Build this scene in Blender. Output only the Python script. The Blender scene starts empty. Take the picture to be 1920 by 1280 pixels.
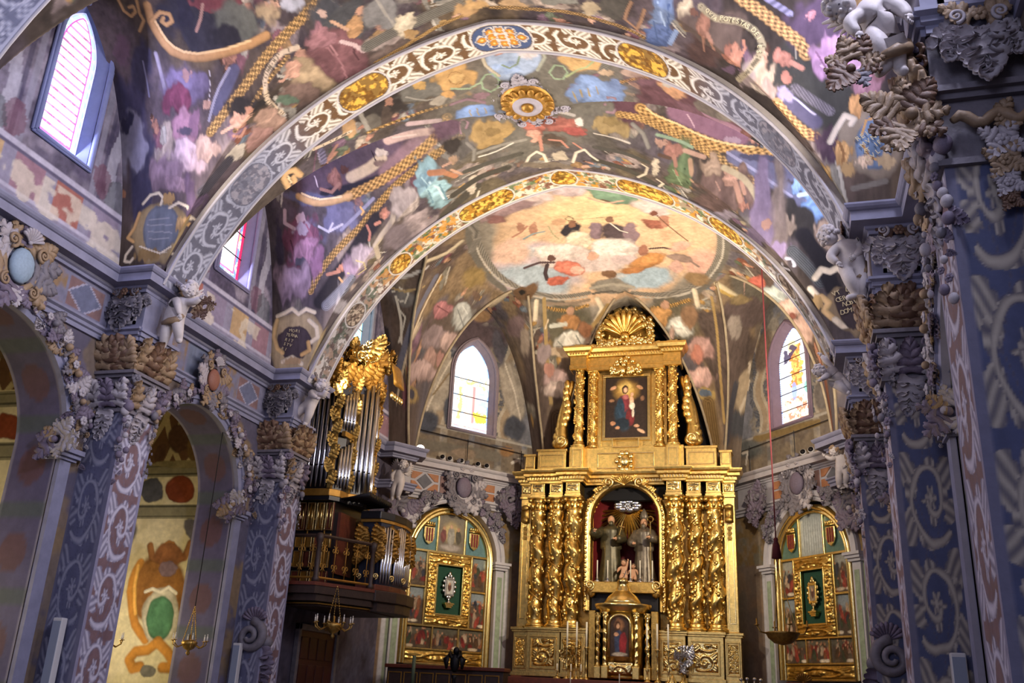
import bpy, bmesh, math, random
import numpy as np
from mathutils import Vector, Matrix, Quaternion
random.seed(7); RNG = np.random.default_rng(7)
scene = bpy.context.scene
COL = scene.collection
PI = math.pi
EYE = 1.6
AX = 4.8                       # the camera stands 4.8 m right of the nave axis (x = 0)

# ------------------------------------------------------------------ camera
cam_d = bpy.data.cameras.new('camera'); cam_o = bpy.data.objects.new('camera', cam_d); COL.objects.link(cam_o)
cam_d.sensor_width = 36.0; cam_d.lens = 1765.0 / 1920.0 * 36.0; cam_d.clip_end = 200
CR = Matrix(((0.96195535, -0.05364063, -0.26788912), (0.26933673, 0.35064593, 0.89694212), (0.04582169, -0.93497065, 0.35175312)))
cam_o.matrix_world = Matrix((( CR[0][0], -CR[0][1], -CR[0][2], AX), (CR[1][0], -CR[1][1], -CR[1][2], 0.0),
                             (CR[2][0], -CR[2][1], -CR[2][2], EYE), (0, 0, 0, 1)))
scene.camera = cam_o

# ------------------------------------------------------------------ world, light, exposure
vs = scene.view_settings
vs.view_transform = 'Standard'; vs.look = 'None'; vs.gamma = 1.0; vs.use_curve_mapping = False
vs.exposure = 0.15
w = bpy.data.worlds.new('world'); scene.world = w; w.use_nodes = True
w.node_tree.nodes['Background'].inputs[0].default_value = (0.60, 0.64, 0.95, 1)
w.node_tree.nodes['Background'].inputs[1].default_value = 0.3

def lamp(kind, name, loc, energy, color, target=None, size=1.0, spot=None, blend=0.6):
    d = bpy.data.lights.new(name, kind); d.energy = energy; d.color = color
    if kind == 'AREA': d.shape = 'RECTANGLE'; d.size = size[0]; d.size_y = size[1]
    else: d.shadow_soft_size = size
    if kind == 'SPOT': d.spot_size = math.radians(spot or 90); d.spot_blend = blend
    o = bpy.data.objects.new(name, d); COL.objects.link(o); o.location = loc
    if target is not None:
        o.rotation_euler = (Vector(target) - Vector(loc)).to_track_quat('-Z', 'Y').to_euler()
    return o
COOL = (0.60, 0.62, 1.0); WARM = (1.0, 0.80, 0.55); NEUT = (1.0, 0.93, 0.84)
# daylight through the clerestory windows of the south side
for yy in (11.4, 16.9):
    lamp('AREA', 'daylight', (-6.75, yy, 11.4), 150, COOL, (2, yy - 1.0, 7.0), (1.1, 2.4))
for yy in (5.2, 11.0, 16.8):
    lamp('AREA', 'daylight', (6.7, yy, 11.5), 1000 if yy < 6 else (330 if yy < 12 else 170), (0.76, 0.77, 1.0), (-7, yy + 0.6, 6.0), (1.1, 2.4))
lamp('AREA', 'west_fill', (-0.5, -9.0, 9.5), 600, (0.70, 0.72, 1.0), (-3, 14, 9), (6, 6))  # unseen cool fill added behind the camera to brighten the nave
# unseen spots added above the cornice to light the nave vaults evenly
for yy in (9.4, 12.4, 15.2, 18.2):
    for sx in (-1, 1):
        lamp('SPOT', 'vault_fill', (sx * 5.9, yy, 8.9), 860 if yy > 14 else 900, (1.0, 0.88, 0.80), (-sx * 2.2, yy + 0.2, 13.0), 0.25, 118, 1.0)
for sx in (-1, 1):
    lamp('SPOT', 'apse_uplight', (sx * 5.5, 20.45, 8.9), 420 if sx < 0 else 3600, (1.0, 0.84, 0.66), (-sx * 0.5, 27.0, 14.0), 0.3, 150, 1.0)
    lamp('SPOT', 'apse_uplight', (sx * 5.0, 27.6, 9.0), 900, (1.0, 0.84, 0.66), (-sx * 1.0, 25.0, 15.0), 0.3, 140, 1.0)
    lamp('SPOT', 'altar_spot', (sx * 6.0, 20.6, 8.9), 1350, (1.0, 0.87, 0.66), (-sx * 0.6, 30.0, 6.2), 0.12, 52, 0.7)
    lamp('SPOT', 'altar_spot', (sx * 4.6, 20.4, 8.9), 660, (1.0, 0.87, 0.66), (0, 30.0, 11.2), 0.12, 34, 0.7)
    lamp('SPOT', 'relic_spot', (-sx * 2.0, 21.5, 9.0), 1500, (1.0, 0.88, 0.66), (sx * 5.6, 28.7, 4.6), 0.12, 34, 0.7)
for yy in (11.2, 16.9):
    lamp('POINT', 'chapel_light', (-9.4, yy, 2.6), 120, (1.0, 0.84, 0.55), None, 0.3)
    lamp('POINT', 'chapel_light', (8.9, yy, 5.6), 40, (1.0, 0.80, 0.48), None, 0.3)

# ------------------------------------------------------------------ helpers
def srgb(h):
    if isinstance(h, str):
        h = h.lstrip('#'); c = [int(h[i:i + 2], 16) / 255 for i in (0, 2, 4)]
    else: c = list(h)
    return np.array([x / 12.92 if x <= 0.04045 else ((x + 0.055) / 1.055) ** 2.4 for x in c])
def tag(o, label=None, cat=None, group=None, kind=None):
    if label: o['label'] = label
    if cat: o['category'] = cat
    if group: o['group'] = group
    if kind: o['kind'] = kind
    return o
def empty(name, loc=(0, 0, 0), rz=0.0, parent=None):
    o = bpy.data.objects.new(name, None); COL.objects.link(o); o.location = loc; o.rotation_euler = (0, 0, rz); o.empty_display_size = 0.1
    if parent: o.parent = parent
    return o
def thing(name, label, cat, loc=(0, 0, 0), rz=0.0, group=None):
    return tag(empty(name, loc, rz), label, cat, group)

def fbm(x, y, seed=0, octv=4, gain=0.55):
    """value noise in numpy, about 0..1"""
    r = np.random.default_rng(seed); T = r.random((64, 64)); out = np.zeros_like(x, dtype=float); amp = 1.0; tot = 0.0
    x = np.asarray(x, float); y = np.asarray(y, float)
    for o in range(octv):
        xi = np.floor(x).astype(int); yi = np.floor(y).astype(int); fx = x - xi; fy = y - yi
        fx = fx * fx * (3 - 2 * fx); fy = fy * fy * (3 - 2 * fy)
        a = T[xi % 64, yi % 64]; b = T[(xi + 1) % 64, yi % 64]; c = T[xi % 64, (yi + 1) % 64]; d = T[(xi + 1) % 64, (yi + 1) % 64]
        out += amp * ((a * (1 - fx) + b * fx) * (1 - fy) + (c * (1 - fx) + d * fx) * fy); tot += amp
        amp *= gain; x = x * 2.03 + 17.3; y = y * 2.03 + 5.1
    return out / tot
def sstep(a, b, x):
    t = np.clip((x - a) / (b - a + 1e-12), 0, 1); return t * t * (3 - 2 * t)
def mixc(C, col, m):
    """blend colour array C (N,3) toward col (3 or N,3) by mask m (N)"""
    C += (np.asarray(col) - C) * np.asarray(m)[:, None]
    return C

def mesh_obj(name, V, F, mat=None, parent=None, smooth=True, col=None):
    me = bpy.data.meshes.new(name); me.from_pydata([tuple(v) for v in V], [], [tuple(f) for f in F])
    if smooth: me.polygons.foreach_set('use_smooth', [True] * len(me.polygons))
    if col is not None: set_col(me, col)
    me.update()
    o = bpy.data.objects.new(name, me); COL.objects.link(o)
    if mat: me.materials.append(mat)
    if parent: o.parent = parent
    return o
def set_col(me, C):
    a = me.color_attributes.new('Col', 'FLOAT_COLOR', 'POINT')
    d = np.ones((len(me.vertices), 4), np.float32); d[:, :3] = np.clip(C, 0, 1); a.data.foreach_set('color', d.ravel())
def grid_obj(name, P, mat, parent=None, col=None, keep=None, smooth=True):
    """P (n,m,3) grid of points; keep (n-1,m-1) bool drops faces"""
    n, m = P.shape[:2]; V = P.reshape(-1, 3).astype(np.float32)
    i = np.arange(n * m).reshape(n, m)
    q = np.stack([i[:-1, :-1], i[1:, :-1], i[1:, 1:], i[:-1, 1:]], -1)
    q = q[keep] if keep is not None else q.reshape(-1, 4)
    me = bpy.data.meshes.new(name); me.vertices.add(len(V)); me.vertices.foreach_set('co', V.ravel())
    me.loops.add(q.size); me.loops.foreach_set('vertex_index', q.ravel().astype(np.int32))
    me.polygons.add(len(q)); me.polygons.foreach_set('loop_start', np.arange(0, q.size, 4, dtype=np.int32))
    if smooth: me.polygons.foreach_set('use_smooth', np.ones(len(q), bool))
    me.update(calc_edges=True)
    if col is not None: set_col(me, col.reshape(-1, 3))
    o = bpy.data.objects.new(name, me); COL.objects.link(o)
    if mat: me.materials.append(mat)
    if parent: o.parent = parent
    return o

class MB:
    """collects simple shapes into one mesh"""
    def __init__(s): s.V = []; s.F = []
    def add(s, V, F):
        k = len(s.V); s.V += [tuple(v) for v in V]; s.F += [tuple(i + k for i in f) for f in F]; return s
    def box(s, a, b, bev=0.0):
        (x0, y0, z0), (x1, y1, z1) = a, b
        V = [(x0, y0, z0), (x1, y0, z0), (x1, y1, z0), (x0, y1, z0), (x0, y0, z1), (x1, y0, z1), (x1, y1, z1), (x0, y1, z1)]
        return s.add(V, [(0, 3, 2, 1), (4, 5, 6, 7), (0, 1, 5, 4), (1, 2, 6, 5), (2, 3, 7, 6), (3, 0, 4, 7)])
    def lathe(s, prof, n=16, c=(0, 0, 0), sx=1.0, sy=1.0, a0=0.0, a1=2 * PI):
        full = abs(a1 - a0 - 2 * PI) < 1e-6; m = n if full else n + 1; V = []
        for r, z in prof:
            for k in range(m):
                a = a0 + (a1 - a0) * k / n; V.append((c[0] + sx * r * math.cos(a), c[1] + sy * r * math.sin(a), c[2] + z))
        F = []
        for i in range(len(prof) - 1):
            for k in range(n):
                k2 = (k + 1) % m; F.append((i * m + k, i * m + k2, (i + 1) * m + k2, (i + 1) * m + k))
        if full: F.append(tuple(range(m))[::-1]); F.append(tuple((len(prof) - 1) * m + k for k in range(m)))
        return s.add(V, F)
    def tube(s, pts, rad, n=8, cap=True):
        pts = [Vector(p) for p in pts]; N = len(pts)
        if not hasattr(rad, '__len__'): rad = [rad] * N
        V = []; F = []; up = None
        for i, p in enumerate(pts):
            t = (pts[min(i + 1, N - 1)] - pts[max(i - 1, 0)]); t = t.normalized() if t.length > 1e-9 else Vector((0, 0, 1))
            if up is None: up = Vector((0, 0, 1)) if abs(t.z) < 0.9 else Vector((1, 0, 0))
            b = t.cross(up); b = b.normalized() if b.length > 1e-6 else t.orthogonal().normalized(); up = b.cross(t).normalized()
            for k in range(n):
                a = 2 * PI * k / n; V.append(p + (b * math.cos(a) + up * math.sin(a)) * rad[i])
        for i in range(N - 1):
            for k in range(n): F.append((i * n + k, i * n + (k + 1) % n, (i + 1) * n + (k + 1) % n, (i + 1) * n + k))
        if cap: F.append(tuple(range(n))[::-1]); F.append(tuple((N - 1) * n + k for k in range(n)))
        return s.add(V, F)
    def ball(s, c, r, n=10, m=7):
        rx, ry, rz = r if hasattr(r, '__len__') else (r, r, r); V = [(c[0], c[1], c[2] - rz)]; F = []
        for i in range(1, m):
            t = -PI / 2 + PI * i / m
            for k in range(n): a = 2 * PI * k / n; V.append((c[0] + rx * math.cos(t) * math.cos(a), c[1] + ry * math.cos(t) * math.sin(a), c[2] + rz * math.sin(t)))
        V.append((c[0], c[1], c[2] + rz)); L = len(V) - 1
        for k in range(n):
            F.append((0, 1 + (k + 1) % n, 1 + k)); F.append((L, L - n + k, L - n + (k + 1) % n))
            for i in range(m - 2): a = 1 + i * n; F.append((a + k, a + (k + 1) % n, a + n + (k + 1) % n, a + n + k))
        return s.add(V, F)
    def sweep(s, prof, path, closed=False):
        """prof: list of (out, up) ; path: list of ((x,y,z), outvec) with z up: extrudes a moulding along a path"""
        m = len(prof); V = []; F = []; N = len(path)
        for p, o in path:
            for a, b in prof: V.append((p[0] + o[0] * a, p[1] + o[1] * a, p[2] + (o[2] * a if len(o) > 2 else 0) + b))
        for i in range(N - (0 if closed else 1)):
            j = (i + 1) % N
            for k in range(m - 1): F.append((i * m + k, j * m + k, j * m + k + 1, i * m + k + 1))
        return s.add(V, F)
    def build(s, name, mat=None, parent=None, smooth=False, bevel=0.0, auto=False):
        o = mesh_obj(name, s.V, s.F, mat, parent, smooth)
        if bevel:
            b = o.modifiers.new('bevel', 'BEVEL'); b.width = bevel; b.segments = 2; b.limit_method = 'ANGLE'
        return o
    def each(s, name, mat=None, parent=None, bevel=0.0):
        for i in range(0, len(s.V), 8): MB().add(s.V[i:i + 8], [(0, 3, 2, 1), (4, 5, 6, 7), (0, 1, 5, 4), (1, 2, 6, 5), (2, 3, 7, 6), (3, 0, 4, 7)]).build(name, mat, parent, bevel=bevel)
    def xf(s, M):
        s.V = [tuple(M @ Vector(v)) for v in s.V]; return s

# ------------------------------------------------------------------ materials
MATS = {}
def mat(name, col=(0.5, 0.5, 0.5), rough=0.6, metal=0.0, noise=0.0, nscale=6.0, bump=0.0, bscale=30.0, attr=False, emit=0.0, col2=None, spec=0.5):
    m = bpy.data.materials.new(name); m.use_nodes = True; nt = m.node_tree; N = nt.nodes; L = nt.links; b = N['Principled BSDF']
    c = list(srgb(col)) + [1] if isinstance(col, str) else list(col) + [1]
    b.inputs['Roughness'].default_value = rough; b.inputs['Metallic'].default_value = metal
    b.inputs['Specular IOR Level'].default_value = spec
    src = None
    if attr:
        a = N.new('ShaderNodeAttribute'); a.attribute_name = 'Col'; src = a.outputs['Color']
    tc = N.new('ShaderNodeTexCoord')
    if noise or col2:
        n = N.new('ShaderNodeTexNoise'); n.inputs['Scale'].default_value = nscale; n.inputs['Detail'].default_value = 5; n.inputs['Roughness'].default_value = 0.6
        L.new(tc.outputs['Object'], n.inputs['Vector'])
        if col2:
            r = N.new('ShaderNodeValToRGB'); r.color_ramp.elements[0].position = 0.38; r.color_ramp.elements[1].position = 0.62
            r.color_ramp.elements[0].color = c; r.color_ramp.elements[1].color = list(srgb(col2)) + [1]
            L.new(n.outputs['Fac'], r.inputs['Fac']); src = r.outputs['Color']
        else:
            mr = N.new('ShaderNodeMapRange'); mr.inputs['From Min'].default_value = 0.25; mr.inputs['From Max'].default_value = 0.75
            mr.inputs['To Min'].default_value = 1 - noise; mr.inputs['To Max'].default_value = 1 + noise
            L.new(n.outputs['Fac'], mr.inputs['Value'])
            mx = N.new('ShaderNodeMix'); mx.data_type = 'RGBA'; mx.blend_type = 'MULTIPLY'; mx.inputs[0].default_value = 1
            if src: L.new(src, mx.inputs[6])
            else: mx.inputs[6].default_value = c
            L.new(mr.outputs['Result'], mx.inputs[7]); src = mx.outputs[2]
    if src: L.new(src, b.inputs['Base Color'])
    else: b.inputs['Base Color'].default_value = c
    if emit:
        if src: L.new(src, b.inputs['Emission Color'])
        else: b.inputs['Emission Color'].default_value = c
        b.inputs['Emission Strength'].default_value = emit
    if bump:
        n2 = N.new('ShaderNodeTexNoise'); n2.inputs['Scale'].default_value = bscale; n2.inputs['Detail'].default_value = 4
        L.new(tc.outputs['Object'], n2.inputs['Vector'])
        bp = N.new('ShaderNodeBump'); bp.inputs['Strength'].default_value = bump; bp.inputs['Distance'].default_value = 0.02
        L.new(n2.outputs['Fac'], bp.inputs['Height']); L.new(bp.outputs['Normal'], b.inputs['Normal'])
    MATS[name] = m; return m
M_fresco = mat('fresco', attr=True, rough=0.85, noise=0.10, nscale=9.0, bump=0.05, bscale=40, spec=0.2)
M_paint = mat('painted_stone', attr=True, rough=0.65, noise=0.12, nscale=7.0, bump=0.10, bscale=25, spec=0.3)
M_stone = mat('grey_stucco', '#84849a', 0.6, noise=0.16, nscale=4, bump=0.1, bscale=20, spec=0.35)
M_pale = mat('pale_stone', '#b3aeb2', 0.6, noise=0.12, nscale=4, bump=0.08, bscale=20)
M_white = mat('white_stucco', '#aaa3a8', 0.6, noise=0.16, nscale=6, bump=0.15, bscale=30)
M_putto = mat('cherub_stucco', '#c4bcba', 0.6, noise=0.14, nscale=6, bump=0.12, bscale=30)
M_ochre = mat('ochre_stucco', '#937b60', 0.55, noise=0.25, nscale=8, bump=0.2, bscale=30)
M_brown = mat('brown_stucco', '#674c3a', 0.55, noise=0.3, nscale=8, bump=0.2, bscale=30)
M_mauve = mat('mauve_stucco', '#6d6274', 0.6, noise=0.25, nscale=8, bump=0.2, bscale=30)
M_grey = mat('dark_grey_stucco', '#6f6a72', 0.6, noise=0.25, nscale=8, bump=0.2, bscale=30)
M_gold = mat('gilding', (0.78, 0.53, 0.16), 0.30, 1.0, noise=0.28, nscale=10, bump=0.25, bscale=35)
M_goldd = mat('dark_gilding', (0.50, 0.32, 0.09), 0.38, 1.0, noise=0.35, nscale=14, bump=0.4, bscale=45)
M_goldp = mat('pale_gilding', (0.86, 0.66, 0.27), 0.24, 1.0, noise=0.2, nscale=12, bump=0.15, bscale=40)
M_goldpaint = mat('gold_paint', '#a87c34', 0.42, 0.6, noise=0.25, nscale=10, bump=0.2, bscale=40)
M_silver = mat('silver', (0.75, 0.75, 0.78), 0.25, 1.0, noise=0.1, nscale=10)
M_tin = mat('tin_pipe', (0.62, 0.64, 0.70), 0.22, 1.0, noise=0.08, nscale=3)
M_rib = mat('painted_rib', '#a3947a', 0.75, noise=0.25, nscale=5)
M_dark = mat('dark_void', '#0b0a0f', 0.9)
M_black = mat('black_iron', '#17151a', 0.5, 0.4, noise=0.2)
M_wood = mat('dark_wood', '#3b2a22', 0.5, noise=0.3, nscale=9, bump=0.15)
M_redwood = mat('red_wood', '#6a3322', 0.45, noise=0.3, nscale=9, bump=0.15)
M_wax = mat('candle_wax', '#e9e2cf', 0.5, noise=0.04)
M_redcloth = mat('red_damask', '#6d1217', 0.7, noise=0.3, nscale=12)
M_pink = mat('pink_cloth', '#c79a97', 0.8, noise=0.08)
M_green = mat('green_velvet', '#123d2b', 0.85, noise=0.25, nscale=20)
M_skin = mat('flesh_paint', '#c99a78', 0.6, noise=0.08)
M_text = mat('gold_lettering', '#c9b98c', 0.6)
M_lamp = mat('lamp_glow', (1.0, 0.93, 0.78), 0.5, emit=9.0)
M_flame = mat('electric_flame', (1.0, 0.95, 0.9), 0.5, emit=6.0)
M_lampbody = mat('white_enamel', '#c9c6c4', 0.4, noise=0.05)
# ------------------------------------------------------------------ vault geometry (metres; x across the nave, y toward the apse)
def arc01(t):
    """pointed-arch profile: 1 at the crown (t=0), 0 at the springing (t=1)"""
    x = np.clip(np.abs(t), 0, 1) * 5.95
    return (4.5 + np.sqrt(53 - (x + 1) ** 2) - 6.668) / 5.043
ZS = 8.45
BAYS = {   # groin-vaulted nave bays: y range, rise
    'bay0': (2.68, 7.65, 4.98), 'bay1': (8.5, 13.47, 4.87), 'bay2': (14.32, 19.19, 5.05)}
HX = 6.1
AC = (0.0, 24.5); ARX, ARY = 6.6, 7.2; AH = 6.55       # apse shell: centre, radii, rise
APB = [(-6.2, 20.04), (-6.2, 26.7), (-2.9, 31.0), (2.9, 31.0), (6.2, 26.7), (6.2, 20.04)]   # springing points
APL = [5.6, 6.05, 6.2, 6.05, 5.6]                       # rise of the five lunettes
def vault_z(name, x, y):
    x = np.asarray(x, float); y = np.asarray(y, float)
    if name != 'apse':
        y0, y1, h = BAYS[name]; yc = (y0 + y1) / 2; hy = (y1 - y0) / 2
        t = np.minimum(np.abs(x) / HX, np.abs(y - yc) / hy)
        z = ZS + h * arc01(np.minimum(t, 1)) - 0.1 * (np.clip(np.abs(x) / HX, 0, 1) ** 2) * np.clip(1 - np.abs(y - yc) / hy, 0, 1)
        return np.where((y >= y0) & (y <= y1) & (np.abs(x) <= 7.05), z, np.nan)
    yy = np.where(y > AC[1], (y - AC[1]) / ARY, 0.0); r = np.hypot(x / ARX, yy)
    z = ZS + AH * np.clip(1 - np.clip(r, 0, 1) ** 4, 0, 1) ** 0.42
    for (p, q), h in zip(zip(APB[:-1], APB[1:]), APL):
        p = np.array(p); q = np.array(q); d = q - p; L = np.hypot(*d); d = d / L; n = np.array((-d[1], d[0]))   # n points outward for this order
        s = ((x - p[0]) * d[0] + (y - p[1]) * d[1]) / (L / 2) - 1; e = (x - p[0]) * n[0] + (y - p[1]) * n[1]
        zl = ZS + h * arc01(np.clip(np.abs(s) / 0.97, 0, 1)) + 0.02 * e
        z = np.where((np.abs(s) < 0.97) & (e > -3.6), np.maximum(z, zl), z)
    ok = (y >= 20.04) & (np.abs(x) <= 7.1) & (y < 31.9)
    return np.where(ok, z, np.nan)
# ------------------------------------------------------------------ fresco painter: colours laid on vertices in surface coordinates
class Painter:
    def __init__(s, U, V, P3, base, pos=None):
        s.pos = pos; s.kw = 1.25
        s.U = U.ravel(); s.V = V.ravel(); s.P = P3.reshape(-1, 3); s.C = np.tile(srgb(base), (s.U.size, 1))
        k = 2.4; a = 0.085
        s.wu = s.U + a * (fbm(s.U * k, s.V * k, 3, 4) - 0.5) * 2; s.wv = s.V + a * (fbm(s.U * k + 40, s.V * k, 4, 4) - 0.5) * 2
        s.n1 = fbm(s.U * 4.0, s.V * 4.0, 11, 4); s.n2 = fbm(s.U * 14.0, s.V * 14.0, 12, 3)
    def mottled(s, cols, k=0.7, seed=1, amt=1.0, sharp=0.10):
        """large soft patches of several colours"""
        for j, c in enumerate(cols):
            m = sstep(0.5, 0.5 + sharp, fbm(s.U * k + 13 * j, s.V * k - 7 * j, seed + j, 4)) * amt; mixc(s.C, srgb(c), m)
    def grain(s, amt=0.35):
        s.C *= (1 + amt * ((s.n1 - 0.5) * 1.1 + (s.n2 - 0.5) * 0.9))[:, None]
    def ell(s, cx, cy, ax, ay, bx, by, col, soft=0.25, alpha=1.0, vol=0.0):
        r = abs(ax) + abs(bx); q = abs(ay) + abs(by)
        i = np.nonzero((np.abs(s.U - cx) < r * 1.6 + 0.1) & (np.abs(s.V - cy) < q * 1.6 + 0.1))[0]
        if not i.size: return
        det = ax * by - ay * bx
        if abs(det) < 1e-9: return
        f = 1.3 / math.sqrt(abs(det)); U_ = s.U[i] * f; V_ = s.V[i] * f; na = fbm(U_ + cx * 7, V_ + cy * 3, 5, 3) - 0.5; nb = fbm(U_ - cx * 5, V_ + cy * 9, 6, 3) - 0.5; k = s.kw if soft > 0.12 else 0.3
        dx = s.U[i] - cx; dy = s.V[i] - cy
        p = (dx * by - dy * bx) / det; w = (ax * dy - ay * dx) / det; p = p + na * k; w = w + nb * k; d = np.hypot(p, w)
        soft *= 0.7; m = (1 - sstep(1 - soft, 1 + soft * 0.4, d)) * alpha
        c = np.tile(srgb(col), (i.size, 1))
        if vol: c = c * (1 + vol * (0.35 - d ** 2 * 0.9 - 0.55 * w) + min(0.26, vol * 0.75) * np.sin(7 * (0.7 * p + 0.6 * w) + 5 * s.n1[i] + 7 * na) * (1 - d * 0.5))[:, None]
        c = c * (0.72 + 0.40 * s.n1[i] + 0.16 * s.n2[i])[:, None]
        if soft <= 0.32: mixc(c, srgb('#2e241e'), np.exp(-((d - 0.95) / 0.08) ** 2) * 0.3)
        s.C[i] += (c - s.C[i]) * m[:, None]
    def finish(s, k=0.26, tint=(1.06, 1.0, 0.92), gain=1.0):
        l = s.C @ np.array((0.3, 0.59, 0.11)); s.C += (l[:, None] - s.C) * k; s.C *= np.array(tint) * gain
    def filler(s, n, seed, box, skip=None):
        """crowd of small painted figures, clouds and drapery between the main groups"""
        r = random.Random(seed); sk = ('#a8765e', '#b58a6e', '#96644e'); dr = ('#6d4450', '#8a6a3c', '#5d6a78', '#74586e', '#8f8a80', '#55604c', '#7a4a38', '#a39684'); cl = ('#8a7c76', '#77696c', '#9a8a7c', '#6a6460')
        for k in range(n):
            u = r.uniform(box[0], box[1]); v = r.uniform(box[2], box[3]); q = r.uniform(0.16, 0.34); a = r.uniform(0, 2 * PI)
            if skip and skip(u, v): continue
            def e(x, y, rx, ry, c, soft=0.25, vol=0.35, t=0.0):
                X = u + q * (x * math.cos(a) - y * math.sin(a)); Y = v + q * (x * math.sin(a) + y * math.cos(a)) * 0.8; b = a + t
                s.ell(X, Y, q * rx * math.cos(b), q * rx * math.sin(b) * 0.8, -q * ry * math.sin(b), q * ry * math.cos(b) * 0.8, c, soft, 1.0, vol)
            if k % 3 == 0: e(0, -0.9, 1.5, 0.9, r.choice(cl), 0.4); e(0.9, -0.5, 0.9, 0.7, r.choice(cl), 0.4)
            if k % 4 == 3: e(0, 0, 1.6, 0.35, '#7d7a70', 0.15, 0.2); e(0, 0.4, 1.7, 0.14, '#a8a498', 0.2, 0.1); e(0.2, -0.5, 0.5, 0.4, '#a5813c', 0.3); continue
            e(0.1, -0.3, 0.9, 0.55, r.choice(dr), 0.3, 0.45, 0.4); e(-0.3, -0.6, 0.6, 0.4, r.choice(dr), 0.3, 0.4, -0.5); c = r.choice(sk); e(0, 0.3, 0.34, 0.44, c, 0.35); e(0.05, 0.9, 0.2, 0.22, c); e(0.02, 1.0, 0.22, 0.15, '#4a3226')
    def stroke(s, pts, wid, col, soft=0.35, alpha=1.0, pat=None, edge=None):
        """pts: surface coords (u,v); wid in metres, distance measured in space"""
        Q = np.array(pts, float); lo = Q.min(0) - 0.6; hi = Q.max(0) + 0.6
        i = np.nonzero((s.U > lo[0]) & (s.U < hi[0]) & (s.V > lo[1]) & (s.V < hi[1]))[0]
        if not i.size: return
        K = s.near(Q); X = s.P[i]; best = np.full(i.size, 9.0); sl = np.zeros(i.size); side = np.zeros(i.size); acc = 0.0
        for a, b, ka, kb in zip(K[:-1], K[1:], Q[:-1], Q[1:]):
            ab = b - a; L = float(np.linalg.norm(ab)) + 1e-9
            t = np.clip(((X - a) @ ab) / (L * L), 0, 1); d = np.linalg.norm(X - a - t[:, None] * ab, axis=1)
            up = d < best; best[up] = d[up]; sl[up] = acc + t[up] * L
            sd = (kb[0] - ka[0]) * (s.V[i] - ka[1]) - (kb[1] - ka[1]) * (s.U[i] - ka[0]); side[up] = np.sign(sd[up]); acc += L
        h = wid / 2; d = best / h; m = (1 - sstep(1 - soft, 1 + soft * 0.3, d)) * alpha
        c = np.tile(srgb(col), (i.size, 1))
        if pat == 'gold':      # painted golden scale garland: beads across the band
            ph = sl / (wid * 0.62); u = side * d; bead = np.cos(2 * PI * (ph + 0.25 * np.round(u * 1.2))) * np.cos(2.2 * PI * u)
            c = c * (0.70 + 0.45 * bead)[:, None]; mixc(c, srgb('#2a1806'), np.maximum(sstep(0.78, 0.98, d) * 0.9, sstep(0.3, 0.8, -bead) * 0.55)); mixc(c, srgb('#f0b640'), sstep(0.35, 0.9, bead) * 0.85)
        elif pat == 'round': c = c * (1.12 - 0.5 * d ** 2 + 0.22 * side * d)[:, None]
        elif pat == 'flute': c = c * (0.8 + 0.35 * np.cos(7 * PI * d))[:, None]
        elif pat == 'ribbon': mixc(c, srgb('#4d4232'), sstep(0.3, 0.5, np.sin(sl * 55 + 3 * np.sin(sl * 31))) * (d < 0.55) * 0.8)
        if edge: mixc(c, srgb(edge), sstep(0.72, 0.9, d))
        s.C[i] += (c - s.C[i]) * m[:, None]
    def near(s, Q):
        if s.pos: return np.array([s.pos(*q) for q in Q])
        out = []
        for q in Q:
            d = (s.U - q[0]) ** 2 + (s.V - q[1]) ** 2; out.append(s.P[int(np.argmin(d))])
        return np.array(out)
    def run(s, text):
        """one op per line:  e cx,cy ax,ay bx,by colour [soft alpha vol]   |   s width colour [pat] x,y x,y ..."""
        for ln in text.strip().splitlines():
            f = ln.split()
            if not f or f[0] == '#': continue
            if f[0] == 'e':
                v = [float(z) for t in f[1:4] for z in t.split(',')]; ex = [float(z) for z in f[5:]]
                s.ell(*v, f[4], *(ex if ex else []))
            elif f[0] == 's':
                k = 3; pat = None
                if ',' not in f[3]: pat = f[3]; k = 4
                s.stroke([tuple(map(float, t.split(','))) for t in f[k:]], float(f[1]), f[2], pat=pat if pat != '-' else None)

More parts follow.
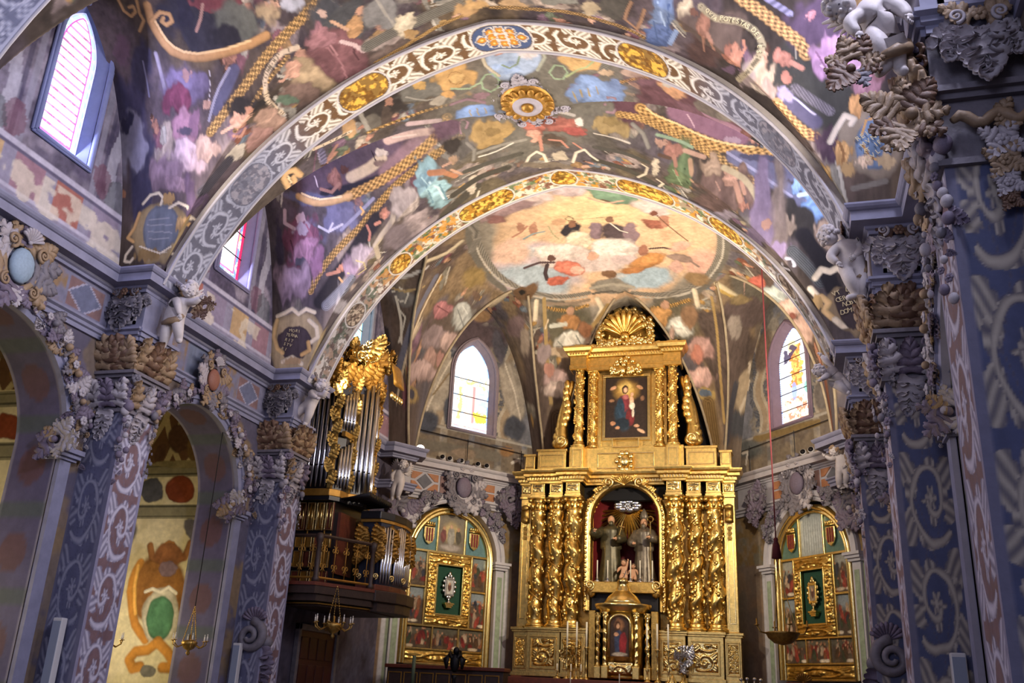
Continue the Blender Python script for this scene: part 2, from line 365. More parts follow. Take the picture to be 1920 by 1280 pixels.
def scrolls(u, v, P=0.85, seed=0, lobes=1.0):
    """acanthus scrollwork: u across in -1..1, v along in metres. Returns mask 0..1 and a shade -1..1"""
    i = np.floor(v / P); h = np.where(i % 2 == 0, 1.0, -1.0); y = (v - (i + 0.5) * P) / (P * 0.5); x = u * h
    m = np.zeros(u.shape); sh = np.zeros(u.shape)
    def lay(mask, shade):
        nonlocal m, sh
        k = mask > 0.35; sh = np.where(k, shade, sh); m = np.maximum(m, mask)
    # corner leaves with lobed edges and veins
    for sx, sy, ln in ((0.98, 0.98, 1.15), (0.98, -0.98, 0.95), (-0.98, 0.75, 0.8), (-0.98, -0.5, 0.5)):
        dx = (x - sx) * (-np.sign(sx)); dy = (y - sy) * (-np.sign(sy)); a = dx * 0.45 + dy * 0.9; b = dx * 0.9 - dy * 0.45
        t = np.clip(a / ln, 0, 1); wv = 0.40 * np.sin(PI * t ** 0.8) * (0.72 + 0.28 * np.abs(np.sin(t * 9.5))); d = np.abs(b) - wv
        lay((1 - sstep(-0.03, 0.03, d)) * (a > 0), np.sin(b * 26 - t * 9) * 0.8)
    # spiral stem carrying lobed leaves
    xc = x + 0.10; r = np.hypot(xc, y); th = np.arctan2(y, xc); best = np.full(u.shape, 9.0); arc = np.zeros(u.shape)
    for k in range(-1, 3):
        q = th + 2 * PI * k; rk = 0.92 - 0.098 * (q + PI * 0.5); ok = (q > -PI * 0.75) & (rk > 0.16); d = np.where(ok, r - rk, 9.0); c = np.abs(d) < np.abs(best); best = np.where(c, d, best); arc = np.where(c, q, arc)
    wd = 0.085 + 0.02 * np.sin(arc * 3); lob = 0.17 * np.maximum(0, np.sin(arc * 4.2 + 0.6)) ** 0.6 * lobes
    lay((1 - sstep(wd + lob - 0.03, wd + lob + 0.03, best)) * sstep(-wd - 0.05, -wd + 0.01, best), np.where(best > wd * 0.8, np.sin(arc * 17), np.cos(best / wd * 2.0 + 0.6)))
    ph = np.arctan2(y, xc); fr = 0.20 * (1 + 0.22 * np.cos(6 * ph)); lay(1 - sstep(fr - 0.03, fr + 0.02, r), np.cos(6 * ph) * 0.7); lay(1 - sstep(0.06, 0.08, r), 0.9 + 0 * r)
    return np.clip(m, 0, 1), np.clip(sh, -1, 1)
def scroll_colors(u, v, P, ground, leaf, light, darkl, seed=0, edge=None, ew=0.12):
    n = u.size; C = np.tile(srgb(ground), (n, 1)); uu = u.ravel(); vv = v.ravel()
    C *= (0.8 + 0.4 * fbm(uu * 3 + 9, vv * 4, seed + 5, 4))[:, None]
    e = (1 - ew) if edge else 1.0
    wu = uu / e + 0.10 * (fbm(uu * 2 + 3, vv * 3 / P, seed + 8, 2) - 0.5); wv = vv + 0.10 * P * (fbm(uu * 2, vv * 3 / P + 9, seed + 9, 2) - 0.5)
    m, sh = scrolls(wu, wv, P, seed); L = np.tile(srgb(leaf), (n, 1))
    mixc(L, srgb(light), np.clip(sh, 0, 1) * 0.9); mixc(L, srgb(darkl), np.clip(-sh, 0, 1) * 0.75)
    ol = sstep(0.05, 0.35, m) * (1 - sstep(0.45, 0.8, m)); mixc(C, L, m); mixc(C, srgb(darkl), ol * 0.65)
    if edge: mixc(C, srgb(edge), sstep(e - 0.015, e + 0.015, np.abs(uu)))
    return C
# ------------------------------------------------------------------ setting: vaults, arches, walls, piers
FR = {}      # fresco text per surface, filled by the fresco data block
def struct(o, label=None): o['kind'] = 'structure'; return tag(o, label)
def warp(n, k=0.45):
    a = np.linspace(-1, 1, n); return (1 - k) * a + k * np.sin(a * PI / 2)
def arc_rows(y0, y1, h, n0, n1):
    """rows spaced evenly along the curve of the cross vault, fewer on the half that faces away"""
    yc = (y0 + y1) / 2; hy = (y1 - y0) / 2; t = np.linspace(0, 1, 800); z = h * arc01(t); L = np.concatenate([[0], np.cumsum(np.hypot(np.diff(t) * hy, np.diff(z)))]); f = lambda n: np.interp(np.linspace(0, L[-1], n), L, t) * hy
    return np.concatenate([yc - f(n0)[::-1], yc + f(n1)[1:]])
def build_vault(key, name, nx, ny, base, mott, label):
    y0, y1, h = BAYS[key]; X, Y = np.meshgrid(warp(nx, 0.5) * 7.05, arc_rows(y0, y1, h, ny[0], ny[1]), indexing='ij')
    Z = vault_z(key, X, np.clip(Y, y0 + 1e-6, y1 - 1e-6)); P = np.stack([X, Y, Z], -1)
    p = Painter(X, Y, P, base, lambda u, v: (u, v, float(vault_z(key, u, v)))); p.mottled(mott, 0.55, 21); p.grain(0.5); p.C *= 0.78; p.filler(120 if nx > 200 else 0, nx, (-6.6, 6.6, y0, y1))
    p.run(FR.get(key, '')); p.grain(0.28); p.finish(gain=1.12)
    o = struct(grid_obj(name, P, M_fresco, None, p.C), label); lettering(key, o); return o
def build_apse_vault(label):
    th = np.linspace(-0.02, PI + 0.02, 600); r = np.concatenate([np.linspace(0, 0.8, 140), 0.8 + 0.2 * np.sin(np.linspace(0, PI / 2, 121))[1:], np.linspace(1, 1.16, 31)[1:]])
    R_, T = np.meshgrid(r, th, indexing='ij'); X = -np.cos(T) * R_ * ARX; Y = AC[1] + np.sin(T) * R_ * ARY
    X = np.clip(X, -7.09, 7.09); Yc = np.clip(Y, 20.05, 31.89); Z = vault_z('apse', X, Yc); P = np.stack([X, Yc, Z], -1)
    av = lambda u, v: (u, v, float(vault_z('apse', u, v))); p = Painter(X, Yc, P, '#6f6256', av); p.kw = 0.75; p.mottled(['#5d5964', '#7d6a50', '#594c47'], 0.6, 31); p.grain(0.5); p.filler(110, 5, (-6.8, 6.8, 24.5, 31.5), lambda u, v: math.hypot(u, (v - 26) / 1.1) < 3.4); p.run(FR.get('apse', '')); p.grain(0.25); p.finish(0.2)
    o = struct(grid_obj('ceiling', P, M_fresco, None, p.C), label)
    X, Y = np.meshgrid(warp(330) * 7.09, np.linspace(20.05, 24.52, 110), indexing='ij'); Z = vault_z('apse', X, Y); P = np.stack([X, Y, Z], -1)
    p = Painter(X, Y, P, '#6f6256', av); p.kw = 0.75; p.mottled(['#5d5964', '#7d6a50', '#594c47'], 0.6, 31); p.grain(0.5); p.run(FR.get('apse', '')); p.grain(0.25); p.finish(0.2)
    grid_obj('vault_web', P, M_fresco, o, p.C); return o
def arch_z(x, crown, hx=5.98): return ZS - 0.05 + (crown - ZS + 0.05) * arc01(np.abs(x) / hx)
def build_arch(name, y0, w_, crown, colfn, label, n=900, m=46):
    x = np.sin(np.linspace(-1, 1, n) * PI / 2 * 0.999) * 5.98; z = arch_z(x, crown)
    s = np.concatenate([[0], np.cumsum(np.hypot(np.diff(x), np.diff(z)))]); s -= s[n // 2]
    S, W = np.meshgrid(s, np.linspace(0, 1, m), indexing='ij'); X = np.repeat(x[:, None], m, 1); Z = np.repeat(z[:, None], m, 1); Y = y0 + W * w_
    o = struct(grid_obj(name, np.stack([X, Y, Z], -1), M_fresco, None, colfn(S, W * 2 - 1)), label)
    for yy, fl in ((y0, 0), (y0 + w_, 1)):                       # side faces of the arch ring
        P = np.stack([np.stack([x, np.full(n, yy), z + 0.9 * k], -1) for k in (0, 1)], 1)[::4]
        c = np.tile(srgb('#a49c94'), (P.shape[0] * 2, 1)); grid_obj('arch_face', P, M_fresco, o, c)
    b = MB()
    for yy in (y0 + 0.0, y0 + w_ - 0.0):                          # pale roll mouldings along both edges
        b.tube([(x[i], yy, z[i] - 0.005) for i in range(0, n, 9)] + [(x[-1], yy, z[-1])], 0.028, 6)
    b.build('edge_moulding', M_pale, o, True)
    return o
def cartouche_band(S, W, ground, leaf, light, dark, spots, edge='#c9c2b8'):
    C = scroll_colors(W, S + 100, 0.92, ground, leaf, light, dark, 3, edge, 0.16); s = S.ravel(); w = W.ravel()
    for (sc, hl, bg, kind) in spots:
        d = np.maximum(np.abs(s - sc) - (hl - 0.3), 0); r = np.hypot(d, w * 0.33) / 0.30
        C = mixc(C, srgb(edge), 1 - sstep(1.0, 1.06, r)); g = np.tile(srgb(bg), (s.size, 1)); n = fbm(s * 9, w * 3.5, 77, 3); n2 = fbm(s * 14 + 5, w * 5, 78, 2)
        if kind == 'rosette':
            for k in np.linspace(-1, 1, 5):
                for q in (-0.45, 0.0, 0.45):
                    if abs(k) > 0.9 and q: continue
                    rr = np.hypot(s - sc - k * (hl - 0.22), (w - q * (1 - abs(k) * 0.3)) * 0.4); a_ = np.arctan2(w - q, s - sc - k)
                    pt = rr / (0.085 + 0.012 * np.cos(a_ * 10)); mixc(g, srgb('#d8cfc0'), (np.abs(pt - 1.35) < 0.16) * 0.8); mixc(g, srgb('#c08432'), 1 - sstep(0.9, 1.05, pt)); mixc(g, srgb('#f0c878'), 1 - sstep(0.2, 0.4, pt))
        else: mixc(g, srgb('#e8b24a'), sstep(0.46, 0.56, n)); mixc(g, srgb('#6b4518'), sstep(0.52, 0.62, n2) * 0.8)
        mixc(C, srgb('#5a4c42'), (1 - sstep(0.9, 0.92, r))); C = mixc(C, g, 1 - sstep(0.84, 0.87, r))
    return C
def arch1_cols(S, W):
    C = cartouche_band(S, W, '#6d5136', '#cdbfa8', '#efe6d6', '#4b3a2b',
        [(0.15, 0.62, '#4a5878', 'rosette'), (-2.75, 0.55, '#8a6a34', 'gold'), (3.0, 0.55, '#8a6a34', 'gold'), (-5.6, 0.5, '#8f836c', 'gold'), (6.0, 0.5, '#8f836c', 'gold')])
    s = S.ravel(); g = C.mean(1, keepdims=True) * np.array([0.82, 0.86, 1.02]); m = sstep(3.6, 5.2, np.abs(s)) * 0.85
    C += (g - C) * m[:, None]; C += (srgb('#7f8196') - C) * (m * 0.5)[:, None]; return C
def arch0_cols(S, W): return scroll_colors(W, S + 100, 0.7, '#6b6e86', '#8f93ab', '#b7b9cc', '#53566c', 3, '#a9abc0', 0.16)
def arch2_cols(S, W):
    s = S.ravel(); w = W.ravel(); C = np.tile(srgb('#9a8a70'), (s.size, 1)); n = fbm(s * 5, w * 2.2, 61, 4); n2 = fbm(s * 7 + 3, w * 3, 62, 4); n3 = fbm(s * 6 - 8, w * 3, 63, 3)
    mixc(C, srgb('#d6c8b0'), sstep(0.5, 0.56, n)); mixc(C, srgb('#6d3f30'), sstep(0.55, 0.6, n2) * 0.85); mixc(C, srgb('#4f6b44'), sstep(0.57, 0.62, n3) * 0.8); mixc(C, srgb('#c98d2e'), sstep(0.6, 0.64, fbm(s * 8, w * 3 + 9, 64, 2)) * 0.8)
    mixc(C, srgb('#d0c8bc'), sstep(0.80, 0.83, np.abs(w)))
    for sc, hl in ((0.05, 0.33), (-2.0, 0.75), (2.15, 0.75), (-4.6, 0.33), (4.35, 0.5), (-6.3, 0.33), (6.3, 0.33)):
        d = np.maximum(np.abs(s - sc) - (hl - 0.3), 0); r = np.hypot(d, w * 0.38) / 0.32; mixc(C, srgb('#cfc6b6'), 1 - sstep(1.0, 1.04, r)); mixc(C, srgb('#6a4a20'), 1 - sstep(0.88, 0.92, r))
        g = np.tile(srgb('#a8782c'), (s.size, 1)); mixc(g, srgb('#e3ba55'), sstep(0.47, 0.56, fbm(s * 12, w * 5, 65, 2))); mixc(g, srgb('#55380f'), sstep(0.55, 0.62, fbm(s * 13 + 4, w * 5, 66, 2)) * 0.8)
        mixc(C, g, 1 - sstep(0.82, 0.86, r))
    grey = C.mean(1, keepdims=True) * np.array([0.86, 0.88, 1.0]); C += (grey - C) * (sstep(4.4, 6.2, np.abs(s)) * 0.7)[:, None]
    return C

def half_w(z, hw, zsp, za):
    """half width of a pointed window at height z"""
    H = za - zsp; R_ = (hw * hw + H * H) / (2 * hw); h = np.clip(np.asarray(z, float) - zsp, 0, H)
    return np.maximum(hw - R_ + np.sqrt(np.maximum(R_ * R_ - h * h, 0)), 0)
def win_inside(s, z, c, hw, z0, zsp, za):
    return (z > z0) & (z < za) & (np.abs(s - c) < half_w(z, hw, zsp, za))
def win_outline(c, hw, z0, zsp, za, n=12):
    pts = [(c - hw, z0)] + [(c - float(half_w(zsp + (za - zsp) * i / n, hw, zsp, za)), zsp + (za - zsp) * i / n) for i in range(n + 1)]
    return pts + [(2 * c - p[0], p[1]) for p in pts[:-1][::-1]]
class Plane:
    """vertical wall plane: origin (x,y), direction d (unit), inward normal n"""
    def __init__(s, o, d, inward): s.o = np.array(o, float); s.d = np.array(d, float) / np.hypot(*d); s.n = np.array(inward, float) / np.hypot(*inward)
    def p(s, u, z, out=0.0):
        q = s.o + s.d * u + s.n * out; return (q[0], q[1], z)
    def arr(s, U, Z, out=0.0):
        return np.stack([s.o[0] + s.d[0] * U + s.n[0] * out, s.o[1] + s.d[1] * U + s.n[1] * out, Z], -1)
def wall_grid(name, pl, s0, s1, z0, z1, step, base, paint=None, holes=(), parent=None, M=None, out=0.0, key=None):
    nu = max(2, int((s1 - s0) / step) + 1); nz = max(2, int((z1 - z0) / step) + 1)
    U, Z = np.meshgrid(np.linspace(s0, s1, nu), np.linspace(z0, z1, nz), indexing='ij'); P = pl.arr(U, Z, out)
    p = Painter(U, Z, P, base); p.kw = 0.45
    if paint: paint(p)
    if key and key in FR: p.run(FR[key])
    p.grain(0.3)
    uc = (U[:-1, :-1] + U[1:, 1:]) / 2; zc = (Z[:-1, :-1] + Z[1:, 1:]) / 2; keep = np.ones(uc.shape, bool)
    for h in holes: keep &= ~h(uc, zc)
    o = grid_obj(name, P, M or M_fresco, parent, p.C, keep)
    return o if parent else struct(o)
PL_L = Plane((-7.0, 0), (0, 1), (1, 0)); PL_R = Plane((7.0, 0), (0, 1), (-1, 0))
DL0 = np.array((-6.57, 27.53)); DL1 = np.array((-3.25, 31.6)); DLd = (DL1 - DL0) / np.hypot(*(DL1 - DL0))
PL_DL = Plane(DL0, DLd, (DLd[1], -DLd[0])); PL_DR = Plane((-DL0[0], DL0[1]), (-DLd[0], DLd[1]), (-DLd[1], -DLd[0]))
PL_C = Plane((0, 31.6), (1, 0), (0, -1))

# windows: plane, centre, half width, sill, spring, apex, depth of the glass behind the wall face
WIN = [('left', PL_L, 11.45, 0.54, 10.25, 12.15, 13.12), ('left', PL_L, 16.98, 0.54, 10.25, 12.15, 13.12), ('left', PL_L, 23.72, 0.54, 10.35, 12.2, 13.1)]
def wall_paint_clerestory(p):
    p.mottled(['#6a6478', '#7d7686', '#575064', '#8a8290'], 0.9, 41); p.grain(0.5)
    z = p.V; u = p.U
    for w_ in WIN:          # painted grey piers and drapery either side of the windows
        for sx in (-1, 1):
            t = (u - w_[2]) * sx; mixc(p.C, srgb('#8f8d9c'), ((t > 0.82) & (t < 0.98)) * 0.7); mixc(p.C, srgb('#b0aeba'), (np.abs(t - 1.32 - 0.07 * np.sin(z * 4)) < 0.14) * (z < 11.8) * 0.75); mixc(p.C, srgb('#3f3b52'), (np.abs(t - 1.08) < 0.06) * 0.6)
            mixc(p.C, srgb('#6d4a58'), (np.hypot((t - 1.1) / 0.25, (z - 10.1) / 0.35) < 1 + (p.n1 - 0.5)) * 0.7); mixc(p.C, srgb('#454e52'), (np.hypot((t - 1.5) / 0.3, (z - 9.95) / 0.4) < 1 + (p.n1 - 0.5)) * 0.6)
    # painted parapet with coloured panels above the cornice
    par = (z < 9.75); mixc(p.C, srgb('#8f8a9c'), par * 0.9)
    ph = (u / 0.95) % 1.0; k = np.floor(u / 0.95).astype(int); pan = par & (z > 8.95) & (z < 9.6) & (ph > 0.14) & (ph < 0.86)
    cs = ['#a2604c', '#8b7f93', '#b99a6a', '#96707a']
    for j, c in enumerate(cs): mixc(p.C, srgb(c), (pan & (k % 4 == j)) * 0.85)
    mixc(p.C, srgb('#b9b4c4'), ((np.abs(z - 9.72) < 0.05) | (np.abs(z - 8.93) < 0.03)) * 0.9); mixc(p.C, srgb('#5c566c'), (np.abs(z - 9.64) < 0.02) * 0.9)
    mixc(p.C, srgb('#cfc4b2'), (par & (z > 8.7) & (z < 9.55)) * sstep(0.56, 0.62, fbm(u * 2.2, z * 3, 44, 3)) * 0.7)
wh = [lambda u, z, w_=w_: win_inside(u, z, w_[2], w_[3] + 0.10, w_[4] - 0.08, w_[5] + 0.05, w_[6] + 0.14) for w_ in WIN]
wall_left = wall_grid('wall_left', PL_L, 7.0, 27.6, 8.5, 14.6, 0.035, '#5d5768', wall_paint_clerestory, wh, key='wall_left')
wall_right = wall_grid('wall_right', PL_R, 0.0, 27.6, 8.5, 14.6, 0.06, '#5d5768', wall_paint_clerestory, key='wall_right')
def dwall_paint(p):
    p.mottled(['#8a847a', '#74757c', '#968c7a'], 0.9, 51); p.grain(0.4)
    t = np.abs(p.U - 2.17) - 1.42 + 0.16 * np.sin(p.V * 3.2); z = p.V; on = (z > 9.9) & (z < 13.4); m, sh = scrolls(np.clip(t / 0.5, -1, 1), z, 0.9, 4)
    mixc(p.C, srgb('#b3a996'), (on & (np.abs(t) < 0.27)) * 0.85); mixc(p.C, srgb('#8a6f4c'), (on & (np.abs(t) < 0.13)) * 0.5); mixc(p.C, srgb('#4d5058'), (on & (np.abs(t) > 0.27) & (np.abs(t) < 0.5)) * m * 0.9); mixc(p.C, srgb('#777a80'), (on & (np.abs(t) > 0.27) & (np.abs(t) < 0.5)) * m * np.clip(sh, 0, 1) * 0.8)
    pz = (z < 9.75) & (z > 8.75); ph = (p.U / 1.1) % 1.0; mixc(p.C, srgb('#6b5d4c'), (pz & (ph > 0.12) & (ph < 0.88)) * 0.7); mixc(p.C, srgb('#aaa59a'), ((np.abs(z - 9.8) < 0.05)) * 0.8)
DWC = 1.95          # window centre along the diagonal walls
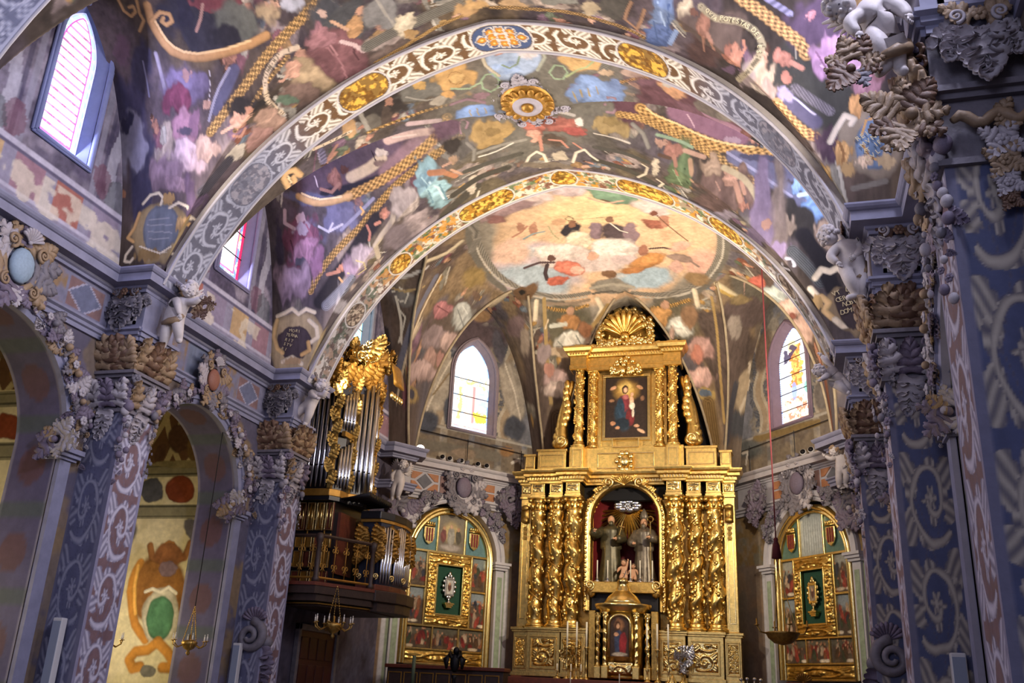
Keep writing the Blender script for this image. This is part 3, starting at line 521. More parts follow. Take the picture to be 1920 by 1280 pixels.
# ------------------------------------------------------------------ fresco data in surface coordinates (metres)
FR['bay1'] = '''
e -4.875,11.800 0.985,0.127 -0.176,0.367 34323e .3
e -4.596,11.560 0.470,0.061 -0.048,0.100 7a3a42 
s 0.067 a87c6c - -4.758,11.556 -4.887,11.732 -5.039,11.868
e -4.234,11.836 0.448,0.059 -0.101,0.240 5d6058 .5
e -3.572,11.792 0.272,0.017 -0.063,0.156 a89068 .6
e -3.077,11.740 0.295,0.040 -0.050,0.120 a3a8b8 .6
e -4.507,11.968 0.390,0.024 -0.051,0.120 2a2832 .5
e -5.161,11.592 0.174,-0.007 -0.021,0.271 2e2c3c .4
s 0.183 b07f3a round -3.672,12.048 -3.829,12.076 -4.017,12.108 -4.186,12.124 -4.380,12.140 -4.580,12.152 -4.783,12.160 -4.992,12.164 -5.181,12.152 -5.433,12.108 -5.633,12.040 -5.746,11.944 -5.813,11.840 -5.859,11.740 -5.883,11.644 -5.839,11.424
s 0.053 e0b468 - -4.003,12.072 -4.188,12.088 -4.375,12.104 -4.567,12.116 -4.769,12.120 -4.977,12.120 -5.164,12.108 -5.396,12.068 -5.569,12.000 -5.674,11.916 -5.735,11.820 -5.803,11.644
s 0.089 b9873f round -5.883,11.644 -5.640,11.548 -5.466,11.600 -5.461,11.700 -5.600,11.732 -5.674,11.676 -5.617,11.632
s 0.072 a37a40 round -6.352,11.264 -6.345,11.436 -6.242,11.532 -6.119,11.480 -6.118,11.400 -6.211,11.404
s 0.073 a37a40 round -5.999,11.316 -6.050,11.516 -6.018,11.620 -6.175,11.744
e -6.615,11.920 0.208,0.012 -0.100,0.204 5f465a .5
e -6.427,12.284 0.230,0.013 -0.176,0.427 393650 .5
s 0.093 7d7688 round -5.973,12.036 -5.959,12.152 -5.945,12.268 -5.926,12.380 -5.907,12.492
s 0.039 6a6a8c - -6.279,12.100 -6.279,12.200 -6.280,12.296 -6.280,12.376 -6.277,12.448
e -6.786,12.560 0.466,0.027 -0.110,0.327 474466 .5
e -6.520,13.024 0.290,0.000 -0.032,0.300 3d3a56 .5
e -5.455,12.404 0.493,0.029 -0.055,0.168 6d6084 .4 1 .2
e -5.432,12.308 0.101,0.006 -0.020,0.061 9a7370 
e -5.656,12.532 0.338,0.020 -0.045,0.140 6e2f4a .35 1 .3
e -5.595,12.744 0.284,0.035 -0.104,0.138 96697e .3 1 .3
e -5.359,12.708 0.110,0.010 -0.057,0.118 7d5874 .4
e -5.577,12.768 0.157,0.009 -0.009,0.040 50475c .4
e -5.081,12.592 0.100,0.006 -0.011,0.048 b58a78 
s 0.016 b5b0bc - -4.934,12.300 -4.955,12.384 -4.976,12.460 -5.027,12.560
e -5.604,12.932 0.449,0.027 -0.014,0.113 b59ba6 .3 1 .35
e -5.179,12.896 0.279,0.000 -0.010,0.080 ad8f84 .3 1 .3
e -6.145,13.012 0.454,0.000 0.007,0.107 7f6778 .4 1 .3
e -5.824,13.092 0.338,0.020 0.003,0.053 8a6f80 .4 1 .3
e -6.748,12.780 0.296,0.032 -0.153,0.232 8a89a2 .25
e -6.833,12.644 0.116,0.031 -0.173,0.081 3c3a58 .4
e -6.973,13.108 0.098,0.000 0.002,0.021 a06a44 .5
s 0.238 4f4f70 - -4.422,12.328 -4.525,12.404 -4.635,12.480 -4.766,12.560 -4.903,12.640
s 0.063 8a89a4 - -4.525,12.308 -4.669,12.392 -4.798,12.468 -4.897,12.544 -4.976,12.616 -5.066,12.712
s 0.203 a8803a gold -5.061,12.800 -4.937,12.752 -4.813,12.704 -4.682,12.652 -4.540,12.596 -4.395,12.540 -4.248,12.480 -4.100,12.412 -3.951,12.340 -3.803,12.272 -3.660,12.212 -3.515,12.152 -3.368,12.096 -3.208,12.036 -3.041,11.972 -2.882,11.912 -2.733,11.848 -2.591,11.784 -2.450,11.720
s 0.096 94723a gold -4.548,12.812 -4.426,12.760 -4.305,12.708 -4.184,12.656 -4.064,12.600 -3.945,12.544 -3.812,12.484 -3.658,12.420 -3.491,12.352 -3.324,12.284
e -4.299,12.672 0.433,0.027 -0.024,0.104 2c2828 .4
e -3.130,12.936 0.306,0.337 -0.246,0.521 97815e .25 1 .35
e -3.517,13.116 0.275,0.352 -0.132,0.277 6d564c .4 1 .2
e -3.681,13.040 0.122,0.160 -0.052,0.107 4f6652 .4
e -3.339,12.500 0.058,0.190 -0.163,0.144 b8886f .25 1 .3
s 0.064 b8886f - -3.449,12.564 -3.571,12.612 -3.605,12.564
e -3.080,12.348 0.074,0.088 -0.048,0.100 a87a64 
s 0.104 c4ae8c ribbon -3.110,12.212 -3.417,12.240 -3.560,12.284 -3.684,12.340 -3.780,12.400 -3.843,12.472 -3.858,12.556 -3.918,12.780 -3.908,13.012 -3.874,13.232
e -4.081,13.168 0.146,0.225 -0.128,0.260 a5826c .25 1 .35
e -4.340,13.332 0.134,0.243 -0.149,0.300 a0766a .35 1 .3
e -4.403,12.748 0.168,0.036 -0.097,0.052 b8896e .25 1 .3
s 0.073 c39a80 - -4.474,12.768 -4.655,12.788 -4.816,12.812
s 0.066 b9806a - -4.394,12.900 -4.508,12.976 -4.576,12.844
e -4.214,12.688 0.097,0.006 -0.008,0.036 a87456 
e -4.729,13.184 0.162,0.017 -0.004,0.158 b7ad9a .3
s 0.235 46434e flute -4.821,13.180 -4.945,13.192 -5.064,13.200 -5.182,13.208 -5.296,13.212
e -5.456,13.216 0.155,0.160 -0.050,0.120 57445e .4 1 .3
e -6.147,13.296 0.626,0.028 -0.152,0.124 9c8554 .11
e -6.149,13.292 0.397,0.016 -0.072,0.100 6d788c .11 1 .1
s 0.067 c8bb9e round -6.541,13.172 -6.381,13.132 -6.195,13.124 -6.099,13.152 -6.144,13.184
s 0.067 c8bb9e round -5.957,13.204 -5.764,13.184 -5.566,13.208 -5.557,13.348 -5.544,13.460
s 0.068 c8bb9e round -6.736,13.352 -6.864,13.380 -6.880,13.400 -6.759,13.404 -6.697,13.392
s 0.068 c8bb9e round -6.029,13.380 -5.888,13.452
s 0.084 c29445 round -6.606,13.216 -6.711,13.280 -6.844,13.316 -6.720,13.332
s 0.085 c29445 round -5.739,13.272 -5.615,13.396
e -5.982,13.160 0.142,0.000 0.002,0.032 a5803c 
e -5.691,13.284 0.163,0.000 0.002,0.037 b9924e .3 1 .3
e -6.350,13.384 0.331,0.000 0.009,0.024 8f7136 .5
s 0.034 d8ccb0 - -6.573,13.352 -6.358,13.368 -6.117,13.384 -5.894,13.364
s 0.025 8f93a0 - -6.393,13.248 -6.171,13.248 -5.951,13.248
s 0.025 8f93a0 - -6.431,13.272 -6.164,13.276 -5.898,13.280
s 0.025 8f93a0 - -6.402,13.300 -6.144,13.304 -5.892,13.312
s 0.025 8f93a0 - -6.373,13.328 -6.163,13.332 -5.951,13.332
s 0.085 7d776c - -6.817,13.428 -6.574,13.428 -6.332,13.428 -6.093,13.428
e -2.268,12.140 0.424,0.360 -0.211,0.469 45474c .4
e -2.607,12.944 0.339,0.630 -0.337,0.418 6b4349 .25 1 .35
s 0.041 8d5d64 - -2.719,12.524 -2.688,12.788 -2.672,13.044 -2.744,13.440
s 0.041 482a30 - -2.381,12.892 -2.407,13.188
s 0.032 a8747a - -2.721,12.188 -2.675,12.360 -2.643,12.532 -2.659,12.832
e -2.699,12.268 0.251,0.060 -0.045,0.242 8f5f68 .3 1 .3
s 0.098 bb9fa0 - -2.470,12.592 -2.326,12.812 -2.251,13.064
e -2.161,12.432 0.077,0.143 -0.144,0.172 ad8048 .25 1 .3
s 0.077 bb906e - -2.276,12.424 -2.396,12.120 -2.515,11.932
e -2.528,11.908 0.097,0.013 -0.017,0.048 b99a88 
e -1.832,12.268 0.069,0.048 -0.058,0.139 463229 
e -1.913,12.180 0.083,0.059 -0.050,0.117 b58466 
e -1.650,12.596 0.283,0.192 -0.217,0.528 747474 .4
s 0.055 8f8c84 - -1.608,12.108 -1.600,12.336 -1.590,12.548 -1.563,12.832
s 0.280 67645c flute -2.166,13.008 -2.018,12.996 -1.869,12.984 -1.718,12.976 -1.566,12.968
s 0.279 6d6a60 flute -1.224,12.956 -1.004,12.932 -0.778,12.904 -0.542,12.888 -0.301,12.868
e -1.426,12.924 0.192,0.001 -0.043,0.324 b9ad90 .3 1 .2
e -1.368,13.172 0.116,0.075 -0.045,0.120 94733a .4
s 0.093 94722f gold -2.192,13.468 -1.994,13.456 -1.792,13.436 -1.583,13.408 -1.361,13.364 -1.130,13.308 -0.903,13.256 -0.687,13.228 -0.474,13.204 -0.260,13.176
e -0.323,13.120 0.195,0.088 -0.061,0.187 a8834a .4
e -0.105,13.008 0.217,0.080 -0.040,0.127 b08a48 .5
e 0.591,13.056 0.329,-0.021 -0.043,0.154 a58556 .4
e 1.475,12.880 0.466,-0.092 -0.029,0.126 74756c .3
s 0.109 7a5f34 gold 0.158,13.144 0.357,13.144 0.566,13.144 0.725,13.152 0.892,13.164 1.061,13.168 1.225,13.160 1.389,13.148 1.559,13.148 1.744,13.156 1.936,13.176 2.127,13.196 2.323,13.220 2.517,13.240 2.679,13.264 2.828,13.312 2.941,13.364
e 2.487,12.760 0.295,-0.120 -0.057,0.323 4a4740 .4
e 2.034,12.944 0.202,-0.067 -0.041,0.205 9a8a6a .4
s 0.081 8a6648 round 2.840,12.472 2.723,12.752 2.648,12.996 2.824,13.164 2.930,12.904 3.038,12.560
e 3.342,12.488 0.249,-0.144 -0.080,0.645 5f79a4 .25 1 .35
e 3.190,13.132 0.250,-0.139 -0.041,0.320 4d68a0 .3 1 .3
s 0.099 7290c0 - 3.528,12.796 3.372,13.244
s 0.040 8fadd4 - 3.298,12.296 3.323,12.500 3.339,12.788
s 0.040 3d588a - 3.465,12.324 3.446,12.420 3.409,12.684 3.371,12.960
s 0.033 3d588a - 3.165,12.784 3.157,13.040 3.150,13.300
e 3.726,12.396 0.150,0.012 -0.017,0.128 ac9c7e .3 1 .3
e 3.884,12.984 0.404,-0.381 -0.043,0.491 4c3632 .5
e 5.715,12.972 0.680,0.206 -0.482,0.184 383836 .5
e 5.843,12.624 0.701,0.060 -0.024,0.200 4f3c56 .4
e 4.194,12.588 0.501,0.090 -0.145,0.165 584840 .4
e 3.978,12.516 0.113,0.019 -0.049,0.096 8f6048 .25 1 .3
e 3.841,12.412 0.075,0.006 -0.006,0.044 6d4838 
s 0.072 956850 - 4.037,12.580 4.094,12.648 4.117,12.768
s 0.057 95664e - 3.966,12.608 3.953,12.968
e 4.423,12.784 0.116,-0.037 -0.008,0.100 a56c52 .25 1 .3
e 4.312,12.760 0.077,-0.060 -0.007,0.102 8a5440 
s 0.048 a56c52 - 4.543,12.752 4.607,12.708 4.589,12.660
e 4.343,13.068 0.122,-0.140 -0.009,0.153 5a4458 .4
e 4.802,12.884 0.275,0.023 -0.014,0.107 a8927a .25 1 .4
e 4.901,12.972 0.241,0.000 -0.012,0.069 907a70 .4 1 .3
e 4.602,13.036 0.168,-0.227 -0.010,0.245 8a7a78 .5
s 0.120 938868 ribbon 3.963,12.376 4.065,12.432 4.183,12.480 4.353,12.504 4.524,12.524 4.656,12.560 4.760,12.600 4.839,12.652 4.876,12.704 4.783,12.788 4.627,12.852 4.465,13.216
e 5.170,12.796 0.089,-0.024 0.124,0.053 a06656 .25 1 .3
s 0.090 ab7260 - 5.294,12.828 5.447,12.868
e 5.202,12.904 0.096,0.008 -0.004,0.033 a06656 
s 0.024 8a8478 - 5.266,12.684 5.371,12.736 5.360,12.812
s 0.207 c0904a gold 4.562,12.344 4.678,12.396 4.794,12.444 4.903,12.488 5.048,12.556 5.178,12.616 5.302,12.664 5.407,12.704 5.471,12.748 5.522,12.796
s 0.103 7f7ca4 flute 4.979,12.384 5.092,12.432 5.205,12.476 5.317,12.520
e 5.623,12.548 0.070,0.000 -0.004,0.044 b0707c .3 1 .2
e 5.987,12.836 0.406,0.073 -0.080,0.125 a67aa6 .2 1 .45
e 6.350,12.984 0.328,0.044 -0.067,0.067 96687c .3 1 .4
e 6.117,12.900 0.282,0.036 -0.055,0.045 b58ab0 .5 .6
s 0.041 c9a0c6 - 5.732,12.864 5.857,12.900 5.989,12.920 6.150,12.916 6.318,12.896
s 0.033 7d5478 - 5.666,12.784 5.729,12.832 5.793,12.880
e 6.568,12.868 0.181,0.000 -0.018,0.107 7d5460 .4
s 0.165 6e6976 flute 5.320,12.968 5.455,13.004 5.585,13.040 5.703,13.068 5.817,13.096
s 0.249 4e4b6a - 5.154,13.004 5.268,13.040 5.380,13.076 5.486,13.108 5.590,13.136
s 0.033 a9a6c8 - 5.205,12.984 5.318,13.020 5.424,13.052 5.596,13.104
e 5.156,12.992 0.085,-0.016 0.065,0.042 8f86b0 .5
s 0.183 b9884a gold 5.037,13.028 5.124,13.072 5.214,13.108 5.321,13.144 5.424,13.172 5.576,13.196
e 5.791,13.216 0.233,0.020 -0.018,0.072 4a3648 .4 1 .2
e 6.373,13.228 0.405,0.076 -0.211,0.112 857868 .11
e 6.455,13.232 0.271,0.020 -0.128,0.100 5f7ea8 .11 1 .1
e 6.208,13.080 0.129,-0.008 0.017,0.053 bb8640 .25 1 .3
s 0.109 c4b8a8 round 5.790,13.220 5.895,13.172 6.030,13.120 6.165,13.140 6.114,13.160
s 0.091 c4b8a8 round 6.334,13.072 6.473,13.060 6.541,13.104 6.433,13.108
s 0.042 c29038 - 6.257,13.204 6.330,13.152 6.494,13.140 6.664,13.160 6.730,13.196
s 0.042 c29038 - 6.262,13.244 6.341,13.288 6.487,13.304
e 5.964,13.264 0.127,0.024 -0.081,0.043 bd8f46 .25 1 .35
s 0.051 8a5f2a - 5.928,13.228 5.979,13.268 5.954,13.300
e 6.039,13.320 0.137,0.000 -0.007,0.026 a8864a .4
e 6.276,13.300 0.121,0.000 -0.006,0.024 c8ae90 .3 1 .3
e 6.561,13.304 0.149,0.000 -0.008,0.028 b59c70 .4
s 0.102 6f6a64 - 6.080,13.380 6.234,13.376 6.387,13.372 6.539,13.368
'''
FR['wall_left'] = '''
e 13.021,10.306 0.486,0.276 0.118,-0.395 3f4150 .6
e 12.684,10.343 0.130,0.076 0.070,-0.233 7a5462 .5
e 19.736,16.741 0.976,0.665 0.093,-0.357 644640 .5
e 19.117,16.064 0.345,0.232 0.038,-0.144 4d5a48 .5
e 22.626,20.054 0.744,0.546 0.101,-0.415 5d3a42 .4 1 .2
s 0.283 2f2c34 - 24.29,12.86 24.77,12.69 25.23,12.46
s 0.155 8d8880 - 24.21,11.88 24.36,11.59 24.51,11.30
'''
FR['bay2'] = '''
s 0.113 b58e4c gold -5.668,15.120 -5.741,15.004 -5.818,14.904 -5.888,14.808 -5.957,14.728 -6.033,14.676 -6.107,14.632
s 0.073 c8bb9e round -6.473,14.356 -6.528,14.336
e -4.448,17.180 2.034,-0.495 0.114,0.634 5c4a5e .3
s 0.336 292838 - -5.358,17.800 -5.073,17.784 -4.790,17.768 -4.508,17.748 -4.219,17.716 -3.931,17.680 -3.657,17.632 -3.405,17.572 -3.166,17.500 -2.929,17.428
e -4.154,15.092 -0.446,0.785 -0.319,0.527 6e4a60 .35 1 .3
s 0.189 716d90 flute -3.866,14.788 -3.930,15.052
s 0.567 4f4256 - -4.765,17.296 -4.465,17.224 -4.164,17.144 -3.867,17.064
e -5.013,17.524 0.231,-0.029 0.041,0.206 8f5f56 .25 1 .35
s 0.076 9f7062 - -3.840,15.072 -3.606,14.936
s 0.090 9f7062 - -4.947,17.652 -5.178,17.764 -5.437,17.700
e -4.736,17.440 0.109,0.005 -0.030,0.087 5d3a38 
s 0.288 bca98f - -4.618,17.576 -4.341,17.520 -4.086,17.456 -3.743,17.316
e -3.733,17.212 0.163,0.026 -0.031,0.090 bcb0a8 .3
e -3.826,17.404 0.160,0.008 -0.025,0.075 7a6460 .4
s 0.528 8b6c7a - -3.672,17.596 -3.409,17.468 -3.138,17.336 -2.851,17.208 -2.560,17.080
s 0.215 c2a499 - -3.496,16.992 -3.263,16.956 -3.034,16.924 -2.811,16.904 -2.593,16.896 -2.382,16.904 -2.170,16.908
s 0.150 b79ea2 - -2.367,15.600 -2.191,15.728 -2.009,15.848 -1.824,15.964
s 0.043 d5bcae - -3.344,16.936 -3.056,16.936 -2.769,16.932
s 0.055 a88a96 - -3.521,17.540 -3.268,17.412 -3.018,17.288 -2.773,17.180 -2.533,17.080
s 0.055 664a5a - -3.358,17.620 -3.093,17.488 -2.825,17.344
s 0.043 bba0aa - -2.712,17.152 -2.501,17.060 -2.292,16.968
s 0.033 2a2030 - -3.942,17.160 -3.912,17.340
s 0.033 cfc0d0 - -5.526,17.480 -5.507,17.660
s 0.028 8f88a8 - -3.915,14.752 -3.979,14.992
e -2.586,14.880 0.416,0.071 -0.032,0.340 38322e .35
e -2.898,15.044 0.106,0.254 -0.201,0.249 5f5a50 .4
e -2.609,15.048 0.097,0.096 -0.101,0.252 4d4138 .4
e -2.437,14.728 0.066,0.059 -0.047,0.120 9a6c54 
e -3.267,14.684 0.123,0.147 -0.104,0.241 b38c54 .3
s 0.084 cdb998 ribbon -3.934,14.604 -3.764,14.688 -3.595,14.760 -3.439,14.812 -3.286,14.856
s 0.113 8d8a7e - -2.984,14.608 -3.009,14.880 -3.035,15.160
e -1.775,14.892 0.543,0.194 -0.076,0.346 6b6a62 .3
e -1.812,14.720 0.117,0.103 -0.047,0.126 b8913c .3
s 0.048 8f8c80 - -2.130,14.856 -1.991,15.052 -1.836,15.216 -1.645,15.288 -1.441,15.324
e -1.639,15.368 0.186,0.022 -0.015,0.145 a89f8c .3
e -5.023,18.092 0.712,-0.136 0.190,0.188 6a6b90 .4
s 0.092 8d8fb4 - -4.145,17.916 -4.377,18.008 -4.606,18.092 -4.833,18.168 -5.060,18.240
e -5.516,17.856 0.799,0.116 -0.057,0.085 5c5f82 .5
s 0.088 a07a34 gold -3.061,15.168 -2.901,15.224 -2.737,15.276 -2.560,15.328 -2.355,15.388 -2.136,15.448 -1.937,15.496 -1.709,15.560 -1.516,15.612 -1.341,15.656 -1.174,15.696
s 0.265 c4943e gold -1.653,15.944 -2.114,16.892 -2.440,17.112 -2.658,17.224 -2.901,17.336 -3.153,17.444 -3.430,17.548 -3.639,17.612 -3.865,17.676 -4.091,17.728 -4.320,17.772 -4.553,17.812 -4.788,17.852
s 0.193 cb9f5c round -4.732,17.848 -4.978,17.876 -5.219,17.896 -5.449,17.900 -5.666,17.884 -5.874,17.836 -6.054,17.768
s 0.159 cb9f5c round -4.569,14.884 -4.534,14.628 -4.442,14.564 -4.344,14.668 -4.326,14.904
s 0.160 cb9f5c round -4.454,14.908 -4.429,14.808
s 0.057 ecd096 - -4.951,17.840 -5.238,17.848 -5.513,17.844 -5.755,17.796 -5.955,17.728
s 0.047 ecd096 - -4.497,14.864 -4.471,14.672
s 0.057 d8a850 - -4.501,18.008 -4.433,18.064 -4.496,18.096
s 0.194 a9812f gold -1.716,17.084 -1.973,17.192 -2.240,17.300 -2.530,17.416 -2.826,17.524 -3.121,17.624 -3.416,17.728 -3.615,17.812 -3.811,17.896 -3.999,17.980 -4.168,18.060 -4.327,18.136 -4.496,18.208 -4.694,18.276 -4.903,18.340 -5.094,18.400 -5.326,18.476 -5.516,18.544 -5.755,18.640 -5.863,18.696 -5.966,18.752
s 0.069 b9b8ca - -5.638,18.180 -5.399,18.248 -5.019,18.184
s 0.058 b9b8ca - -5.399,18.248 -5.265,18.160
e -6.207,18.284 0.454,0.030 -0.184,0.263 713a54 .3 1 .3
e -6.106,18.068 0.127,0.006 -0.022,0.073 a78b96 
s 0.103 a78b96 - -6.295,18.176 -6.534,18.100 -6.485,17.940
e -6.096,18.184 0.227,0.011 -0.022,0.084 93849a .4
e -5.803,18.276 0.183,0.009 -0.023,0.107 7d4862 .3 1 .3
s 0.047 4e2438 - -6.428,18.300 -6.371,18.404 -6.309,18.500
s 0.046 955670 - -5.969,18.140 -5.869,18.252 -5.765,18.356
s 0.047 b58aa6 - -6.227,18.372 -6.098,18.452 -5.968,18.528
e -6.068,18.440 0.275,0.057 -0.214,0.126 9b6d8c .3 1 .35
e -6.225,18.520 0.185,0.009 -0.008,0.047 4b4a5c .4
e -5.741,18.528 0.164,0.018 -0.096,0.134 95678c .5
e -6.391,18.668 0.527,0.000 -0.014,0.160 8f778e .3 1 .4
e -6.754,18.396 0.148,0.000 -0.070,0.320 3b3448 .5
s 0.400 2a272f - -4.127,18.164 -4.324,18.260 -4.517,18.348 -4.711,18.436 -4.906,18.520 -5.100,18.600 -5.279,18.672 -5.434,18.732 -5.575,18.784 -5.713,18.832
e -5.015,18.592 0.256,-0.026 0.040,0.034 b07056 .25 1 .3
s 0.095 b5765c - -5.188,18.624 -5.500,18.640
e -4.622,18.576 0.383,0.019 -0.025,0.149 93858e .3 1 .35
e -4.830,18.680 0.256,0.160 -0.045,0.144 857088 .4 1 .3
s 0.047 b3a36e - -4.965,18.644 -4.733,18.748 -4.592,18.828 -4.543,18.580 -4.729,18.548
s 0.059 b98a50 - -5.193,18.672 -5.086,18.716 -4.985,18.824
e -3.898,18.116 0.098,0.032 -0.120,0.073 ba785e .25 1 .3
s 0.092 ba785e - -4.055,18.204 -4.168,18.220
s 0.070 ad6a58 - -4.389,18.224 -4.324,18.304 -4.366,18.376
s 0.151 ada088 - -3.627,18.012 -3.665,18.108 -3.724,18.192 -3.872,18.272 -4.028,18.336 -4.212,18.432 -4.303,18.860
e -3.395,18.052 0.425,0.021 -0.065,0.253 a69a96 .25 1 .35
e -3.346,18.920 0.409,0.230 -0.096,0.637 8a7d80 .35 1 .3
e -3.775,18.884 0.276,0.504 -0.169,0.451 6d626a .5
e -2.691,18.096 0.190,0.485 -0.270,0.398 83b5c2 .2 1 .5
e -2.808,17.740 0.295,-0.074 0.077,0.107 6f9fb2 .3 1 .3
s 0.069 b5dbe2 - -2.690,17.792 -2.582,18.076 -2.617,18.552
s 0.046 588a9c - -2.782,17.844 -2.806,18.132 -2.850,18.476
s 0.047 588a9c - -2.526,17.988 -2.549,18.316 -2.574,18.656
s 0.045 9ccad4 - -2.877,17.704 -2.712,17.868
s 0.169 b0703f - -2.653,17.656 -2.315,17.664 -2.147,17.996
s 0.080 c4926f - -2.150,17.700 -2.006,18.032 -1.844,18.084
e -2.038,17.500 0.115,0.006 -0.021,0.078 bb8f5c 
s 0.056 c4926f - -2.319,17.580 -2.098,17.532
s 0.337 474338 - -2.795,19.152 -2.579,19.056 -2.359,18.956 -2.130,18.856 -1.896,18.744
e -1.952,18.588 0.080,0.114 -0.136,0.307 baaf98 .3 1 .2
s 0.073 baaf98 round -2.003,19.172 -1.885,18.964
s 0.286 70758a flute -5.544,18.856 -5.374,18.820 -5.203,18.780 -5.032,18.740 -4.860,18.696
e -5.251,19.064 0.071,0.299 -0.080,0.196 9a98a4 .5
e -6.341,19.048 0.781,0.000 0.025,0.165 a8946a .11
e -6.386,19.044 0.492,0.000 0.032,0.080 473c46 .11
s 0.120 d0c2a4 round -6.864,18.900 -6.661,18.884 -6.459,18.860 -6.285,18.896 -6.085,18.868 -5.857,18.892
s 0.133 d0c2a4 round -5.996,18.936 -5.795,18.976 -5.759,19.028 -5.927,19.048
s 0.133 c8a55c round -6.862,18.924 -6.914,18.972 -6.941,19.012 -6.841,19.068 -6.691,19.088
s 0.133 d0c2a4 round -6.680,19.124 -6.426,19.108 -6.160,19.136
s 0.121 c79a4a round -6.170,19.100 -5.975,19.084 -6.013,19.048
e -6.420,19.124 0.260,0.000 0.006,0.016 b09060 .4
e 0.171,16.652 2.391,0.000 -0.563,2.193 68655a .6
e 0.141,14.816 0.599,0.000 -0.204,0.733 8ea6c6 .12
e 0.445,14.712 0.245,-0.015 -0.057,0.217 bcb6b8 .6
e -0.120,15.148 0.241,0.096 -0.055,0.192 7f9cc6 .6
e -0.109,14.500 0.174,0.072 -0.056,0.191 b57c62 .4
e 0.586,14.340 0.087,-0.005 -0.011,0.045 b07a66 
s 0.085 a69d84 round -0.451,14.480 -0.485,14.876 -0.417,15.088 -0.323,15.308
s 0.094 8c9080 round 0.757,14.424 0.766,14.820 0.501,15.260
s 0.048 6f8566 - -0.172,15.020 -0.059,15.172 0.129,15.060 0.241,14.816
e -1.150,14.932 0.386,0.367 -0.172,0.383 b48b40 .2
e -1.122,14.948 0.151,0.085 -0.059,0.176 c79f50 .2
s 0.019 8a6226 - -1.268,14.852 -1.165,14.744 -1.063,14.772 -0.980,14.892 -0.973,15.040 -1.068,15.160 -1.182,15.128 -1.260,15.024 -1.268,14.852
e 1.488,14.660 0.440,-0.010 -0.155,0.526 ba944c .2
e 1.532,14.552 0.198,-0.048 -0.051,0.243 caa658 .2
s 0.018 8a6a30 - 1.334,14.596 1.466,14.372 1.600,14.324 1.714,14.372 1.724,14.532 1.601,14.728 1.437,14.804 1.325,14.732 1.334,14.596
e -1.007,17.156 0.434,-0.104 0.031,0.352 a6863f .25
e -0.991,17.096 0.193,0.021 -0.026,0.096 8f7333 .3
e 1.661,17.196 0.386,0.116 -0.097,0.199 9c8448 .25
e 1.645,17.152 0.183,0.021 -0.015,0.090 877138 .3
s 0.049 7f9c76 - -0.705,15.300 -0.733,15.540 -0.625,15.712 -0.447,15.656 -0.360,15.436 -0.404,15.200 -0.569,15.152 -0.705,15.300
s 0.048 84a07a - 0.735,15.308 0.797,15.516 0.982,15.488 1.125,15.248 1.082,15.048 0.909,15.044 0.735,15.308
s 0.058 8aa27c - -1.305,15.192 -1.144,15.312 -0.986,15.396 -0.715,15.332
s 0.048 96aa6e - 1.069,15.400 1.376,15.092 1.572,14.972 1.801,14.668
e -1.413,15.308 0.113,0.072 -0.037,0.107 b8893a .4
s 0.187 77766c flute 2.168,14.344 2.013,14.696 1.853,15.052
e 1.988,15.004 0.179,-0.064 -0.023,0.126 b39a78 .4
e 2.565,14.744 0.313,-0.231 -0.010,0.226 a88e7e .3
s 0.085 a1783a gold 2.030,15.364 2.274,15.164 2.510,14.972 2.742,14.812 2.952,14.684 3.115,14.604 3.261,14.536
s 0.100 80646f round -1.461,15.652 -1.290,15.656 -1.125,15.688 -0.982,15.816 -0.844,15.976
s 0.108 7c5a66 round 1.014,15.844 1.200,15.656 1.383,15.472 1.567,15.312 1.749,15.156
e -0.862,15.732 0.155,0.096 -0.041,0.133 8a6a74 .4
e 1.468,15.812 0.634,-0.316 -0.063,0.522 7092c6 .15 1 .2
e 2.023,15.404 0.183,-0.075 -0.046,0.261 6a86b8 .4
e -1.091,16.244 0.467,0.159 -0.079,0.364 6b8fc6 .15 1 .2
s 0.074 8f707a round 1.594,16.784 1.832,15.872 1.989,15.848 1.882,16.844 1.742,16.992 1.610,16.956
s 0.064 8f707a round -1.727,17.036 -1.711,16.816 -1.555,16.652 -1.487,16.820 -1.571,16.936
s 0.041 9a8a58 - 1.091,15.904 1.110,16.240
s 0.040 9a8a58 - 1.272,15.792 1.263,16.052
s 0.040 9a8a58 - 1.445,15.708 1.437,15.968
s 0.040 9a8a58 - 1.646,15.576 1.641,15.832
s 0.031 9a8a58 - -1.191,16.036 -1.215,16.260
s 0.031 9a8a58 - -1.044,16.092 -1.068,16.320
s 0.031 9a8a58 - -0.895,16.144 -0.906,16.336
e 2.102,16.896 0.336,0.182 -0.146,0.281 5e3c46 .4
e -1.951,16.780 0.401,-0.128 -0.038,0.387 5f4656 .4
e -0.030,17.160 0.423,0.020 -0.045,0.358 ac5e4a .3 1 .3
e 0.529,17.268 0.433,0.091 -0.119,0.361 9a5444 .3 1 .3
s 0.085 a9a49a - 0.014,16.796 0.261,16.780 0.492,16.796 0.694,16.864 0.887,16.944
e 0.157,17.908 0.357,-0.019 -0.065,0.272 57483a .4
e -0.171,17.616 0.143,0.069 -0.056,0.220 c48f75 .3 1 .2
s 0.091 ba7a60 - -0.069,17.704 -0.156,18.256
s 0.080 ba7a60 - 0.117,17.864 0.386,17.892 0.477,18.156
s 0.069 ba7a60 - 0.660,17.948 0.804,18.148
e 0.972,17.108 0.104,0.012 -0.025,0.130 c9c1b3 .3
e 0.806,17.440 0.257,0.029 -0.049,0.159 a84a40 .4
s 0.112 8a877a - -1.523,17.548 -1.329,17.572 -1.131,17.584 -0.938,17.600 -0.667,17.644 -0.400,17.684
s 0.056 cbc3b3 - -1.497,17.708 -1.308,17.748 -1.110,17.760 -0.899,17.724 -0.681,17.664
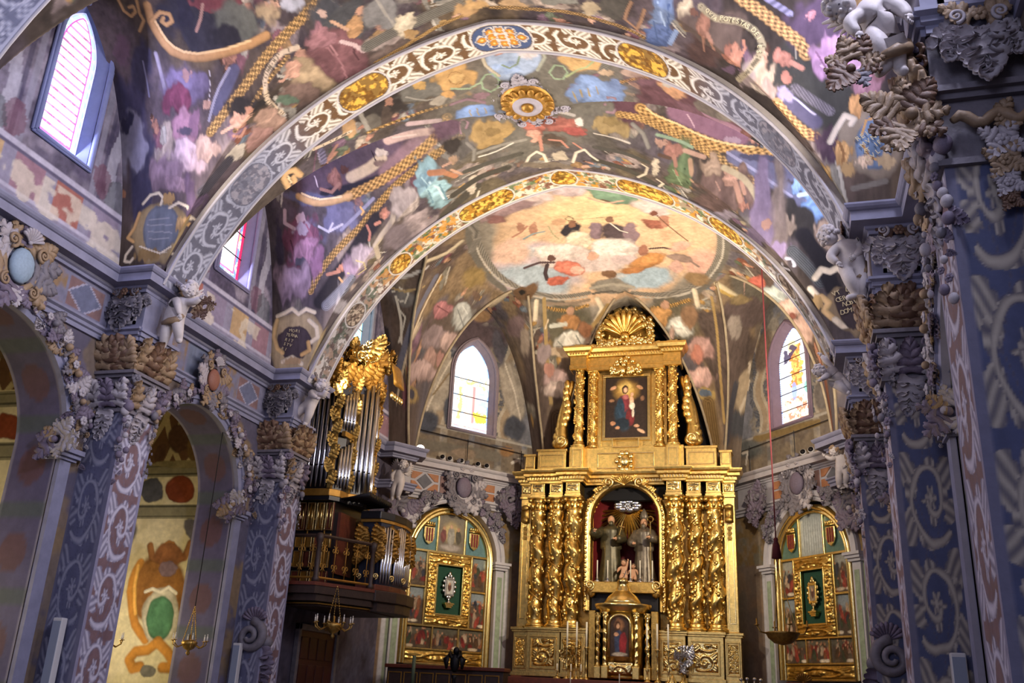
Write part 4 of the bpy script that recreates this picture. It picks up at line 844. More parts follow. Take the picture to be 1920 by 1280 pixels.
s 0.184 59574c flute -1.923,18.012 -1.732,18.040 -1.536,18.056 -1.330,18.076 -1.108,18.104 -0.874,18.132 -0.638,18.152
s 0.055 bfb8a8 - 1.243,17.424 1.459,17.436 1.665,17.448 1.839,17.488 2.001,17.540
s 0.183 54524a flute 1.151,18.020 1.355,18.024 1.559,18.020 1.757,18.024 1.945,18.056 2.127,18.104 2.311,18.140
s 0.111 7d7a70 round 2.118,17.236 2.321,17.416 2.406,17.628
s 0.111 7d7a70 round -1.634,17.240 -1.498,17.388 -1.633,17.740
e -1.992,17.244 0.314,-0.091 0.055,0.122 3b352e .4
s 0.235 444137 - -2.410,18.632 -2.175,18.576 -1.936,18.504 -1.704,18.460 -1.482,18.464 -1.266,18.496 -1.047,18.520
s 0.239 444137 - 1.038,18.604 1.278,18.664 1.520,18.704 1.757,18.768 1.989,18.880 2.218,19.016 2.439,19.152
s 0.094 c6bca6 round -0.670,18.660 -0.491,18.372 -0.280,18.244 -0.152,18.448 -0.155,18.780 -0.349,18.932
s 0.094 c6bca6 round 0.459,18.816 0.633,18.364 0.872,18.180 0.971,18.432 1.091,18.588
e 0.209,18.552 0.211,-0.021 -0.050,0.216 aca088 .3
e -0.130,18.892 0.704,0.320 -0.032,0.132 6a5f50 .5
e 3.631,15.136 1.329,-0.524 -0.253,1.082 6d4a56 .3
e 3.024,15.288 0.470,0.033 -0.249,0.750 5e3c44 .35 1 .2
s 0.550 8a6078 - 3.116,17.072 3.286,17.168 3.456,17.260 3.642,17.348 3.852,17.432 4.077,17.512 4.302,17.588
s 0.210 9f748c - 3.798,15.092 3.937,15.080 4.082,15.056 4.247,15.004 4.417,14.932
s 0.033 c09aa8 - 3.290,17.168 3.359,17.288 3.414,17.396
e 3.325,14.648 0.426,-0.150 -0.089,0.388 c48e5c .3
s 0.111 d8a262 - 2.969,14.704 3.157,14.696 3.342,14.668 3.521,14.608 3.696,14.532
e 3.181,14.724 0.139,-0.104 -0.016,0.139 a39c90 .4
e 3.894,14.828 0.252,-0.091 -0.092,0.393 6d635a .3
e 4.254,14.648 0.253,-0.176 -0.054,0.314 7f776a .3
e 4.528,14.844 0.132,-0.187 -0.009,0.208 7c5048 .25 1 .3
s 0.037 cdbcbc - 4.644,14.572 4.672,14.760
e 4.777,14.692 0.270,-0.440 -0.008,0.277 333336 .4
e 4.163,17.656 0.197,0.012 -0.007,0.066 a5889c .4
e 3.024,14.508 0.127,-0.080 -0.027,0.208 c08a70 .4
s 0.267 d09c3c gold 2.323,16.944 2.433,17.072 2.584,17.180 2.789,17.288 3.010,17.384 3.203,17.468 3.397,17.544 3.605,17.620 3.827,17.692 4.069,17.740 4.327,17.784 4.511,17.812 4.702,17.840 4.888,17.860
s 0.220 d09c3c gold 5.084,14.512 5.285,14.324
s 0.044 e8c070 - 2.454,16.964 2.595,17.104 2.812,17.212 3.064,17.316 3.232,17.400 3.408,17.484 3.597,17.556 3.800,17.620 4.017,17.672 4.245,17.716 4.428,17.740 4.618,17.760
s 0.037 e8c070 - 4.810,14.824 4.966,14.560
s 0.057 d09a40 - 4.776,17.892 4.725,17.964
s 0.177 c0923a gold 1.852,17.028 2.073,17.080 2.293,17.144 2.507,17.244 2.720,17.352 2.934,17.448 3.149,17.540 3.373,17.644 3.577,17.732 3.831,17.856
s 0.231 ac8a4a gold 3.790,17.828 3.938,17.896 4.087,17.960 4.235,18.024 4.383,18.088 4.530,18.152 4.675,18.220 4.815,18.280 4.952,18.344 5.088,18.404 5.225,18.464 5.360,18.524 5.496,18.576
s 0.345 676a8c - 4.186,17.860 4.340,17.916 4.493,17.972 4.652,18.032 4.831,18.100 5.016,18.176 5.174,18.236 5.332,18.308 5.461,18.364
s 0.069 9497bc - 4.060,17.800 4.254,17.888 4.447,17.972 4.650,18.056 4.811,18.124 4.979,18.192 5.148,18.260 5.315,18.320
e 5.106,18.064 0.416,0.123 -0.106,0.083 5c5d7c .4
e 4.775,17.904 0.537,0.059 -0.011,0.041 454660 .5
e 5.657,18.248 0.277,0.017 -0.012,0.103 75a0d8 .2 1 .4
e 5.774,18.428 0.276,0.000 -0.018,0.120 648fca .25 1 .3
s 0.105 b0cdf0 - 5.467,18.316 5.661,18.304
e 5.416,14.480 0.058,-0.146 0.001,0.133 8a4a58 .5
e 3.006,18.260 0.330,-0.295 -0.069,0.642 5c744a .25 1 .4
s 0.046 84a070 - 2.881,18.044 2.942,18.316 3.005,18.592
s 0.046 34482c - 3.143,17.944 3.164,18.392
e 2.923,17.708 0.193,0.011 -0.016,0.125 946454 .25 1 .3
s 0.091 a5735c - 2.937,17.776 2.955,17.896 2.954,18.212
e 2.688,17.588 0.121,0.023 -0.024,0.062 ac846e 
s 0.113 b58f75 - 3.172,17.720 3.369,17.776 3.565,17.828
s 0.114 ac8862 - 3.269,17.852 3.275,17.976 3.275,18.184
s 0.078 809e7c - 2.614,17.456 2.899,17.532 3.141,17.604 3.334,17.688
s 0.090 5a4434 - 2.620,17.744 2.842,17.800
e 3.878,18.208 0.579,0.035 -0.034,0.267 70584f .25 1 .35
e 3.708,17.948 0.225,0.059 -0.126,0.151 9f866c .4 1 .3
e 3.575,18.920 0.505,-0.613 -0.048,0.616 5d4843 .4 1 .2
s 0.127 ad8066 - 4.012,18.024 4.176,18.144 4.225,18.232 4.264,18.320
e 4.093,18.096 0.102,0.036 -0.098,0.069 b0846c .25 1 .3
s 0.092 ad8066 - 4.310,18.140 4.362,18.256
s 0.035 a07a68 - 3.777,18.116 3.855,18.204 3.773,18.364
s 0.151 a89a76 - 3.973,17.976 4.176,18.040 4.357,18.108 4.487,18.192 4.580,18.276 4.675,18.392 4.531,18.476 4.276,18.740
e 3.786,19.152 0.376,-0.520 -0.018,0.260 8a8090 .5
e 2.483,18.256 0.109,-0.037 -0.096,0.462 bdb096 .3 1 .2
s 0.083 bdb096 round 1.968,19.004 2.179,18.736 2.275,18.392 2.167,18.316
s 0.084 bdb096 round 2.435,18.812 2.566,18.912 2.439,19.152
e 5.254,18.464 0.460,0.181 -0.273,0.096 343130 .4
e 5.110,18.560 0.260,0.016 -0.022,0.120 8f7e6e .25 1 .35
e 4.909,18.764 0.299,-0.350 -0.126,0.858 72645e .4 1 .2
e 5.934,18.640 0.359,0.000 -0.022,0.113 a58d77 .3 1 .3
e 4.621,18.640 0.257,0.014 -0.207,0.732 716280 .4
e 4.952,18.724 0.254,0.008 -0.095,0.071 8f7aa0 .4
e 4.764,18.532 0.120,0.000 -0.008,0.052 946e5e .3
s 0.084 adaeba round 5.048,19.108 5.138,18.772 5.267,18.776 5.302,18.816 5.191,18.956 5.088,19.160
s 0.287 545a60 flute 5.276,18.732 5.431,18.784 5.578,18.832 5.700,18.876 5.814,18.916
s 0.382 25232a - 5.509,18.632 5.616,18.688 5.723,18.740 5.820,18.792 5.900,18.848 5.969,18.900 6.037,18.948
e 6.324,19.040 0.499,0.032 -0.034,0.092 8a7656 .11
s 0.156 d2c4a6 round 5.692,18.892 5.830,18.848 5.996,18.864 6.169,18.844 6.246,18.872
s 0.156 d2c4a6 round 5.594,18.944 5.732,18.984
s 0.157 cfa85e round 5.795,18.984 5.935,19.012 5.840,19.044 5.979,19.072
s 0.157 d2c4a6 round 6.038,19.080 6.175,19.104 6.343,19.100 6.289,19.080
e 6.389,19.032 0.352,0.011 0.047,0.092 443a40 .11
e 5.704,19.008 0.127,0.000 -0.008,0.032 c09a50 .4
'''
FR['apse'] = '''
s 0.302 444137 - 2.19,23.38 2.41,23.77 2.64,24.16
e 5.266,26.318 0.272,-0.188 -0.265,0.992 7f8aaa .4
e -0.238,25.874 3.864,0.714 -0.792,4.219 8d887e .1
e -0.225,25.802 3.499,0.648 -0.699,3.724 dcb994 .1
e -2.606,26.780 1.446,0.630 -0.350,1.400 bdafbc .5
e -2.662,27.596 1.123,0.854 -0.238,0.690 9fb5c8 .5
e 0.919,28.382 1.143,-0.145 -0.046,0.570 9ab8d0 .4
e -2.629,26.042 0.351,0.132 -0.129,0.496 abbccb .6
e -0.152,24.146 1.535,0.300 -0.201,1.024 e6c592 .6
e 2.493,25.592 0.947,0.000 -0.153,1.518 e0b48e .6
e 2.658,27.560 0.610,-0.144 -0.092,0.972 d7a898 .6
e -3.064,25.838 0.611,0.320 -0.238,0.870 d9b6a4 .6
e -1.640,23.000 0.716,-0.172 -0.065,0.540 cdbabc .4 1 .2
e -2.602,23.354 0.894,-0.250 -0.050,0.484 9c828a .35 1 .2
e -3.007,23.846 0.289,0.140 -0.068,0.232 8a6060 .4
e -0.577,22.730 0.618,0.126 -0.090,0.406 bdacb4 .4 1 .2
e 0.633,23.276 0.694,0.357 -0.123,0.498 6d947c .2 1 .2
s 0.090 c69f8c - -0.10,23.26 0.10,23.48 0.32,23.65 0.58,23.67 0.85,23.62
s 0.075 5a4a3c - 0.26,23.45 0.45,23.61
e 1.603,24.140 0.533,0.317 -0.095,0.420 cbbcbe .4 1 .2
s 0.095 b5806a - -2.82,25.06 -2.53,24.89 -2.24,24.57
e -2.446,24.572 0.121,0.048 -0.078,0.288 ad7c64 
e -2.107,24.818 0.124,0.040 -0.109,0.425 ad7c64 .3
s 0.096 8c9ea2 - -2.54,25.31 -2.17,25.08 -1.83,25.04
e -1.272,24.536 0.233,0.060 -0.052,0.224 c89e78 .4
s 0.046 8a7a58 - -1.01,24.39 -0.88,24.24 -0.78,24.36 -0.81,24.52 -0.94,24.54 -1.01,24.39
e -1.005,25.118 0.358,-0.062 -0.063,0.474 35313c .3
e -0.901,25.892 0.401,0.244 -0.200,0.675 e4d8c0 .25 1 .25
s 0.183 ded2b8 - -1.03,26.01 -1.29,26.45
e -0.876,24.752 0.126,0.024 -0.050,0.230 8d624a 
s 0.048 a0a47c - -1.62,24.74 -1.59,25.31 -1.49,25.62
e -0.258,25.364 0.256,0.048 -0.117,0.610 8d7788 .3
e 0.272,25.538 0.469,0.289 -0.173,0.673 544850 .3 1 .1
e 0.741,25.688 0.224,0.118 -0.193,0.795 8a7482 .3
s 0.064 dad2cc - 0.25,24.90 0.46,25.42 0.66,25.60
e 0.279,24.662 0.140,0.027 -0.035,0.198 8a6450 
e -1.571,26.594 0.998,0.240 -0.177,0.792 dccfce .3 1 .25
e 0.056,26.786 0.798,0.144 -0.170,0.980 e2d8d8 .25 1 .3
e -0.686,27.416 0.912,0.216 -0.092,0.480 d5c6c8 .5
e -0.050,26.414 0.566,0.068 -0.087,0.490 f2eaea .6
e -1.774,26.258 0.553,0.170 -0.077,0.330 eee4e2 .6
e 0.278,27.308 0.438,0.078 -0.054,0.330 c9b8be .6
s 0.137 554248 - -2.93,26.94 -2.41,26.86 -1.98,27.01
s 0.157 47393e - -2.21,27.07 -2.38,27.49 -2.39,27.83
e -1.585,27.464 0.496,0.319 -0.127,0.388 d4745e .25 1 .3
e -2.101,27.998 0.421,0.007 -0.010,0.234 c8644e .3 1 .2
e -1.339,27.656 0.252,0.146 -0.082,0.260 e6b0a0 .4
e -1.993,26.744 0.132,0.040 -0.044,0.186 6a4a44 
e -0.665,26.942 0.183,0.044 -0.059,0.306 d4a48e .3
e 0.973,27.506 0.634,-0.254 0.002,0.393 cd8e44 .25 1 .3
e 0.488,27.968 0.497,-0.043 -0.021,0.203 b87a3c .4
s 0.102 4d3e40 - 1.18,26.73 1.62,26.69 2.00,26.86
e 0.966,26.840 0.151,0.009 -0.053,0.363 ac745e .3
e 1.493,25.184 0.335,0.258 -0.076,0.291 9d5c4a .3 1 .2
e 1.854,25.094 0.155,0.020 -0.053,0.429 b47e68 .3
s 0.048 6b4a38 - 1.62,24.46 1.77,24.91 1.95,25.37 2.17,25.84 2.42,26.30
e 1.613,24.530 0.122,0.016 -0.021,0.160 7a4a3c 
e 2.165,26.570 0.370,-0.144 -0.006,0.345 dca898 .4
e 2.117,27.308 0.416,0.110 -0.043,0.208 927c74 .3
e 1.895,27.788 0.240,-0.014 -0.039,0.336 c9a096 .4
s 0.105 8a746c - 2.40,27.45 2.61,27.67
s 0.205 85827a flute -3.41,23.35 -3.58,23.73 -3.73,24.15 -3.83,24.69 -3.88,25.30 -3.88,25.97 -3.81,26.61 -3.64,27.14 -3.42,27.59 -3.22,27.99 -2.92,28.21 -2.68,28.41 -2.41,28.60 -2.12,28.74 -1.81,28.82 -1.50,28.86 -1.18,28.87
s 0.209 85827a flute 0.28,29.08 0.60,29.13 0.92,29.15 1.24,29.13 1.56,29.05 1.88,28.92 2.17,28.75 2.54,28.42 2.85,28.00 3.10,27.50 3.28,26.95 3.37,26.45 3.40,25.95 3.38,25.42 3.29,24.93 3.14,24.55 2.96,24.21
s 0.237 66645e - -3.63,23.40 -3.80,23.74 -3.97,24.16 -4.09,24.81 -4.15,25.51 -4.12,26.20 -4.01,26.83 -3.81,27.37 -3.69,28.29 -3.31,28.33 -2.95,28.48 -2.69,28.67 -2.41,28.83 -2.13,28.99
s 0.246 66645e - 1.03,29.39 1.42,29.29 1.82,29.18 2.17,29.01 2.47,28.77 2.74,28.47 2.97,28.14 3.25,27.58 3.45,27.00 3.56,26.43 3.59,25.89 3.55,25.38 3.48,24.88
s 0.069 b0ada4 - -3.77,23.97 -3.92,24.69 -4.01,25.39 -4.00,26.07 -3.90,26.70 -3.72,27.24 -3.49,27.72 -3.26,28.16 -2.92,28.36 -2.67,28.56 -2.39,28.74 -2.11,28.87 -1.70,28.97 -1.28,29.01
s 0.072 b0ada4 - 0.28,29.32 0.60,29.26 0.91,29.28 1.23,29.25 1.55,29.18 1.88,29.06 2.18,28.89 2.58,28.53 2.91,28.08 3.19,27.54 3.39,26.97 3.47,26.44 3.50,25.92
s 0.278 7f7c76 flute -3.77,23.64 -3.76,24.14 -3.80,24.60 -4.15,25.05
e -0.348,28.712 0.676,0.076 -0.065,0.375 86837b .3
s 0.146 a29f94 - -1.07,28.68 -0.70,28.65 -0.33,28.63 0.01,28.72 0.35,28.83
s 0.110 5d5a54 - -1.05,28.93 -0.72,28.93 -0.39,28.95 -0.07,29.10 0.28,29.11
e -0.345,28.076 0.277,0.048 -0.041,0.232 7d5c42 .3
e -3.212,28.118 0.539,-0.182 -0.094,0.375 6d5238 .4
e -3.328,28.130 0.144,-0.042 -0.033,0.130 2a2622 .4
e 2.525,28.238 0.450,-0.104 -0.033,0.336 8f744e .4
e -5.289,26.942 0.774,0.434 0.235,1.109 574c47 .5
e -2.103,29.582 0.798,0.322 -0.149,0.750 5d5a49 .4
e 1.459,29.942 1.027,-0.168 -0.097,0.750 66604c .4
e 4.355,29.228 0.835,1.008 -0.280,0.333 5f5a50 .4
e -4.414,26.270 0.344,0.060 0.023,0.514 86713e .5
s 0.225 cdc3aa round -0.94,29.17 -0.83,29.59 -1.11,29.91
s 0.237 cdc3aa round 0.08,30.84 0.33,31.51
s 0.201 cdc3aa round -2.92,28.54 -3.01,28.83 -3.08,29.08
s 0.219 b9ad94 round -3.99,28.39 -4.41,28.83 -4.82,29.23
s 0.221 cdc3aa round 2.37,28.76 2.42,29.26
s 0.221 c4b894 round 3.13,28.25 3.35,28.53 3.57,28.82 3.78,29.08 4.03,29.40 4.25,29.69
s 0.185 bbb095 round -4.22,24.33 -4.47,24.42 -4.72,24.44 -4.97,24.29 -5.20,24.05
s 0.148 aa843e gold -2.64,28.93 -2.37,29.13 -2.08,29.28 -1.71,29.34 -1.31,29.34
s 0.150 aa843e gold 0.47,30.04 0.88,29.64 1.25,29.59 1.70,29.41 2.15,29.17
s 0.147 8a7a68 - -2.64,28.77 -2.33,28.94 -2.00,29.08 -1.63,29.14 -1.23,29.15
s 0.189 9a7f46 - -1.39,30.11 -1.07,29.89 -0.86,29.71 -0.63,29.47
s 0.152 a08850 - -2.67,28.58 -2.74,28.96 -2.79,29.29 -2.83,29.58 -2.86,29.80 -2.88,30.03 -2.89,30.21 -2.89,30.37 -2.87,30.51 -2.85,30.64 -2.83,30.75
e -5.437,26.288 0.238,0.336 0.001,0.330 9b656e .25 1 .35
e -5.073,27.134 0.291,0.432 -0.102,0.378 959c9e .25 1 .4
s 0.052 757c80 - -5.12,26.82 -5.11,27.15 -5.09,27.46
s 0.052 bcc4c6 - -4.98,26.91 -4.93,27.25
s 0.050 6d4048 - -5.51,25.99 -5.35,26.57
e -4.571,27.002 0.104,0.128 -0.045,0.162 6b5648 
e -5.726,26.654 0.265,0.546 -0.063,0.242 82737a .3 1 .3
e -5.453,27.332 0.246,0.440 -0.057,0.240 a18b8a .3 1 .35
e -5.929,26.756 0.110,0.316 -0.097,0.043 9d7f7a .3 1 .3
e -5.729,27.188 0.105,0.210 -0.027,0.128 946e6a .4
e -6.083,26.576 0.238,0.672 -0.029,0.154 ab9496 .25 1 .4
e -6.300,26.300 0.106,0.390 -0.010,0.095 8f7a4c .3
e -6.299,26.306 0.057,0.208 -0.006,0.055 474656 .3
s 0.081 c9bba0 - -5.12,25.14 -5.31,25.27 -5.49,25.36 -5.66,25.43 -5.81,25.48 -5.94,25.53 -6.06,25.56 -6.14,25.59 -6.26,25.71 -6.37,25.82 -6.47,25.93 -6.57,26.05 -6.66,26.16 -6.74,26.25
s 0.226 686c84 - -5.24,25.01 -5.44,25.13 -5.63,25.21 -5.79,25.26 -5.93,25.30 -6.08,25.37 -6.24,25.53 -6.36,25.65 -6.47,25.77 -6.57,25.88 -6.67,25.98
e -2.040,29.642 0.417,0.168 -0.047,0.240 ad7a40 .25 1 .3
e -2.059,30.134 0.571,0.108 0.033,0.286 c6c9c2 .25 1 .4
s 0.057 e4e7e2 - -2.24,29.89 -2.11,30.09 -1.97,30.28
s 0.058 8a918c - -1.86,30.08 -1.69,30.40
s 0.057 8a918c - -2.48,29.98 -2.27,30.24
e -1.909,29.360 0.138,0.056 -0.031,0.153 b58b6e 
s 0.188 bdc3ba - -2.62,29.53 -2.16,29.68
e -1.533,30.044 0.269,0.075 -0.046,0.252 8d5e3c .35
e -2.276,30.296 0.728,0.336 -0.018,0.100 b8a68c .4
s 0.056 c9b89a - -2.69,29.32 -2.83,29.50
e -2.589,30.602 0.485,0.224 -0.023,0.156 a88f90 .3 1 .35
e -2.842,30.326 0.187,0.099 -0.017,0.105 ad7c70 .3
e -2.568,30.710 0.520,0.240 -0.012,0.095 bdaca8 .25 1 .4
e -2.967,29.984 0.237,0.126 -0.036,0.198 8d7f84 .4
e -2.625,30.884 0.380,0.176 -0.007,0.072 695b4f .4
s 0.669 5a4a3b flute -2.63,30.93 -2.62,30.99 -2.61,31.04 -2.60,31.12
e 1.053,29.876 0.441,-0.048 -0.044,0.320 ba8946 .25 1 .35
e 0.437,31.562 0.260,-0.444 -0.154,1.105 7a4a3c .4
e 1.768,30.044 0.466,0.019 -0.172,0.299 bdc1bb .25 1 .4
s 0.057 dde1dc - 1.64,29.91 1.81,30.03 1.97,30.14
s 0.057 858b88 - 1.44,30.09 1.63,30.30
s 0.057 858b88 - 2.04,29.86 2.16,30.06
e 1.074,31.616 0.494,-1.647 -0.125,0.851 c4a698 .3 1 .35
e 1.320,29.492 0.164,-0.027 -0.022,0.171 ba9074 
e 2.095,29.678 0.290,-0.080 -0.044,0.384 8a6a4c .4
e 2.334,30.320 0.513,-0.196 -0.030,0.240 b99390 .3 1 .35
e 2.284,30.434 0.257,-0.098 -0.021,0.162 bd7c6e .35
e 2.328,30.746 0.477,-0.182 -0.021,0.132 cda8a4 .25 1 .4
e 2.464,30.860 0.346,-0.133 -0.011,0.065 ac944e .3
e 2.464,30.860 0.219,-0.084 -0.007,0.040 5d7088 .3
s 0.550 8c713d flute 2.56,30.90 2.59,30.96 2.62,30.99 2.65,31.02 2.69,31.03
s 0.115 a98d4c - 2.91,28.81 2.94,29.14 2.97,29.43 2.99,29.71 3.00,29.91 3.00,30.09 3.00,30.26 3.01,30.40 3.02,30.50 3.03,30.59 3.04,30.66 3.06,30.72 3.07,30.76
e 4.397,27.446 0.280,-0.120 -0.098,0.354 be5e4e .25 1 .3
e 4.881,27.404 0.366,-0.198 -0.153,0.427 a8b9bd .25 1 .4
s 0.052 d2dde0 - 4.70,27.43 4.90,27.36 5.09,27.25
e 3.987,28.544 0.047,-0.346 -0.011,0.349 ac8a7c 
e 5.231,27.296 0.361,-0.504 -0.014,0.300 cdaea6 .3 1 .3
e 5.587,27.254 0.309,-0.492 -0.106,0.583 c3a49c .35 1 .3
e 5.371,27.284 0.118,-0.184 -0.005,0.112 8d5248 .4
s 0.111 b89a40 - 3.11,28.42 3.35,28.66 3.60,28.93 3.84,29.21 4.18,29.60 4.51,29.99
e -3.890,29.528 0.467,-0.260 -0.090,0.374 7f6a6e .5
e -3.591,29.726 0.234,-0.140 -0.085,0.390 a39484 .5
e 3.984,29.528 0.703,0.420 -0.034,0.390 5d4f4e .4
e 3.549,29.630 0.233,0.154 -0.029,0.260 8d847c .4
e 3.775,29.108 0.365,0.198 -0.014,0.165 7d6c48 .4
e -6.219,24.866 0.419,0.024 -0.051,0.176 6d6a6c .5
s 0.063 c8c5be - -6.53,24.70 -6.26,24.63 -6.01,24.76 -6.17,24.93 -6.44,24.88
s 0.064 c8c5be - -6.42,25.06 -6.24,25.21 -6.38,25.41 -6.55,25.59
s 0.096 c8c5be - -6.45,24.81 -6.42,25.05 -6.40,25.26 -6.43,25.43 -6.47,25.59
s 0.078 a68d5c - -6.63,24.57 -6.38,24.66 -6.10,24.71 -5.78,24.68 -5.54,24.85
s 0.123 adadb2 - -6.39,24.37 -6.10,24.37 -5.81,24.34 -5.51,24.25 -5.26,24.30
s 0.292 2f2c34 - -6.98,25.41 -6.96,25.59 -6.94,25.74
e 3.765,30.794 0.289,0.215 -0.294,0.111 ab9a7e .25
s 0.117 cdc1aa - 3.98,30.57 3.95,30.69
s 0.118 cdc1aa - 3.77,30.90 3.64,30.90 3.52,30.90
e 3.505,30.968 0.433,0.338 -0.022,0.120 4b4e56 .35
s 0.234 464650 - 3.51,30.54 3.42,30.61 3.33,30.67 3.25,30.71 3.20,30.76 3.15,30.80 3.11,30.83
'''  # the pale stroke along the grey rib paints its lit edge
FR['wall_dl'] = '''
s 0.223 b9ad94 round 2.32,14.30 2.05,14.02
e 2.216,14.232 0.933,0.256 0.042,-0.602 6d5c62 .4
s 0.167 a8a096 - 2.04,13.50 2.56,13.88
e 2.269,14.124 0.445,0.121 0.019,-0.280 9c7e5e .4
e 2.057,13.300 1.750,0.452 0.042,-0.589 5d5054 .5
e 0.842,11.185 0.606,-0.010 -0.212,-1.064 aaa192 .25
s 0.071 d0c7b6 - 0.39,10.24 0.52,10.60 0.64,10.98 0.77,11.34 0.89,11.65 1.08,12.03 1.26,12.31
s 0.072 8a7a60 - 0.58,10.83 0.86,11.26 1.14,11.71
e 0.425,9.843 0.556,0.111 0.035,-0.391 474a54 .35
e 1.241,10.412 0.247,0.051 0.045,-0.548 50535c .4
e 3.768,11.720 0.479,0.219 0.390,-0.984 a79e8f .25
s 0.077 d0c7b6 - 3.37,12.62 3.55,12.26 3.74,11.90 3.89,11.55 4.00,11.23 4.09,10.93 4.17,10.63
e 3.913,10.345 0.542,0.106 0.025,-0.457 4a4d56 .35
e 3.085,13.159 0.265,0.108 0.206,-0.745 57545c .4
s 0.403 6d675c - 0.29,9.10 0.68,9.11 1.07,9.13 1.51,9.14 1.90,9.16 2.33,9.17 2.77,9.18 3.22,9.19
e 1.934,9.075 0.542,0.056 -0.005,-0.182 8a7a68 .4
e 3.647,9.458 0.333,0.060 0.012,-0.205 8d6c4a .4
s 0.117 c4bfb4 - 3.89,9.09 4.20,9.25 4.35,9.05
s 0.074 4a4a50 - 0.21,9.49 0.57,9.51 0.93,9.52 1.30,9.53 1.69,9.54 2.10,9.55 2.52,9.56 2.96,9.56 3.41,9.57 3.87,9.57
'''
FR['wall_dr'] = '''
s 0.117 cdc1aa - 4.19,11.79 4.28,11.51
e 3.406,12.560 -0.373,-0.163 0.305,-0.825 6a5c50 .4
s 0.262 7f6b46 - 4.01,9.73 3.52,9.71 3.05,9.70 2.57,9.68 2.05,9.65 1.53,9.62 1.02,9.59
e 4.471,9.507 -0.897,-0.190 0.024,-0.354 565856 .5
e 0.757,10.343 -0.405,-0.108 0.056,-0.549 6d6762 .4
e 0.944,11.270 -0.369,-0.110 0.033,-0.331 80766c .4
s 0.099 c4bfb4 - 4.71,9.41 4.42,9.42 4.56,9.02
'''
FR['chapel_left'] = '''
e 1.876,3.409 -0.796,-0.078 -0.034,-0.885 8f6232 .15
s 0.193 94643a round 2.03,4.15 2.24,4.22 2.36,4.48
s 0.193 94643a round 1.78,4.17 1.39,4.22 1.31,4.54
e 1.845,4.438 -0.228,0.001 -0.034,-0.170 a5703a .25 1 .2
e 1.811,4.269 -0.425,0.003 -0.053,-0.266 8a5a36 .25 1 .2
e 1.790,3.956 -0.282,0.003 -0.036,-0.179 7d676c .2
s 0.242 b9803a round 2.53,4.07 2.62,3.90 2.68,3.71 2.66,3.45 2.59,3.18 2.50,2.94 2.38,2.72 2.22,2.55 2.06,2.41
s 0.242 b9803a round 1.07,4.13 1.04,3.87 1.02,3.61 1.05,3.35 1.09,3.10 1.14,2.84 1.19,2.59
s 0.109 dca856 round 2.57,4.02 2.59,3.79 2.59,3.54 2.54,3.35 2.49,3.15 2.43,2.95
e 1.748,2.921 -0.504,-0.024 -0.062,-0.621 c2bba6 .12
e 1.766,2.875 -0.363,-0.007 -0.072,-0.506 4f7d5c .12 1 .15
s 0.097 d8d0bc round 2.28,3.43 2.09,3.50 1.88,3.43 1.68,3.55 1.46,3.42
s 0.266 bb8238 round 1.71,2.35 1.95,2.18 2.25,2.13 2.38,1.97 2.26,1.79 2.07,1.82
s 0.266 bb8238 round 1.71,2.35 1.43,2.16 1.29,2.00 1.31,1.83 1.49,1.82
e 1.860,1.738 -0.231,0.009 -0.028,-0.133 6d6a60 .25
e 1.035,1.615 -0.213,0.008 -0.026,-0.131 6d6a60 .4
e 3.210,4.780 -0.342,-0.209 0.294,-0.384 66636a .25
e 1.129,4.757 -0.186,0.157 -0.366,-0.317 66636a .25
e 2.060,7.057 -0.362,-0.092 0.040,-0.383 5a4030 .2
e 1.482,6.649 -0.276,0.048 -0.184,-0.437 6f5634 .2
e 1.393,7.436 -0.207,-0.007 -0.039,-0.214 4f4234 .2
e 2.548,6.673 -0.150,-0.048 0.051,-0.246 5a4030 .3
e 0.809,6.763 -0.200,-0.067 0.084,-0.363 7a4a2c .25
e 1.828,6.397 -0.881,-0.017 -0.020,-0.104 8a7f5c .3
e 1.827,5.794 -0.407,-0.005 -0.070,-0.357 7c3c22 .1
e 2.602,5.790 -0.326,-0.004 -0.068,-0.321 55565c .15
e 0.954,5.809 -0.285,-0.003 -0.050,-0.277 55565c .15
'''
FR['chapel_near'] = '''
s 0.220 96641f round 1.16,4.46 1.16,4.26 1.12,4.08 0.85,3.90 0.75,3.73 0.70,3.54 0.72,3.36 0.75,3.18
e 1.037,3.626 -0.290,0.001 -0.182,-0.632 a06c28 .2
e 1.044,3.572 -0.156,0.001 -0.104,-0.360 b98a3c .3
e 1.030,4.548 -0.137,-0.002 -0.037,-0.132 8f5a24 .3
e 1.571,5.721 -0.333,-0.010 -0.075,-0.261 7c3c22 .15
e 0.842,4.687 -0.227,-0.003 -0.078,-0.284 6d4a3a .15
e 2.046,7.289 -0.274,-0.015 -0.081,-0.282 6f5c44 .3
e 1.647,6.742 -0.146,-0.007 -0.059,-0.211 8a6a34 .3
'''
